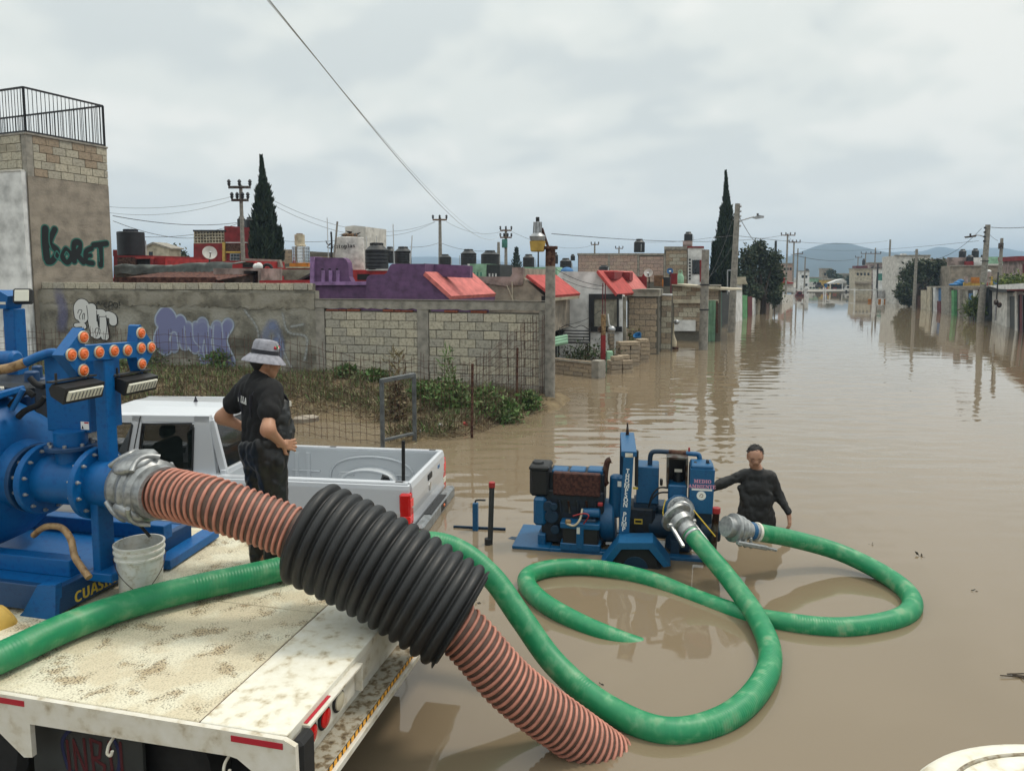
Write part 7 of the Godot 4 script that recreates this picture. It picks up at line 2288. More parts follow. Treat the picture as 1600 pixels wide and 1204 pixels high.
	cg = obj("coupling", st, M.cast_alu, g)
	st = mb()
	var low := Vector3(0.03, -0.11, 0.12)
	bar(st, e0 + ed * 0.32 + low, e0 - ed * 0.05 + low, 0.05, 0.045, 0.01)
	bar(st, e0 - ed * 0.05 + low, e0 - ed * 0.17 + low + Vector3(0, -0.005, 0), 0.035, 0.03, 0.008)
	for kk in 3:
		bx(st, e0 + ed * (0.28 - kk * 0.07) + low * 0.85, Vector3(0.025, 0.11, 0.03), 0.005)
	obj("cam_lever", st, M.cast_alu, cg)

func trailer() -> void:
	var b := on(800, 857, 0.0)
	var t := thing("pump_trailer", "blue trailer pump with diesel engine and lettered mast standing in the flood water", "pump", b, -0.19)
	var B: Material = M.trailer_blue
	var D: Material = M.trailer_dark
	var E: Material = M.engine
	var st := mb()
	var e := func(px: float, py: float, zl: float) -> Vector3:
		var q := hit(t, px, py, zl)
		return Vector3(q.x, q.y, zl)
	var r := func(called: String, x0: float, y0: float, x1: float, y1: float, zl: float, d: float, m: Material, bev := 0.008) -> MeshInstance3D:
		var p: Vector3 = e.call(x0, y1, zl)
		var q: Vector3 = e.call(x1, y0, zl)
		return boxpart(called, Vector3(p.x, p.y, zl - d), Vector3(q.x, q.y, zl), m, t, bev)
	# skid
	var xr: float = e.call(1110, 860, 0.0).x
	boxpart("front_plate", Vector3(0, 0.0, -0.72), Vector3(0.42, 0.035, 0), B, t, 0.005)
	boxpart("side_rail", Vector3(0.42, -0.08, -0.1), Vector3(xr, 0.035, 0), B, t, 0.005)
	boxpart("side_rail", Vector3(0.42, -0.08, -0.75), Vector3(xr, 0.035, -0.65), D, t, 0.005)
	boxpart("cross_rail", Vector3(1.1, -0.08, -0.65), Vector3(1.25, 0.02, -0.1), D, t)
	# engine
	r.call("engine_mount", 840, 835, 852, 858, -0.1, 0.3, B)
	r.call("engine_block", 846, 770, 944, 846, -0.16, 0.42, E, 0.015)
	r.call("cylinder_head", 858, 741, 944, 772, -0.2, 0.3, E, 0.01)
	var rad: MeshInstance3D = r.call("rusty_shroud", 864, 741, 938, 773, -0.13, 0.07, M.radiator, 0.012)
	for k in 3:
		r.call("valve_cover", 862 + k * 28, 735, 886 + k * 28, 742, -0.2, 0.2, B, 0.012)
	r.call("air_cleaner", 827, 733, 857, 775, -0.12, 0.3, M.black_plastic, 0.03)
	r.call("cleaner_lid", 826, 729, 858, 736, -0.11, 0.32, M.black_plastic, 0.02)
	st = mb()
	lathe(st, [Vector2(0, 0), Vector2(0.05, 0), Vector2(0.05, 0.02), Vector2(0.075, 0.03), Vector2(0.06, 0.08), Vector2(0, 0.1)], Transform3D(Basis(), e.call(841, 731, -0.25)), 16)
	obj("rain_cap", st, M.black_plastic, t)
	r.call("fan_housing", 833, 778, 853, 821, -0.1, 0.45, B, 0.03)
	for q in [[857, 790, 0.06, 0.03], [862, 806, 0.075, 0.03], [866, 790, 0.04, 0.05], [868, 826, 0.05, 0.04]]:
		st = mb()
		var p: Vector3 = e.call(q[0], q[1], -0.13)
		cyl(st, p, p + Vector3(0, 0, q[3]), q[2], 16, 0.006)
		obj("pulley", st, D, t)
	for k in 5:
		st = mb()
		var p: Vector3 = e.call(874 + k * 14, 782, -0.14)
		cyl(st, p, p + Vector3(0.02, -0.14, 0.0), 0.013, 8)
		obj("injector_line", st, M.steel if k % 2 else E, t)
	st = mb()
	cyl(st, e.call(908, 801, -0.1), e.call(938, 801, -0.1), 0.05, 18, 0.01)
	obj("starter_motor", st, B, t)
	st = mb()
	cyl(st, e.call(905, 814, -0.08), e.call(932, 814, -0.08), 0.03, 14, 0.006)
	obj("starter_solenoid", st, D, t)
	st = mb()
	cyl(st, e.call(938, 812, -0.36), e.call(962, 812, -0.36), 0.24, 28, 0.02)
	obj("bell_housing", st, B, t)
	r.call("red_terminal", 934, 786, 942, 791, -0.06, 0.04, M.red_cap)
	r.call("battery_tray", 875, 852, 938, 862, 0.0, 0.22, B)
	var bat: MeshInstance3D = r.call("battery", 879, 825, 905, 853, -0.01, 0.18, M.black_plastic, 0.01)
	r.call("battery", 909, 825, 935, 853, -0.01, 0.18, M.black_plastic, 0.01)
	r.call("battery_strap", 900, 822, 912, 858, 0.006, 0.02, B)
	r.call("tray_lip", 875, 820, 937, 825, 0.004, 0.2, B)
	r.call("strap_plate", 901, 824, 906, 834, 0.012, 0.006, M.white_steel)
	tubepart("battery_cable", spl([e.call(886, 818, 0.0), e.call(897, 821, 0.02), e.call(906, 812, 0.02), e.call(910, 795, -0.06)], 6), 0.012, M.tank_cream, t, 8)
	tubepart("battery_cable", spl([e.call(912, 818, 0.0), e.call(920, 806, 0.03), e.call(912, 802, 0.0), e.call(895, 806, 0.01)], 6), 0.007, M.red_cap, t, 8)
	r.call("cable_lug", 883, 813, 892, 820, 0.01, 0.05, M.hose_tan, 0.01)
	tubepart("exhaust", spl([e.call(932, 748, -0.3), e.call(940, 749, -0.3), e.call(946, 750, -0.3)], 4), 0.032, M.white_steel, t, 12)
	tubepart("tail_pipe", spl([e.call(949, 757, -0.3), e.call(946, 753, -0.3), e.call(945.5, 742, -0.3), e.call(949, 722, -0.3), e.call(954, 718, -0.3)], 5), 0.034, M.rusty, t, 14)
	# mast: a lifting bail with stacked letters on its near leg
	var mz := 0.06
	st = mb()
	prism(st, pxpoly(t, [[975, 705], [990.5, 706], [982, 852], [966, 850]], mz), mz, mz - 0.09)
	obj("mast_leg", st, B, t)
	var m0: Vector3 = e.call(983, 705, mz)
	var far := hity(t, 980, 675, m0.y)
	st = mb()
	bar(st, Vector3(m0.x, m0.y - 0.03, mz), Vector3(far.x, m0.y - 0.03, far.z), 0.16, 0.06, 0.006)
	obj("mast_beam", st, B, t)
	boxpart("mast_leg", Vector3(far.x - 0.08, 0, far.z - 0.05), Vector3(far.x + 0.06, m0.y - 0.02, far.z + 0.04), D, t)
	st = mb()
	prism(st, PackedVector2Array([Vector2(-0.02, 0), Vector2(0.02, 0), Vector2(0.006, 0.14), Vector2(-0.006, 0.14)]), 0.02, -0.02, Transform3D(Basis(), far.lerp(m0, 0.15)))
	obj("lifting_eye", st, M.steel, t)
	r.call("mast_label", 977, 708, 989, 714, mz + 0.003, 0.003, M.white_steel, 0.0)
	var word := "THOMPSON PUMP"
	for k in word.length():
		if word[k] == " ":
			continue
		var q: Vector3 = e.call(lerpf(981, 974.5, k / 12.0), lerpf(736, 826, k / 12.0), mz + 0.002)
		lettering(t, word[k], 0.050, M.print_white, Transform3D(Basis(Vector3(0, 0, 1), -0.06), q), "letter", "Droid Sans", 700)
	r.call("hydraulic_ram", 991.5, 704, 998, 760, 0.0, 0.05, M.black_plastic, 0.01)
	# gear box, control box, tanks
	st = mb()
	cyl(st, e.call(964, 742, -0.3), e.call(961, 806, -0.3), 0.075, 20, 0.02)
	obj("muffler_tank", st, B, t)
	r.call("side_sticker", 965, 752, 971, 760, -0.215, 0.004, M.paper, 0.0)
	var cb: MeshInstance3D = r.call("control_box", 994, 730, 1030, 786, -0.2, 0.3, B, 0.01)
	r.call("box_base", 990, 786, 1026, 796, -0.22, 0.28, D)
	r.call("knob", 1031, 749, 1036, 759, -0.3, 0.06, M.steel, 0.01)
	r.call("yellow_print", 989, 761, 997, 764, -0.197, 0.003, M.print_yellow, 0.0)
	r.call("gear_housing", 974, 794, 1024, 845, -0.2, 0.36, E, 0.03)
	r.call("name_plate", 991, 811, 1004, 818, -0.196, 0.004, M.print_yellow, 0.0)
	r.call("name_text", 992.5, 813, 1002.5, 816, -0.193, 0.002, M.print_black, 0.0)
	r.call("coupling_guard", 1024, 792, 1044, 842, -0.28, 0.3, D, 0.03)
	st = mb()
	cyl(st, e.call(1012, 818, -0.34), e.call(1050, 818, -0.34), 0.15, 24, 0.02)
	obj("pump_shaft_housing", st, D, t)
	r.call("pump_casing", 1040, 800, 1084, 862, -0.2, 0.45, D, 0.04)
	r.call("casing_leg", 1047, 845, 1062, 878, -0.1, 0.1, D)
	tubepart("vacuum_pipe", spl([e.call(1016, 737, -0.3), e.call(1016, 716, -0.3), e.call(1019, 707, -0.3), e.call(1027, 705, -0.3), e.call(1046, 706, -0.3)], 5), 0.026, D, t, 12)
	tubepart("vacuum_pipe", [e.call(1045, 706, -0.3), e.call(1072, 708, -0.3)], 0.028, M.rusty, t, 12)
	tubepart("vacuum_pipe", spl([e.call(1070, 708, -0.3), e.call(1084, 709, -0.3), e.call(1092, 711, -0.3), e.call(1094, 724, -0.3)], 5), 0.027, B, t, 12)
	tubepart("valve_stem", [e.call(1077, 706, -0.3), e.call(1077, 699, -0.3)], 0.010, M.red_cap, t, 8)
	for q in [[1016, 734, 0.06], [1094, 724, 0.06]]:
		st = mb()
		var p: Vector3 = e.call(q[0], q[1], -0.3)
		cyl(st, p - Vector3(0, 0.03, 0), p, q[2], 8, 0.006)
		obj("pipe_fitting", st, D, t)
	# open instrument cabinet
	var c0: Vector3 = e.call(1043, 760, -0.12); var c1: Vector3 = e.call(1074, 718, -0.12)
	boxpart("cabinet_back", Vector3(c0.x, c0.y, -0.36), Vector3(c1.x, c1.y, -0.33), M.black_plastic, t)
	for q in [[c0.x - 0.01, c0.y, c0.x + 0.012, c1.y], [c1.x - 0.012, c0.y, c1.x + 0.01, c1.y], [c0.x - 0.01, c1.y, c1.x + 0.01, c1.y + 0.02]]:
		boxpart("cabinet_side", Vector3(q[0], q[1], -0.36), Vector3(q[2], q[3], -0.11), M.steel, t)
	r.call("cabinet_label", 1054, 733, 1066, 737, -0.2, 0.01, M.white_steel, 0.0)
	tubepart("instrument_stem", [e.call(1060, 737, -0.22), e.call(1060, 756, -0.22)], 0.04, M.black_plastic, t, 10)
	r.call("gauge_block", 1052, 742, 1068, 756, -0.2, 0.1, E, 0.02)
	for k in 2:
		tubepart("cable", spl([e.call(1044, 762 + k * 7, -0.1), e.call(1030, 762 + k * 8, -0.05), e.call(1019, 774 + k * 5, -0.05), e.call(1014, 792, -0.1)], 5), 0.010, M.rubber, t, 8)
	r.call("check_valve_box", 1044, 759, 1074, 786, -0.06, 0.24, B, 0.012)
	st = mb()
	var fp: Vector3 = e.call(1063, 797, 0.02)
	var outw := Vector3(0.12, 0.25, 0.96).normalized()
	cyl(st, fp - outw * 0.05, fp, 0.165, 10, 0.012)
	obj("outlet_flange", st, B, t)
	st = mb()
	cyl(st, fp, fp + outw * 0.06, 0.145, 26, 0.012)
	cyl(st, fp + outw * 0.05, fp + outw * 0.16, 0.105, 26, 0.012)
	obj("outlet_coupling", st, M.cast_alu, t)
	for k in 6:
		st = mb()
		var w := outw.cross(Vector3.UP).normalized()
		var p := fp + (w * cos(TAU * k / 6.0) + w.cross(outw) * sin(TAU * k / 6.0)) * 0.125 + outw * 0.06
		cyl(st, p, p + outw * 0.03, 0.018, 6)
		obj("flange_bolt", st, M.zinc, t)
	# separator tank with print
	var tz := 0.02
	st = mb()
	prism(st, pxpoly(t, [[1079, 733], [1117.5, 735], [1113.5, 803], [1077, 801]], tz), tz, tz - 0.33)
	var sep := obj("separator_tank", st, B, t)
	r.call("tank_lid", 1080, 728, 1115, 736, tz - 0.02, 0.28, B, 0.012)
	for q in [[1087, 727], [1106, 724], [1109, 729]]:
		r.call("lid_clamp", q[0] - 2.5, q[1] - 5, q[0] + 2.5, q[1] + 4, tz - 0.12, 0.05, E, 0.008)
	r.call("tank_base", 1086, 800, 1113, 850, tz - 0.06, 0.25, D, 0.01)
	var pink := mk("print_pink", rgb(214, 150, 170), 0.6)
	lettering(sep, "MEDIO", 0.036, pink, Transform3D(Basis(), (e.call(1098, 752, tz + 0.002))), "lettering", "Droid Serif")
	lettering(sep, "AMBIENTE", 0.036, pink, Transform3D(Basis(), (e.call(1097, 760, tz + 0.002))), "lettering", "Droid Serif")
	boxpart("white_rule", (e.call(1081, 765.5, tz)), (e.call(1113, 764.2, tz)) + Vector3(0, 0, 0.002), M.print_white, sep)
	st = mb()
	var em: Vector3 = e.call(1096, 774, tz)
	cyl(st, em, em + Vector3(0, 0, 0.003), 0.047, 28)
	cyl(st, em + Vector3(0, 0, 0.003), em + Vector3(0, 0, 0.005), 0.036, 28)
	obj("round_emblem", st, M.paper, sep)
	st = mb()
	tube(st, spl([em + Vector3(-0.018, -0.012, 0.006), em + Vector3(-0.008, 0.014, 0.006), em + Vector3(0.014, 0.012, 0.006), em + Vector3(0.012, -0.012, 0.006), em + Vector3(-0.006, -0.014, 0.006)], 5), 0.0035, 5)
	obj("emblem_mark", st, M.hose_tan, sep)
	st = mb()
	var oc: Vector3 = e.call(1116, 829, -0.1)
	cyl(st, oc - Vector3(0.15, 0, 0), oc + Vector3(0.06, 0, 0), 0.11, 24, 0.01)
	obj("side_outlet", st, D, t)
	tubepart("yellow_rope", [e.call(1084, 797, 0.2), e.call(1118, 838, 0.2)], 0.007, M.print_yellow, t, 6)
	tubepart("yellow_rope", spl([e.call(1040, 780, 0.0), e.call(1036, 800, 0.05), e.call(1040, 816, 0.1)], 4), 0.006, M.print_yellow, t, 6)
	# mudguard and wheel
	var fz := 0.34
	st = mb()
	prism(st, pxpoly(t, [[966, 848], [1020, 848], [1048, 884], [1037, 886], [1014, 858], [971, 858], [950, 886], [938, 884]], fz), fz, fz - 0.3)
	obj("mudguard", st, B, t)
	st = mb()
	var wc: Vector3 = e.call(993, 888, fz - 0.06)
	cyl(st, wc - Vector3(0, 0, 0.2), wc, 0.26, 28, 0.03)
	var wh := obj("tyre", st, M.rubber, t)
	st = mb()
	cyl(st, wc, wc + Vector3(0, 0, 0.01), 0.13, 20, 0.004)
	obj("rim", st, D, wh)
	# corner legs with red caps, jack and drawbar
	for q in [[1107, 880, 1117, 797, "rusty", 0.036], [763, 850, 769, 757, "iron", 0.03]]:
		var p0 := t.transform.affine_inverse() * on(q[0], q[1], 0.0)
		var p1 := t.transform.affine_inverse() * Vector3(on(q[0], q[1], 0.0).x + (q[2] - q[0]) * 8.0 / FL, yat(on(q[0], q[1], 0.0), q[3]), on(q[0], q[1], 0.0).z)
		var lg := tubepart("corner_leg", [p0 - Vector3(0, 0.6, 0), p1], q[5], M.steel if q[4] == "rusty" else M.gate_dark, t, 12)
		st = mb()
		cyl(st, p1 - Vector3(0, 0.03, 0), p1 + Vector3(0, 0.03, 0), q[5] + 0.006, 12, 0.004)
		obj("red_cap", st, M.red_cap, lg)
		st = mb()
		cyl(st, p0 - Vector3(0, 0.03, 0), p0 + Vector3(0, 0.07, 0), q[5] + 0.014, 12, 0.004)
		obj("foot_collar", st, M.iron, lg)
	var j0 := t.transform.affine_inverse() * on(743, 828, 0.0)
	boxpart("jack", j0 + Vector3(-0.03, -0.4, -0.03), j0 + Vector3(0.03, 0.33, 0.03), B, t, 0.005)
	tubepart("jack_handle", spl([j0 + Vector3(0, 0.34, 0), j0 + Vector3(0.02, 0.37, 0.02), j0 + Vector3(0.13, 0.385, 0.05)], 4), 0.011, M.iron, t, 8)
	st = mb()
	bar(st, j0 + Vector3(-0.3, -0.07, 0.02), Vector3(0.1, -0.02, -0.3), 0.09, 0.06, 0.005)
	bar(st, j0 + Vector3(-0.28, 0.012, -0.04), j0 + Vector3(0.35, 0.016, -0.06), 0.025, 0.025)
	obj("drawbar", st, D, t)

func pickup() -> void:
	var b := on(640, 758, 0.62)
	var p := thing("pickup_truck", "silver crew-cab pickup standing in the flood behind the flatbed, empty bed", "pickup", Vector3(b.x, 0, b.z), -0.138)
	var S: Material = M.silver_paint
	var W := 1.68
	var Y := 0.62
	var XC := -2.33
	var st := mb()
	var lengthwise := Transform3D(Basis(Vector3(0, 0, 1), Vector3.UP, Vector3(-1, 0, 0)), Vector3.ZERO)   # polygon (z, y) drawn out along x
	var sidewall := func(called: String, x0: float, x1: float, poly: Array, far: bool, m: Material) -> MeshInstance3D:
		var q := PackedVector2Array()
		for v in poly:
			q.append(Vector2(-W - v[0] if far else v[0], v[1]))
		var s := mb()
		prism(s, q, -x1, -x0, lengthwise)
		return obj(called, s, m, p)
	var outer := [[-0.10, Y], [-0.02, Y], [0.0, Y - 0.015], [0.012, Y - 0.06], [0.035, 0.40], [0.05, 0.30], [0.045, 0.16], [0.02, 0.05], [0.0, -0.35], [-0.10, -0.35]]
	for far in [false, true]:
		sidewall.call("bed_side", XC, -0.005, outer, far, S)
		sidewall.call("door_side", -5.2, XC - 0.012, outer, far, S)
		sidewall.call("rail_cap", XC, -0.03, [[-0.105, Y], [-0.012, Y + 0.001], [-0.02, Y + 0.018], [-0.10, Y + 0.018]], far, S)
		for x in [-0.14, -1.55]:
			boxpart("stake_pocket", Vector3(x - 0.045, Y + 0.0185, -W + 0.035 if far else -0.085), Vector3(x + 0.045, Y + 0.02, -W + 0.085 if far else -0.035), M.trim_black, p)
	boxpart("bed_floor", Vector3(XC, 0.05, -W + 0.1), Vector3(-0.06, 0.09, -0.1), M.bed_paint, p)
	boxpart("bed_front_wall", Vector3(XC - 0.01, 0.05, -W + 0.1), Vector3(XC + 0.03, Y, -0.1), M.bed_paint, p)
	for far in [true, false]:
		var z := -W + 0.1 if far else -0.1
		var dz := 0.012 if far else -0.012
		boxpart("bed_inner_wall", Vector3(XC, 0.05, minf(z, z + dz)), Vector3(-0.06, Y - 0.02, maxf(z, z + dz)), M.bed_paint, p)
	var zi := -W + 0.115
	for q in [[460, 452], [478, 470]]:
		var h0 := hit(p, q[0] + 4, 740, zi)
		boxpart("wall_rib", Vector3(h0.x - 0.03, 0.1, zi - 0.01), Vector3(h0.x + 0.03, Y - 0.06, zi + 0.012), M.bed_paint, p, 0.005)
	# wheel housings inside the bed
	var prof := PackedVector2Array()
	for k in 17:
		var a := PI * k / 16.0
		prof.append(Vector2(-0.98 + 0.40 * cos(a), 0.09 + 0.30 * pow(sin(a), 0.6)))
	for z in [zi + 0.2, -0.1]:
		st = mb()
		prism(st, prof, z, z - 0.21)
		var wh := obj("wheel_housing", st, M.bed_paint, p)
		var rim := []
		for v in prof:
			rim.append(Vector3(v.x, v.y, z - (0.0 if z < -0.5 else 0.21)))
		tubepart("housing_edge", rim, 0.02, M.bed_paint, wh, 8)
	var arch := []
	for k in 25:
		var a := PI * k / 24.0
		arch.append(Vector3(-0.98 + 0.60 * cos(a), 0.13 + 0.40 * pow(sin(a), 0.55), zi + 0.002))
	tubepart("wall_arch", arch, 0.017, M.bed_paint, p, 8)
	var em := []
	for q in [[531, 737], [555, 737], [553, 743], [529, 743], [531, 737]]:
		var g := hit(p, q[0], q[1], zi + 0.2)
		em.append(Vector3(g.x, g.y, zi + 0.203))
	tubepart("housing_emboss", em, 0.006, M.bed_paint, p, 6)
	for q in [[456, 734, 500, 735], [612, 742, 640, 748]]:
		var g0 := hit(p, q[0], q[1], zi); var g1 := hit(p, q[2], q[3], zi)
		tubepart("wall_bead", [Vector3(g0.x, g0.y, zi + 0.004), Vector3(g1.x, g0.y, zi + 0.004)], 0.012, M.bed_paint, p, 8)
	# tailgate
	st = mb()
	var tg := [[-0.055, 0.02], [-0.055, Y + 0.01], [-0.03, Y + 0.022], [0.0, Y + 0.012], [0.018, Y - 0.05], [0.022, 0.40], [0.012, 0.25], [0.02, 0.14], [0.0, 0.02]]
	var tq := PackedVector2Array()
	for v in tg:
		tq.append(Vector2(v[0], v[1]))
	prism(st, tq, -0.04, -W + 0.04)
	var gate := obj("tailgate", st, S, p)
	boxpart("handle", Vector3(0.012, Y - 0.16, -W * 0.5 - 0.1), Vector3(0.03, Y - 0.08, -W * 0.5 + 0.1), M.trim_black, gate, 0.01)
	st = mb()
	prism(st, PackedVector2Array([Vector2(-0.05, 0.03), Vector2(-0.02, 0.05), Vector2(0.02, 0.05), Vector2(0.05, 0.03), Vector2(0.02, -0.05), Vector2(-0.02, -0.05)]), 0.026, 0.014, Transform3D(Basis(Vector3(0, 0, -1), Vector3.UP, Vector3.RIGHT), Vector3(0, Y - 0.25, -W * 0.5)))
	obj("emblem", st, M.chrome, gate)
	lettering(gate, "4x4", 0.05, M.blue_wall, Transform3D(Basis(Vector3(0, 0, -1), Vector3.UP, Vector3.RIGHT), Vector3(0.021, Y - 0.12, -W * 0.78)), "lettering")
	for far in [false, true]:
		var z0 := -W - 0.062 if far else -0.10
		var z1 := -W + 0.10 if far else 0.062
		var tl := boxpart("tail_light", Vector3(-0.11, 0.10, z0), Vector3(0.018, 0.53, z1), M.tail_red, p, 0.02)
		boxpart("bright_lens", Vector3(-0.07, 0.36, z0 + 0.02), Vector3(0.0225, 0.46, z1 - 0.02), M.tail_red_bright, tl, 0.004)
		boxpart("reverse_lens", Vector3(-0.09, 0.19, z0 + 0.02), Vector3(0.021, 0.27, z1 + (0.0 if far else 0.003)), M.lens_clear if far else M.tail_red_bright, tl, 0.004)
	var bm := boxpart("bumper", Vector3(0.03, -0.02, -W - 0.02), Vector3(0.15, 0.14, -0.02), M.bumper_grey, p, 0.025)
	boxpart("step_pad", Vector3(0.05, 0.138, -W * 0.5 - 0.4), Vector3(0.14, 0.147, -W * 0.5 + 0.4), M.trim_black, bm)
	boxpart("plate_recess", Vector3(0.14, 0.02, -W * 0.62 - 0.14), Vector3(0.153, 0.11, -W * 0.62 + 0.14), M.trim_black, bm)
	st = mb()
	ball(st, Vector3(0.155, 0.07, -W * 0.62), Vector3(0.012, 0.022, 0.03), 6)
	obj("plate_lamp", st, M.amber, bm)
	boxpart("tow_hitch", Vector3(0.0, -0.12, -W * 0.5 - 0.05), Vector3(0.3, -0.03, -W * 0.5 + 0.05), M.iron, p, 0.01)
	boxpart("underbody", Vector3(-5.1, -0.35, -W + 0.12), Vector3(-0.02, 0.04, -0.12), M.underbody, p)
	for q in [-0.98, -4.4]:
		for z in [-0.02, -W + 0.24]:
			st = mb()
			cyl(st, Vector3(q, -0.1, z - 0.22), Vector3(q, -0.1, z + 0.05), 0.37, 24, 0.03)
			obj("wheel", st, M.rubber, p)
	# cab
	var ZC := -0.13
	var roof: float = hit(p, 300, 651, ZC - 0.05).y
	var xr: float = hit(p, 327, 660, ZC).x
	var sec := PackedVector2Array([Vector2(ZC - 0.0, roof - 0.08), Vector2(ZC - 0.04, roof - 0.025), Vector2(ZC - 0.13, roof + 0.015), Vector2(ZC - 0.4, roof + 0.055), Vector2(-W * 0.5, roof + 0.065), Vector2(-W - ZC + 0.4, roof + 0.055), Vector2(-W - ZC + 0.13, roof + 0.015), Vector2(-W - ZC + 0.04, roof - 0.025), Vector2(-W - ZC, roof - 0.08), Vector2(-W - ZC + 0.12, roof - 0.06), Vector2(-W * 0.5, roof - 0.0), Vector2(ZC - 0.12, roof - 0.06)])
	st = mb()
	prism(st, sec, -xr + 0.02, 3.95, lengthwise)
	var rf := obj("roof", st, S, p)
	st = mb()
	lathe(st, [Vector2(0, 0), Vector2(0.03, 0), Vector2(0.018, 0.03), Vector2(0.006, 0.07), Vector2(0, 0.07)], Transform3D(Basis(), Vector3(xr - 0.6, roof + 0.06, -W * 0.5)), 10)
	obj("antenna_fin", st, M.hat_band, rf)
	for far in [false, true]:
		var zz := -W - ZC + 0.07 if far else ZC
		for q in [["rear_pillar", [[303, 650], [326, 650], [338, 748], [301, 748]], 0.07], ["door_pillar", [[207, 649], [222, 649], [212, 748], [190, 748]], 0.07], ["front_pillar", [[120, 648], [132, 648], [90, 748], [70, 748]], 0.07], ["window_header", [[120, 648], [326, 650], [326, 660], [120, 657]], 0.068]]:
			slab(q[0], q[1], q[2], S, p, zz) if not far else boxed(p, q[0], q[1], q[2], S, ZC, zz)
		boxpart("shoulder", Vector3(-5.1, Y - 0.03, (-W + 0.02) if far else ZC - 0.07), Vector3(XC - 0.02, Y + 0.008, (-W - ZC + 0.07) if far else -0.015), S, p, 0.008)
		for q in [["window_glass", [[222, 660], [303, 661], [301, 748], [212, 748]]], ["window_glass", [[135, 658], [206, 660], [192, 748], [95, 748]]]]:
			slab(q[0], q[1], 0.006, M.window_clear, p, zz - 0.03) if not far else boxed(p, q[0], q[1], 0.006, M.window_clear, ZC - 0.03, zz - 0.03)
	var seal := []
	for q in [[224, 662], [299, 662], [302, 668], [300, 746], [212, 746], [222, 664], [224, 662]]:
		var g := hit(p, q[0], q[1], ZC + 0.004)
		seal.append(Vector3(g.x, g.y, ZC + 0.004))
	tubepart("window_seal", seal, 0.012, M.trim_black, p, 6)
	seal = []
	for q in [[176, 661], [204, 661], [206, 664], [192, 746], [150, 746]]:
		var g := hit(p, q[0], q[1], ZC + 0.004)
		seal.append(Vector3(g.x, g.y, ZC + 0.004))
	tubepart("window_seal", seal, 0.012, M.trim_black, p, 6)
	tubepart("door_gap", [Vector3(hit(p, 219, 650, ZC).x, hit(p, 219, 650, ZC).y, ZC + 0.002), Vector3(hit(p, 203, 748, ZC).x, Y, ZC + 0.002)], 0.006, M.trim_black, p, 5)
	for q in [[236, 758], [150, 756]]:
		var g := hit(p, q[0], q[1], 0.0)
		boxpart("door_handle", Vector3(g.x - 0.09, 0.46, 0.02), Vector3(g.x + 0.09, 0.495, 0.06), S, p, 0.012)
	tubepart("cab_gap", [Vector3(XC - 0.006, Y, 0.0), Vector3(XC - 0.006, 0.4, 0.03), Vector3(XC - 0.006, 0.0, 0.03)], 0.008, M.trim_black, p, 5)
	# rear window of the cab
	var rx := XC + 0.0
	var zn := ZC - 0.05; var zf := -W - ZC + 0.05
	st = mb()
	quad(st, Vector3(rx - 0.015, Y + 0.04, zn), Vector3(rx - 0.015, Y + 0.04, zf), Vector3(xr + 0.005, roof - 0.07, zf - 0.0), Vector3(xr + 0.005, roof - 0.07, zn))
	obj("rear_window", st, M.window_tint, p)
	st = mb()
	bar(st, Vector3(rx - 0.01, Y + 0.02, zn + 0.06), Vector3(rx - 0.01, Y + 0.02, zf - 0.06), 0.06, 0.08, 0.006)
	bar(st, Vector3(xr, roof - 0.05, zn), Vector3(xr, roof - 0.05, zf), 0.06, 0.06, 0.01)
	for z in [zn + 0.01, zf - 0.01]:
		bar(st, Vector3(rx - 0.012, Y, z), Vector3(xr + 0.002, roof - 0.03, z), 0.05, 0.09, 0.008)
	tube(st, [Vector3(xr - 0.03, roof - 0.03, ZC - 0.06), Vector3(xr - 0.02, roof + 0.02, -W * 0.3), Vector3(xr - 0.02, roof + 0.025, -W * 0.7), Vector3(xr - 0.03, roof - 0.03, -W - ZC + 0.06)], 0.045, 12)
	obj("rear_window_frame", st, S, p)
	# inside and front
	boxpart("cab_floor", Vector3(-4.6, 0.0, -W + 0.16), Vector3(XC - 0.03, 0.06, -0.16), M.seat, p)
	boxpart("rear_bench", Vector3(XC - 0.6, 0.06, -W + 0.2), Vector3(XC - 0.1, 0.34, -0.2), M.seat, p, 0.04)
	boxpart("rear_backrest", Vector3(XC - 0.24, 0.3, -W + 0.2), Vector3(XC - 0.08, 0.86, -0.2), M.seat, p, 0.05)
	for z in [-0.46, -W + 0.46]:
		var se := boxpart("front_seat", Vector3(-3.75, 0.06, z - 0.24), Vector3(-3.2, 0.4, z + 0.24), M.seat, p, 0.05)
		boxpart("seat_back", Vector3(-3.35, 0.3, z - 0.24), Vector3(-3.18, 0.95, z + 0.24), M.seat, se, 0.05)
		boxpart("headrest", Vector3(-3.32, 0.98, z - 0.12), Vector3(-3.2, 1.14, z + 0.12), M.seat, se, 0.04)
	st = mb()
	quad(st, Vector3(-4.9, Y + 0.04, ZC - 0.05), Vector3(-3.95, roof - 0.02, ZC - 0.1), Vector3(-3.95, roof - 0.02, -W - ZC + 0.1), Vector3(-4.9, Y + 0.04, -W - ZC + 0.05))
	obj("windscreen", st, M.window_clear, p)
	st = mb()
	prism(st, PackedVector2Array([Vector2(-6.0, -0.3), Vector2(-4.7, -0.3), Vector2(-4.7, Y + 0.04), Vector2(-5.3, Y + 0.03), Vector2(-5.95, Y - 0.06)]), -0.03, -W + 0.03)
	obj("bonnet", st, S, p)
	# things in the bed
	var k0 := hit(p, 629.5, 752, -0.16); var k1 := hit(p, 630, 688, -0.16)
	st = mb()
	cyl(st, Vector3(k0.x, 0.09, -0.16), Vector3(k1.x, k1.y, -0.16), 0.021, 14, 0.004)
	tag(obj("black_tube", st, M.rubber, self, p.transform), "thin black tube standing upright in the rear corner of the pickup bed", "tube")
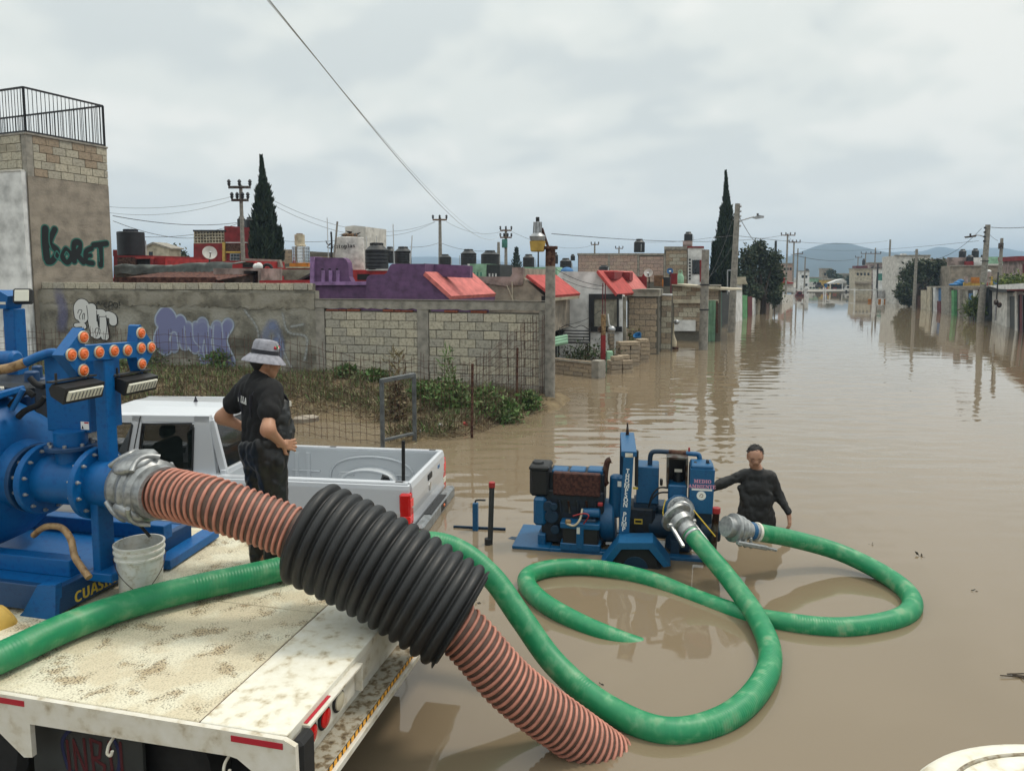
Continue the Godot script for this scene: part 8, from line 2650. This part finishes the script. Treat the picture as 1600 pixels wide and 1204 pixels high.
	var rb := thing("rubber_boot", "folded black rubber piece leaning in the pickup bed near the tailgate", "rubber", p.transform * Vector3(hit(p, 605, 752, -0.5).x, 0.09, -0.5), 0.3)
	st = mb()
	prism(st, PackedVector2Array([Vector2(-0.09, 0.0), Vector2(0.14, 0.0), Vector2(0.10, 0.24), Vector2(0.02, 0.47), Vector2(-0.05, 0.5), Vector2(-0.11, 0.34)]), 0.05, -0.05)
	bx(st, Vector3(0.22, 0.05, 0), Vector3(0.25, 0.1, 0.2), 0.03)
	obj("rubber", st, M.rubber, rb)

func boxed(p: Node3D, called: String, pts: Array, d: float, m: Material, z_from: float, z_to: float) -> void:   # the same outline on the far side of the cab
	var st := mb()
	prism(st, pxpoly(p, pts, z_from), z_to, z_to - d)
	obj(called, st, m, p)

func skull(st: SurfaceTool, c: Vector3, bs: Basis, s: Color, lip: Color) -> void:
	var e := func(x: float, y: float, z: float) -> Vector3: return c + bs * Vector3(x, y, z)
	var f: Color = s * 0.93
	body(st, [[e.call(0, 0.03, -0.03), e.call(0, 0.035, 0.02), 0.082, 0.080, s], [e.call(0, 0.015, -0.05), e.call(0, 0.0, -0.05), 0.07, 0.06, s], [e.call(0, -0.02, 0.035), e.call(0, -0.075, 0.05), 0.058, 0.040, s],
		[e.call(-0.055, -0.04, 0.0), e.call(-0.012, -0.098, 0.062), 0.026, 0.024, s], [e.call(0.055, -0.04, 0.0), e.call(0.012, -0.098, 0.062), 0.026, 0.024, s], [e.call(0, 0.012, 0.094), e.call(0, -0.026, 0.112), 0.009, 0.014, f], [e.call(-0.012, -0.03, 0.1), e.call(0.012, -0.03, 0.1), 0.010, 0.010, f],
		[e.call(-0.084, 0.005, -0.01), e.call(-0.083, -0.035, -0.002), 0.013, 0.010, f], [e.call(0.084, 0.005, -0.01), e.call(0.083, -0.035, -0.002), 0.013, 0.010, f], [e.call(-0.04, 0.026, 0.082), e.call(0.04, 0.026, 0.082), 0.011, 0.011, s], [e.call(-0.042, -0.022, 0.066), e.call(-0.042, -0.022, 0.066), 0.026, 0.026, s], [e.call(0.042, -0.022, 0.066), e.call(0.042, -0.022, 0.066), 0.026, 0.026, s],
		[e.call(-0.02, -0.058, 0.089), e.call(0.02, -0.058, 0.089), 0.008, 0.008, lip], [e.call(-0.016, -0.067, 0.087), e.call(0.016, -0.067, 0.087), 0.008, 0.008, lip], [e.call(0, -0.06, -0.01), e.call(0, -0.14, -0.03), 0.055, 0.058, s]], 0.006, 0.010)

func face_parts(root: Node3D, c: Vector3, bs: Basis) -> void:
	for x in [-0.031, 0.031]:
		var st := mb()
		ball(st, c + bs * Vector3(x, 0.004, 0.084), Vector3(0.011, 0.0075, 0.009), 5)
		obj("eye", st, M.hair, root)
		st = mb()
		tube(st, [c + bs * Vector3(x * 0.45, 0.024, 0.096), c + bs * Vector3(x * 1.1, 0.03, 0.093), c + bs * Vector3(x * 1.7, 0.022, 0.08)], 0.0045, 5)
		obj("eyebrow", st, M.hair, root)

func hand(st: SurfaceTool, w: Vector3, d: Vector3, nrm: Vector3, thumb: float, curl: float, s: Color) -> void:   # wrist, way the fingers point, out of the back of the hand
	d = d.normalized()
	var u := nrm.cross(d).normalized() * thumb      # towards the thumb
	var n := (d.cross(u) * thumb).normalized()
	var bones := [[w - d * 0.03, w + d * 0.02, 0.027, 0.026, s]]
	for k in 4:
		var off := u * (0.030 - k * 0.020)
		bones.append([w + d * 0.02 + off * 0.7, w + d * 0.085 + off, 0.016, 0.0125, s])
		var p := w + d * 0.088 + off
		var a := 0.25 * curl
		var ln: float = [0.036, 0.042, 0.039, 0.030][k]
		for j in 3:
			var q := p + (d * cos(a) - n * sin(a) + u * 0.12 * (1.5 - k)).normalized() * ln
			bones.append([p, q, 0.0098 - 0.0008 * j, 0.0090 - 0.0008 * j, s])
			p = q
			a += 0.5 * curl
			ln *= 0.72
	var t0 := w + d * 0.02 + u * 0.026
	var t1 := t0 + (d * 0.55 + u * 0.8 - n * 0.2).normalized() * 0.045
	bones.append([t0, t1, 0.015, 0.011, s])
	bones.append([t1, t1 + (d * 0.9 + u * 0.3 - n * 0.25).normalized() * 0.035, 0.0105, 0.009, s])
	body(st, bones, 0.004, 0.004)

func people() -> void:
	# the man in the hat on the deck
	var base := on(418, 884, 0.8)
	var o := thing("person", "person in grey bucket hat and black waders standing with hands on hips on the deck", "person", base, 2.40)
	o.scale = Vector3(0.93, 0.985, 0.93)
	var s := Color(0.40, 0.205, 0.125)
	var hc := Vector3(0.0, 1.585, 0.035)
	var hb := Basis(Vector3.UP, -0.16) * Basis(Vector3.RIGHT, 0.12)
	var st := mb()
	var sr := Vector3(-0.185, 1.385, -0.02); var sl := Vector3(0.185, 1.385, -0.02)
	var er := Vector3(-0.34, 1.135, -0.15); var el := Vector3(0.36, 1.14, -0.17)
	var wr := Vector3(-0.235, 0.985, 0.03); var wl := Vector3(0.22, 1.0, 0.06)
	body(st, [[Vector3(0, 1.44, -0.02), hc + Vector3(0, -0.07, -0.02), 0.06, 0.055, s], [Vector3(-0.1, 1.36, -0.02), Vector3(0.1, 1.36, -0.02), 0.08, 0.08, s], [Vector3(0, 1.28, 0), Vector3(0, 0.95, 0), 0.095, 0.10, s], [sr, er, 0.050, 0.044, s], [er, wr, 0.046, 0.029, s], [sl, el, 0.050, 0.044, s], [el, wl, 0.046, 0.029, s],
		[Vector3(-0.09, 0.9, 0), Vector3(-0.1, 0.48, 0.02), 0.08, 0.055, s], [Vector3(0.09, 0.9, 0), Vector3(0.1, 0.48, 0.02), 0.08, 0.055, s], [Vector3(-0.1, 0.48, 0.02), Vector3(-0.1, 0.08, -0.01), 0.055, 0.04, s], [Vector3(0.1, 0.48, 0.02), Vector3(0.1, 0.08, -0.01), 0.055, 0.04, s], [Vector3(-0.1, 0.05, 0), Vector3(-0.1, 0.04, 0.12), 0.04, 0.03, s], [Vector3(0.1, 0.05, 0), Vector3(0.1, 0.04, 0.12), 0.04, 0.03, s]], 0.013, 0.02)
	skull(st, hc, hb, s, s * 0.75)
	hand(st, wr, Vector3(0.22, -0.22, 0.95), Vector3(-1, 0.1, 0.2), -1.0, 0.45, s)
	hand(st, wl, Vector3(-0.15, -0.18, 0.95), Vector3(1, 0.1, 0.1), 1.0, 0.35, s)
	obj("body", st, M.skin, o)
	face_parts(o, hc, hb)
	var k := Color.WHITE
	st = mb()
	body(st, [[Vector3(-0.12, 1.36, -0.02), Vector3(0.12, 1.36, -0.02), 0.118, 0.118, k], [Vector3(-0.07, 1.25, 0.0), Vector3(0.07, 1.25, 0.0), 0.135, 0.135, k], [Vector3(-0.06, 1.12, 0.0), Vector3(0.06, 1.12, 0.0), 0.142, 0.142, k], [Vector3(-0.06, 0.99, 0.0), Vector3(0.06, 0.99, 0.0), 0.14, 0.14, k], [sr, sr.lerp(er, 0.56), 0.082, 0.086, k], [sl, sl.lerp(el, 0.56), 0.082, 0.086, k], [Vector3(0, 1.43, -0.03), Vector3(0, 1.46, -0.025), 0.085, 0.075, k]], 0.014, 0.02, [Plane(Vector3(0, 1, 0.25).normalized(), 1.475)], 0.010)
	obj("shirt", st, M.shirt_black, o)
	st = mb()
	body(st, [[Vector3(-0.07, 1.16, 0.05), Vector3(0.07, 1.16, 0.05), 0.142, 0.142, k], [Vector3(-0.075, 1.02, 0.055), Vector3(0.075, 1.02, 0.055), 0.158, 0.158, k], [Vector3(-0.08, 0.88, 0.0), Vector3(0.08, 0.88, 0.0), 0.150, 0.150, k], [Vector3(-0.08, 1.27, 0.125), Vector3(0.08, 1.27, 0.125), 0.055, 0.055, k], [Vector3(-0.08, 1.1, 0.16), Vector3(0.08, 1.1, 0.16), 0.06, 0.06, k], [Vector3(-0.105, 0.84, 0.0), Vector3(-0.115, 0.46, 0.02), 0.125, 0.105, k], [Vector3(0.105, 0.84, 0.0), Vector3(0.115, 0.46, 0.02), 0.125, 0.105, k], [Vector3(-0.115, 0.46, 0.02), Vector3(-0.115, 0.12, -0.01), 0.105, 0.08, k], [Vector3(0.115, 0.46, 0.02), Vector3(0.115, 0.12, -0.01), 0.105, 0.08, k],
		[Vector3(-0.115, 0.36, 0.02), Vector3(-0.115, 0.33, 0.02), 0.108, 0.108, k], [Vector3(0.115, 0.30, 0.02), Vector3(0.115, 0.28, 0.02), 0.106, 0.106, k], [Vector3(-0.115, 0.055, -0.04), Vector3(-0.12, 0.05, 0.16), 0.055, 0.045, k], [Vector3(0.115, 0.055, -0.04), Vector3(0.12, 0.05, 0.16), 0.055, 0.045, k], [Vector3(-0.1, 0.70, 0.06), Vector3(0.08, 0.66, 0.08), 0.075, 0.07, k], [Vector3(-0.12, 0.98, -0.09), Vector3(0.1, 0.93, -0.11), 0.06, 0.055, k]], 0.014, 0.016, [], 0.014)
	obj("waders", st, M.waders, o)
	for x in [-0.1, 0.1]:
		st = mb()
		var sp := spl([Vector3(x, 1.24, 0.185), Vector3(x * 1.1, 1.36, 0.105), Vector3(x * 1.05, 1.475, -0.02), Vector3(x * 0.9, 1.36, -0.135), Vector3(x * 0.6, 1.16, -0.12)], 6)
		for i in sp.size() - 1:
			bar(st, sp[i], sp[i + 1] + (sp[i + 1] - sp[i]) * 0.1, 0.036, 0.008)
		obj("shoulder_strap", st, M.hat_band, o)
	boxpart("buckle", Vector3(-0.125, 1.24, 0.165), Vector3(-0.08, 1.28, 0.182), M.white_steel, o)
	lettering(o, "VILLA", 0.05, M.print_white, Transform3D(Basis(Vector3.UP, PI - 0.18) * Basis(Vector3.RIGHT, -0.1), Vector3(0.05, 1.31, -0.148)), "shirt_print", "Droid Serif")
	# bucket hat
	st = mb()
	var hx := Transform3D(hb * Basis(Vector3.RIGHT, 0.05), hc + hb * Vector3(0, 0.045, -0.01))
	lathe(st, [Vector2(0.172, -0.052), Vector2(0.166, -0.040), Vector2(0.128, -0.004), Vector2(0.106, 0.012), Vector2(0.104, 0.05), Vector2(0.096, 0.098), Vector2(0.082, 0.116), Vector2(0.04, 0.122), Vector2(0, 0.118)], hx, 36)
	lathe(st, [Vector2(0.172, -0.054), Vector2(0.126, -0.010), Vector2(0.1, 0.0)], hx, 36)
	var hat := obj("bucket_hat", st, M.hat_grey, o)
	st = mb()
	lathe(st, [Vector2(0.1085, 0.012), Vector2(0.1075, 0.042)], hx, 36)
	obj("hat_band", st, M.hat_band, hat)
	var cols := [M.tape_red, M.green_paint, M.print_white, M.tape_red]
	for q in 4:
		st = mb()
		var an := 3.55 + q * 0.17
		ball(st, hx * Vector3(cos(an) * 0.103, 0.068 + 0.008 * (q % 2), -sin(an) * 0.103), Vector3(0.012, 0.013, 0.012), 5)
		obj("badge_patch", st, cols[q], hat)
	st = mb()
	body(st, [[hc + hb * Vector3(0, 0.03, -0.04), hc + hb * Vector3(0, 0.03, 0.0), 0.085, 0.08, k], [hc + hb * Vector3(0, -0.01, -0.055), hc + hb * Vector3(0, -0.035, -0.05), 0.058, 0.045, k]], 0.008, 0.012, [Plane(hb.z, hb.z.dot(hc) + 0.02)])
	obj("hair", st, M.hair, o)

	# the man in the water
	base = on(1181, 819, 0.0)
	o = thing("person", "person with glasses and wet dark long-sleeved shirt wading beside the trailer pump", "person", base + Vector3(0, -0.74, 0), -0.32)
	s = Color(0.38, 0.20, 0.13)
	hc = Vector3(-0.03, 1.60, 0.08)
	hb = Basis(Vector3.UP, 0.12) * Basis(Vector3.RIGHT, 0.30)
	sr = Vector3(-0.165, 1.34, 0.02); sl = Vector3(0.165, 1.345, 0.0)
	er = Vector3(-0.40, 1.235, 0.09); el = Vector3(0.26, 1.10, -0.03)
	wr = Vector3(-0.60, 1.15, 0.16); wl = Vector3(0.37, 0.91, 0.05)
	st = mb()
	body(st, [[Vector3(0, 1.42, 0.0), hc + hb * Vector3(0, -0.1, -0.03), 0.062, 0.058, s], [Vector3(-0.08, 1.32, 0), Vector3(0.08, 1.32, 0), 0.07, 0.07, s], [Vector3(0, 1.25, 0), Vector3(0, 0.95, 0), 0.08, 0.09, s], [sr, er, 0.048, 0.042, s], [er, wr, 0.042, 0.028, s], [sl, el, 0.048, 0.042, s], [el, wl, 0.042, 0.027, s], [Vector3(-0.09, 0.9, 0), Vector3(-0.1, 0.1, 0.02), 0.08, 0.05, s], [Vector3(0.09, 0.9, 0), Vector3(0.1, 0.1, 0.02), 0.08, 0.05, s]], 0.013, 0.02)
	skull(st, hc, hb, s, s * 0.72)
	hand(st, wr, Vector3(-0.95, -0.1, 0.25), Vector3(-0.1, 0.9, 0.3), 1.0, 0.5, s)
	hand(st, wl, Vector3(0.12, -0.98, 0.12), Vector3(0.85, 0.1, 0.3), 1.0, 0.75, s)
	obj("body", st, M.skin, o)
	face_parts(o, hc, hb)
	st = mb()
	body(st, [[Vector3(-0.10, 1.33, 0.0), Vector3(0.10, 1.33, 0.0), 0.09, 0.09, k], [Vector3(-0.07, 1.20, 0.01), Vector3(0.07, 1.20, 0.01), 0.122, 0.122, k], [Vector3(-0.07, 1.05, 0.02), Vector3(0.07, 1.05, 0.02), 0.126, 0.126, k], [Vector3(-0.085, 0.90, 0.02), Vector3(0.085, 0.90, 0.02), 0.126, 0.126, k], [Vector3(-0.095, 0.80, 0.02), Vector3(0.095, 0.80, 0.02), 0.128, 0.128, k], [sr, er, 0.066, 0.056, k], [er, wr + Vector3(0.04, 0.01, 0), 0.062, 0.046, k], [sl, el, 0.066, 0.056, k], [el, wl + Vector3(-0.01, 0.04, 0), 0.060, 0.043, k], [Vector3(0, 1.38, 0.0), Vector3(0, 1.42, 0.01), 0.085, 0.072, k],
		[Vector3(-0.2, 1.2, 0.1), Vector3(-0.05, 0.85, 0.14), 0.03, 0.03, k], [Vector3(0.16, 1.15, 0.12), Vector3(0.08, 0.8, 0.15), 0.028, 0.03, k]], 0.014, 0.018, [Plane(Vector3(0, 1, 0.25).normalized(), 1.40), Plane(Vector3(0, -1, 0.0), -0.765)], 0.010)
	obj("shirt", st, M.wet_shirt, o)
	st = mb()
	body(st, [[Vector3(-0.07, 0.84, 0.0), Vector3(0.07, 0.84, 0.0), 0.125, 0.125, k], [Vector3(-0.11, 0.8, 0.0), Vector3(-0.12, 0.1, 0.02), 0.12, 0.09, k], [Vector3(0.11, 0.8, 0.0), Vector3(0.12, 0.1, 0.02), 0.12, 0.09, k], [Vector3(0, 0.72, 0), Vector3(0, 0.6, 0), 0.13, 0.12, k]], 0.016, 0.02)
	obj("trousers", st, M.shirt_black, o)
	st = mb()
	body(st, [[hc + hb * Vector3(0, 0.038, -0.035), hc + hb * Vector3(0, 0.044, 0.012), 0.088, 0.081, k], [hc + hb * Vector3(0, 0.0, -0.06), hc + hb * Vector3(0, -0.045, -0.055), 0.072, 0.055, k], [hc + hb * Vector3(-0.074, 0.02, -0.01), hc + hb * Vector3(-0.076, -0.01, -0.005), 0.016, 0.010, k], [hc + hb * Vector3(0.074, 0.02, -0.01), hc + hb * Vector3(0.076, -0.01, -0.005), 0.016, 0.010, k]], 0.006, 0.010, [Plane((hb * Vector3(0, -0.55, 0.83)).normalized(), (hb * Vector3(0, -0.55, 0.83)).normalized().dot(hc) - 0.004)], 0.009)
	obj("hair", st, M.hair_grey, o)
	put(leaves(1100, func(rr):
		var d := Vector3(rr.randfn(), absf(rr.randfn()) * 0.9 - 0.25, rr.randfn() - 0.35).normalized()
		var q := Vector3(d.x * 0.088, 0.035 + d.y * 0.088, -0.015 + d.z * 0.10)
		if q.y * -0.55 + q.z * 0.83 > 0.0:
			q.z = -0.02 - absf(q.z) * 0.4
		return hc + hb * q, Vector2(0.005, 0.024), [Color(0.012, 0.011, 0.010), Color(0.028, 0.027, 0.027), Color(0.008, 0.008, 0.008)], 900, hb * Vector3(0.3, 0.6, 0.2), 0.05), "hair_strands", M.leaf, o)
	st = mb()
	for x in [-0.034, 0.034]:
		var ring := []
		for q in 15:
			var an := TAU * q / 14.0
			ring.append(hc + hb * Vector3(x + cos(an) * 0.025, 0.002 + sin(an) * 0.018, 0.106))
		tube(st, ring, 0.0022, 5, false)
	tube(st, [hc + hb * Vector3(-0.010, 0.006, 0.108), hc + hb * Vector3(0.010, 0.006, 0.108)], 0.0022, 5)
	for x in [-1.0, 1.0]:
		tube(st, [hc + hb * Vector3(x * 0.058, 0.006, 0.104), hc + hb * Vector3(x * 0.085, 0.006, 0.0)], 0.0022, 5)
	obj("glasses", st, M.trim_black, o)

func small_things() -> void:
	# the white bodywork at the lower right corner
	var c := at(1600, 1236, 2.7)
	var o := thing("vehicle_panel", "rounded white vehicle panel with a groove at the lower right corner", "vehicle", c, 0.12)
	var st := mb()
	lathe(st, [Vector2(0.50, -0.5), Vector2(0.50, -0.06), Vector2(0.485, -0.02), Vector2(0.45, 0.008), Vector2(0.40, 0.018), Vector2(0.2, 0.02), Vector2(0, 0.02)], Transform3D(Basis.from_scale(Vector3(1.0, 1, 0.55)), Vector3(0.08, 0, -0.0)), 56)
	obj("panel", st, M.deck_white, o)
	var ring := []
	for k in 40:
		var a := PI * 0.15 + PI * 0.9 * k / 39.0
		ring.append(Vector3(0.08 + cos(a) * 0.33, 0.019, -sin(a) * 0.33 * 0.5))
	tubepart("groove_seal", ring, 0.008, M.grimy_steel, o, 8)
	# floating scraps
	var r := RandomNumberGenerator.new(); r.seed = 90
	var n := 0
	for q in [[1590, 1058, 0.10, "dark twig tangle floating near the right edge"], [1438, 868, 0.06, "small dark scrap floating right of the green loop"], [1520, 922, 0.04, "tiny dark speck floating far right of the green loop"], [1362, 850, 0.035, "tiny leaf floating above the green loop"], [940, 1068, 0.03, "tiny speck floating inside the near hose loop"], [748, 940, 0.05, "brown leaf floating between the black pipe and the hose"]]:
		var p := on(q[0], q[1], 0.004)
		if n == 0:
			var tw := thing("floating_twigs", q[3], "debris", p)
			for k in 5:
				tubepart("twig", [Vector3(r.randfn() * 0.05, 0.004, r.randfn() * 0.04), Vector3(r.randfn() * 0.08, 0.012, r.randfn() * 0.05)], 0.005, M.bark, tw, 5)
		else:
			tag(put(leaves(6, func(rr): return Vector3(rr.randfn() * q[2] * 0.3, 0.003, rr.randfn() * q[2] * 0.2), Vector2(q[2] * 0.4, q[2] * 0.8), [Color(0.03, 0.025, 0.02)], 600 + n, Vector3(0.5, 0, 0.2), 0.0), "floating_leaf", M.leaf, self, Transform3D(Basis(), p)), q[3], "debris", "scraps floating on the water")
		n += 1
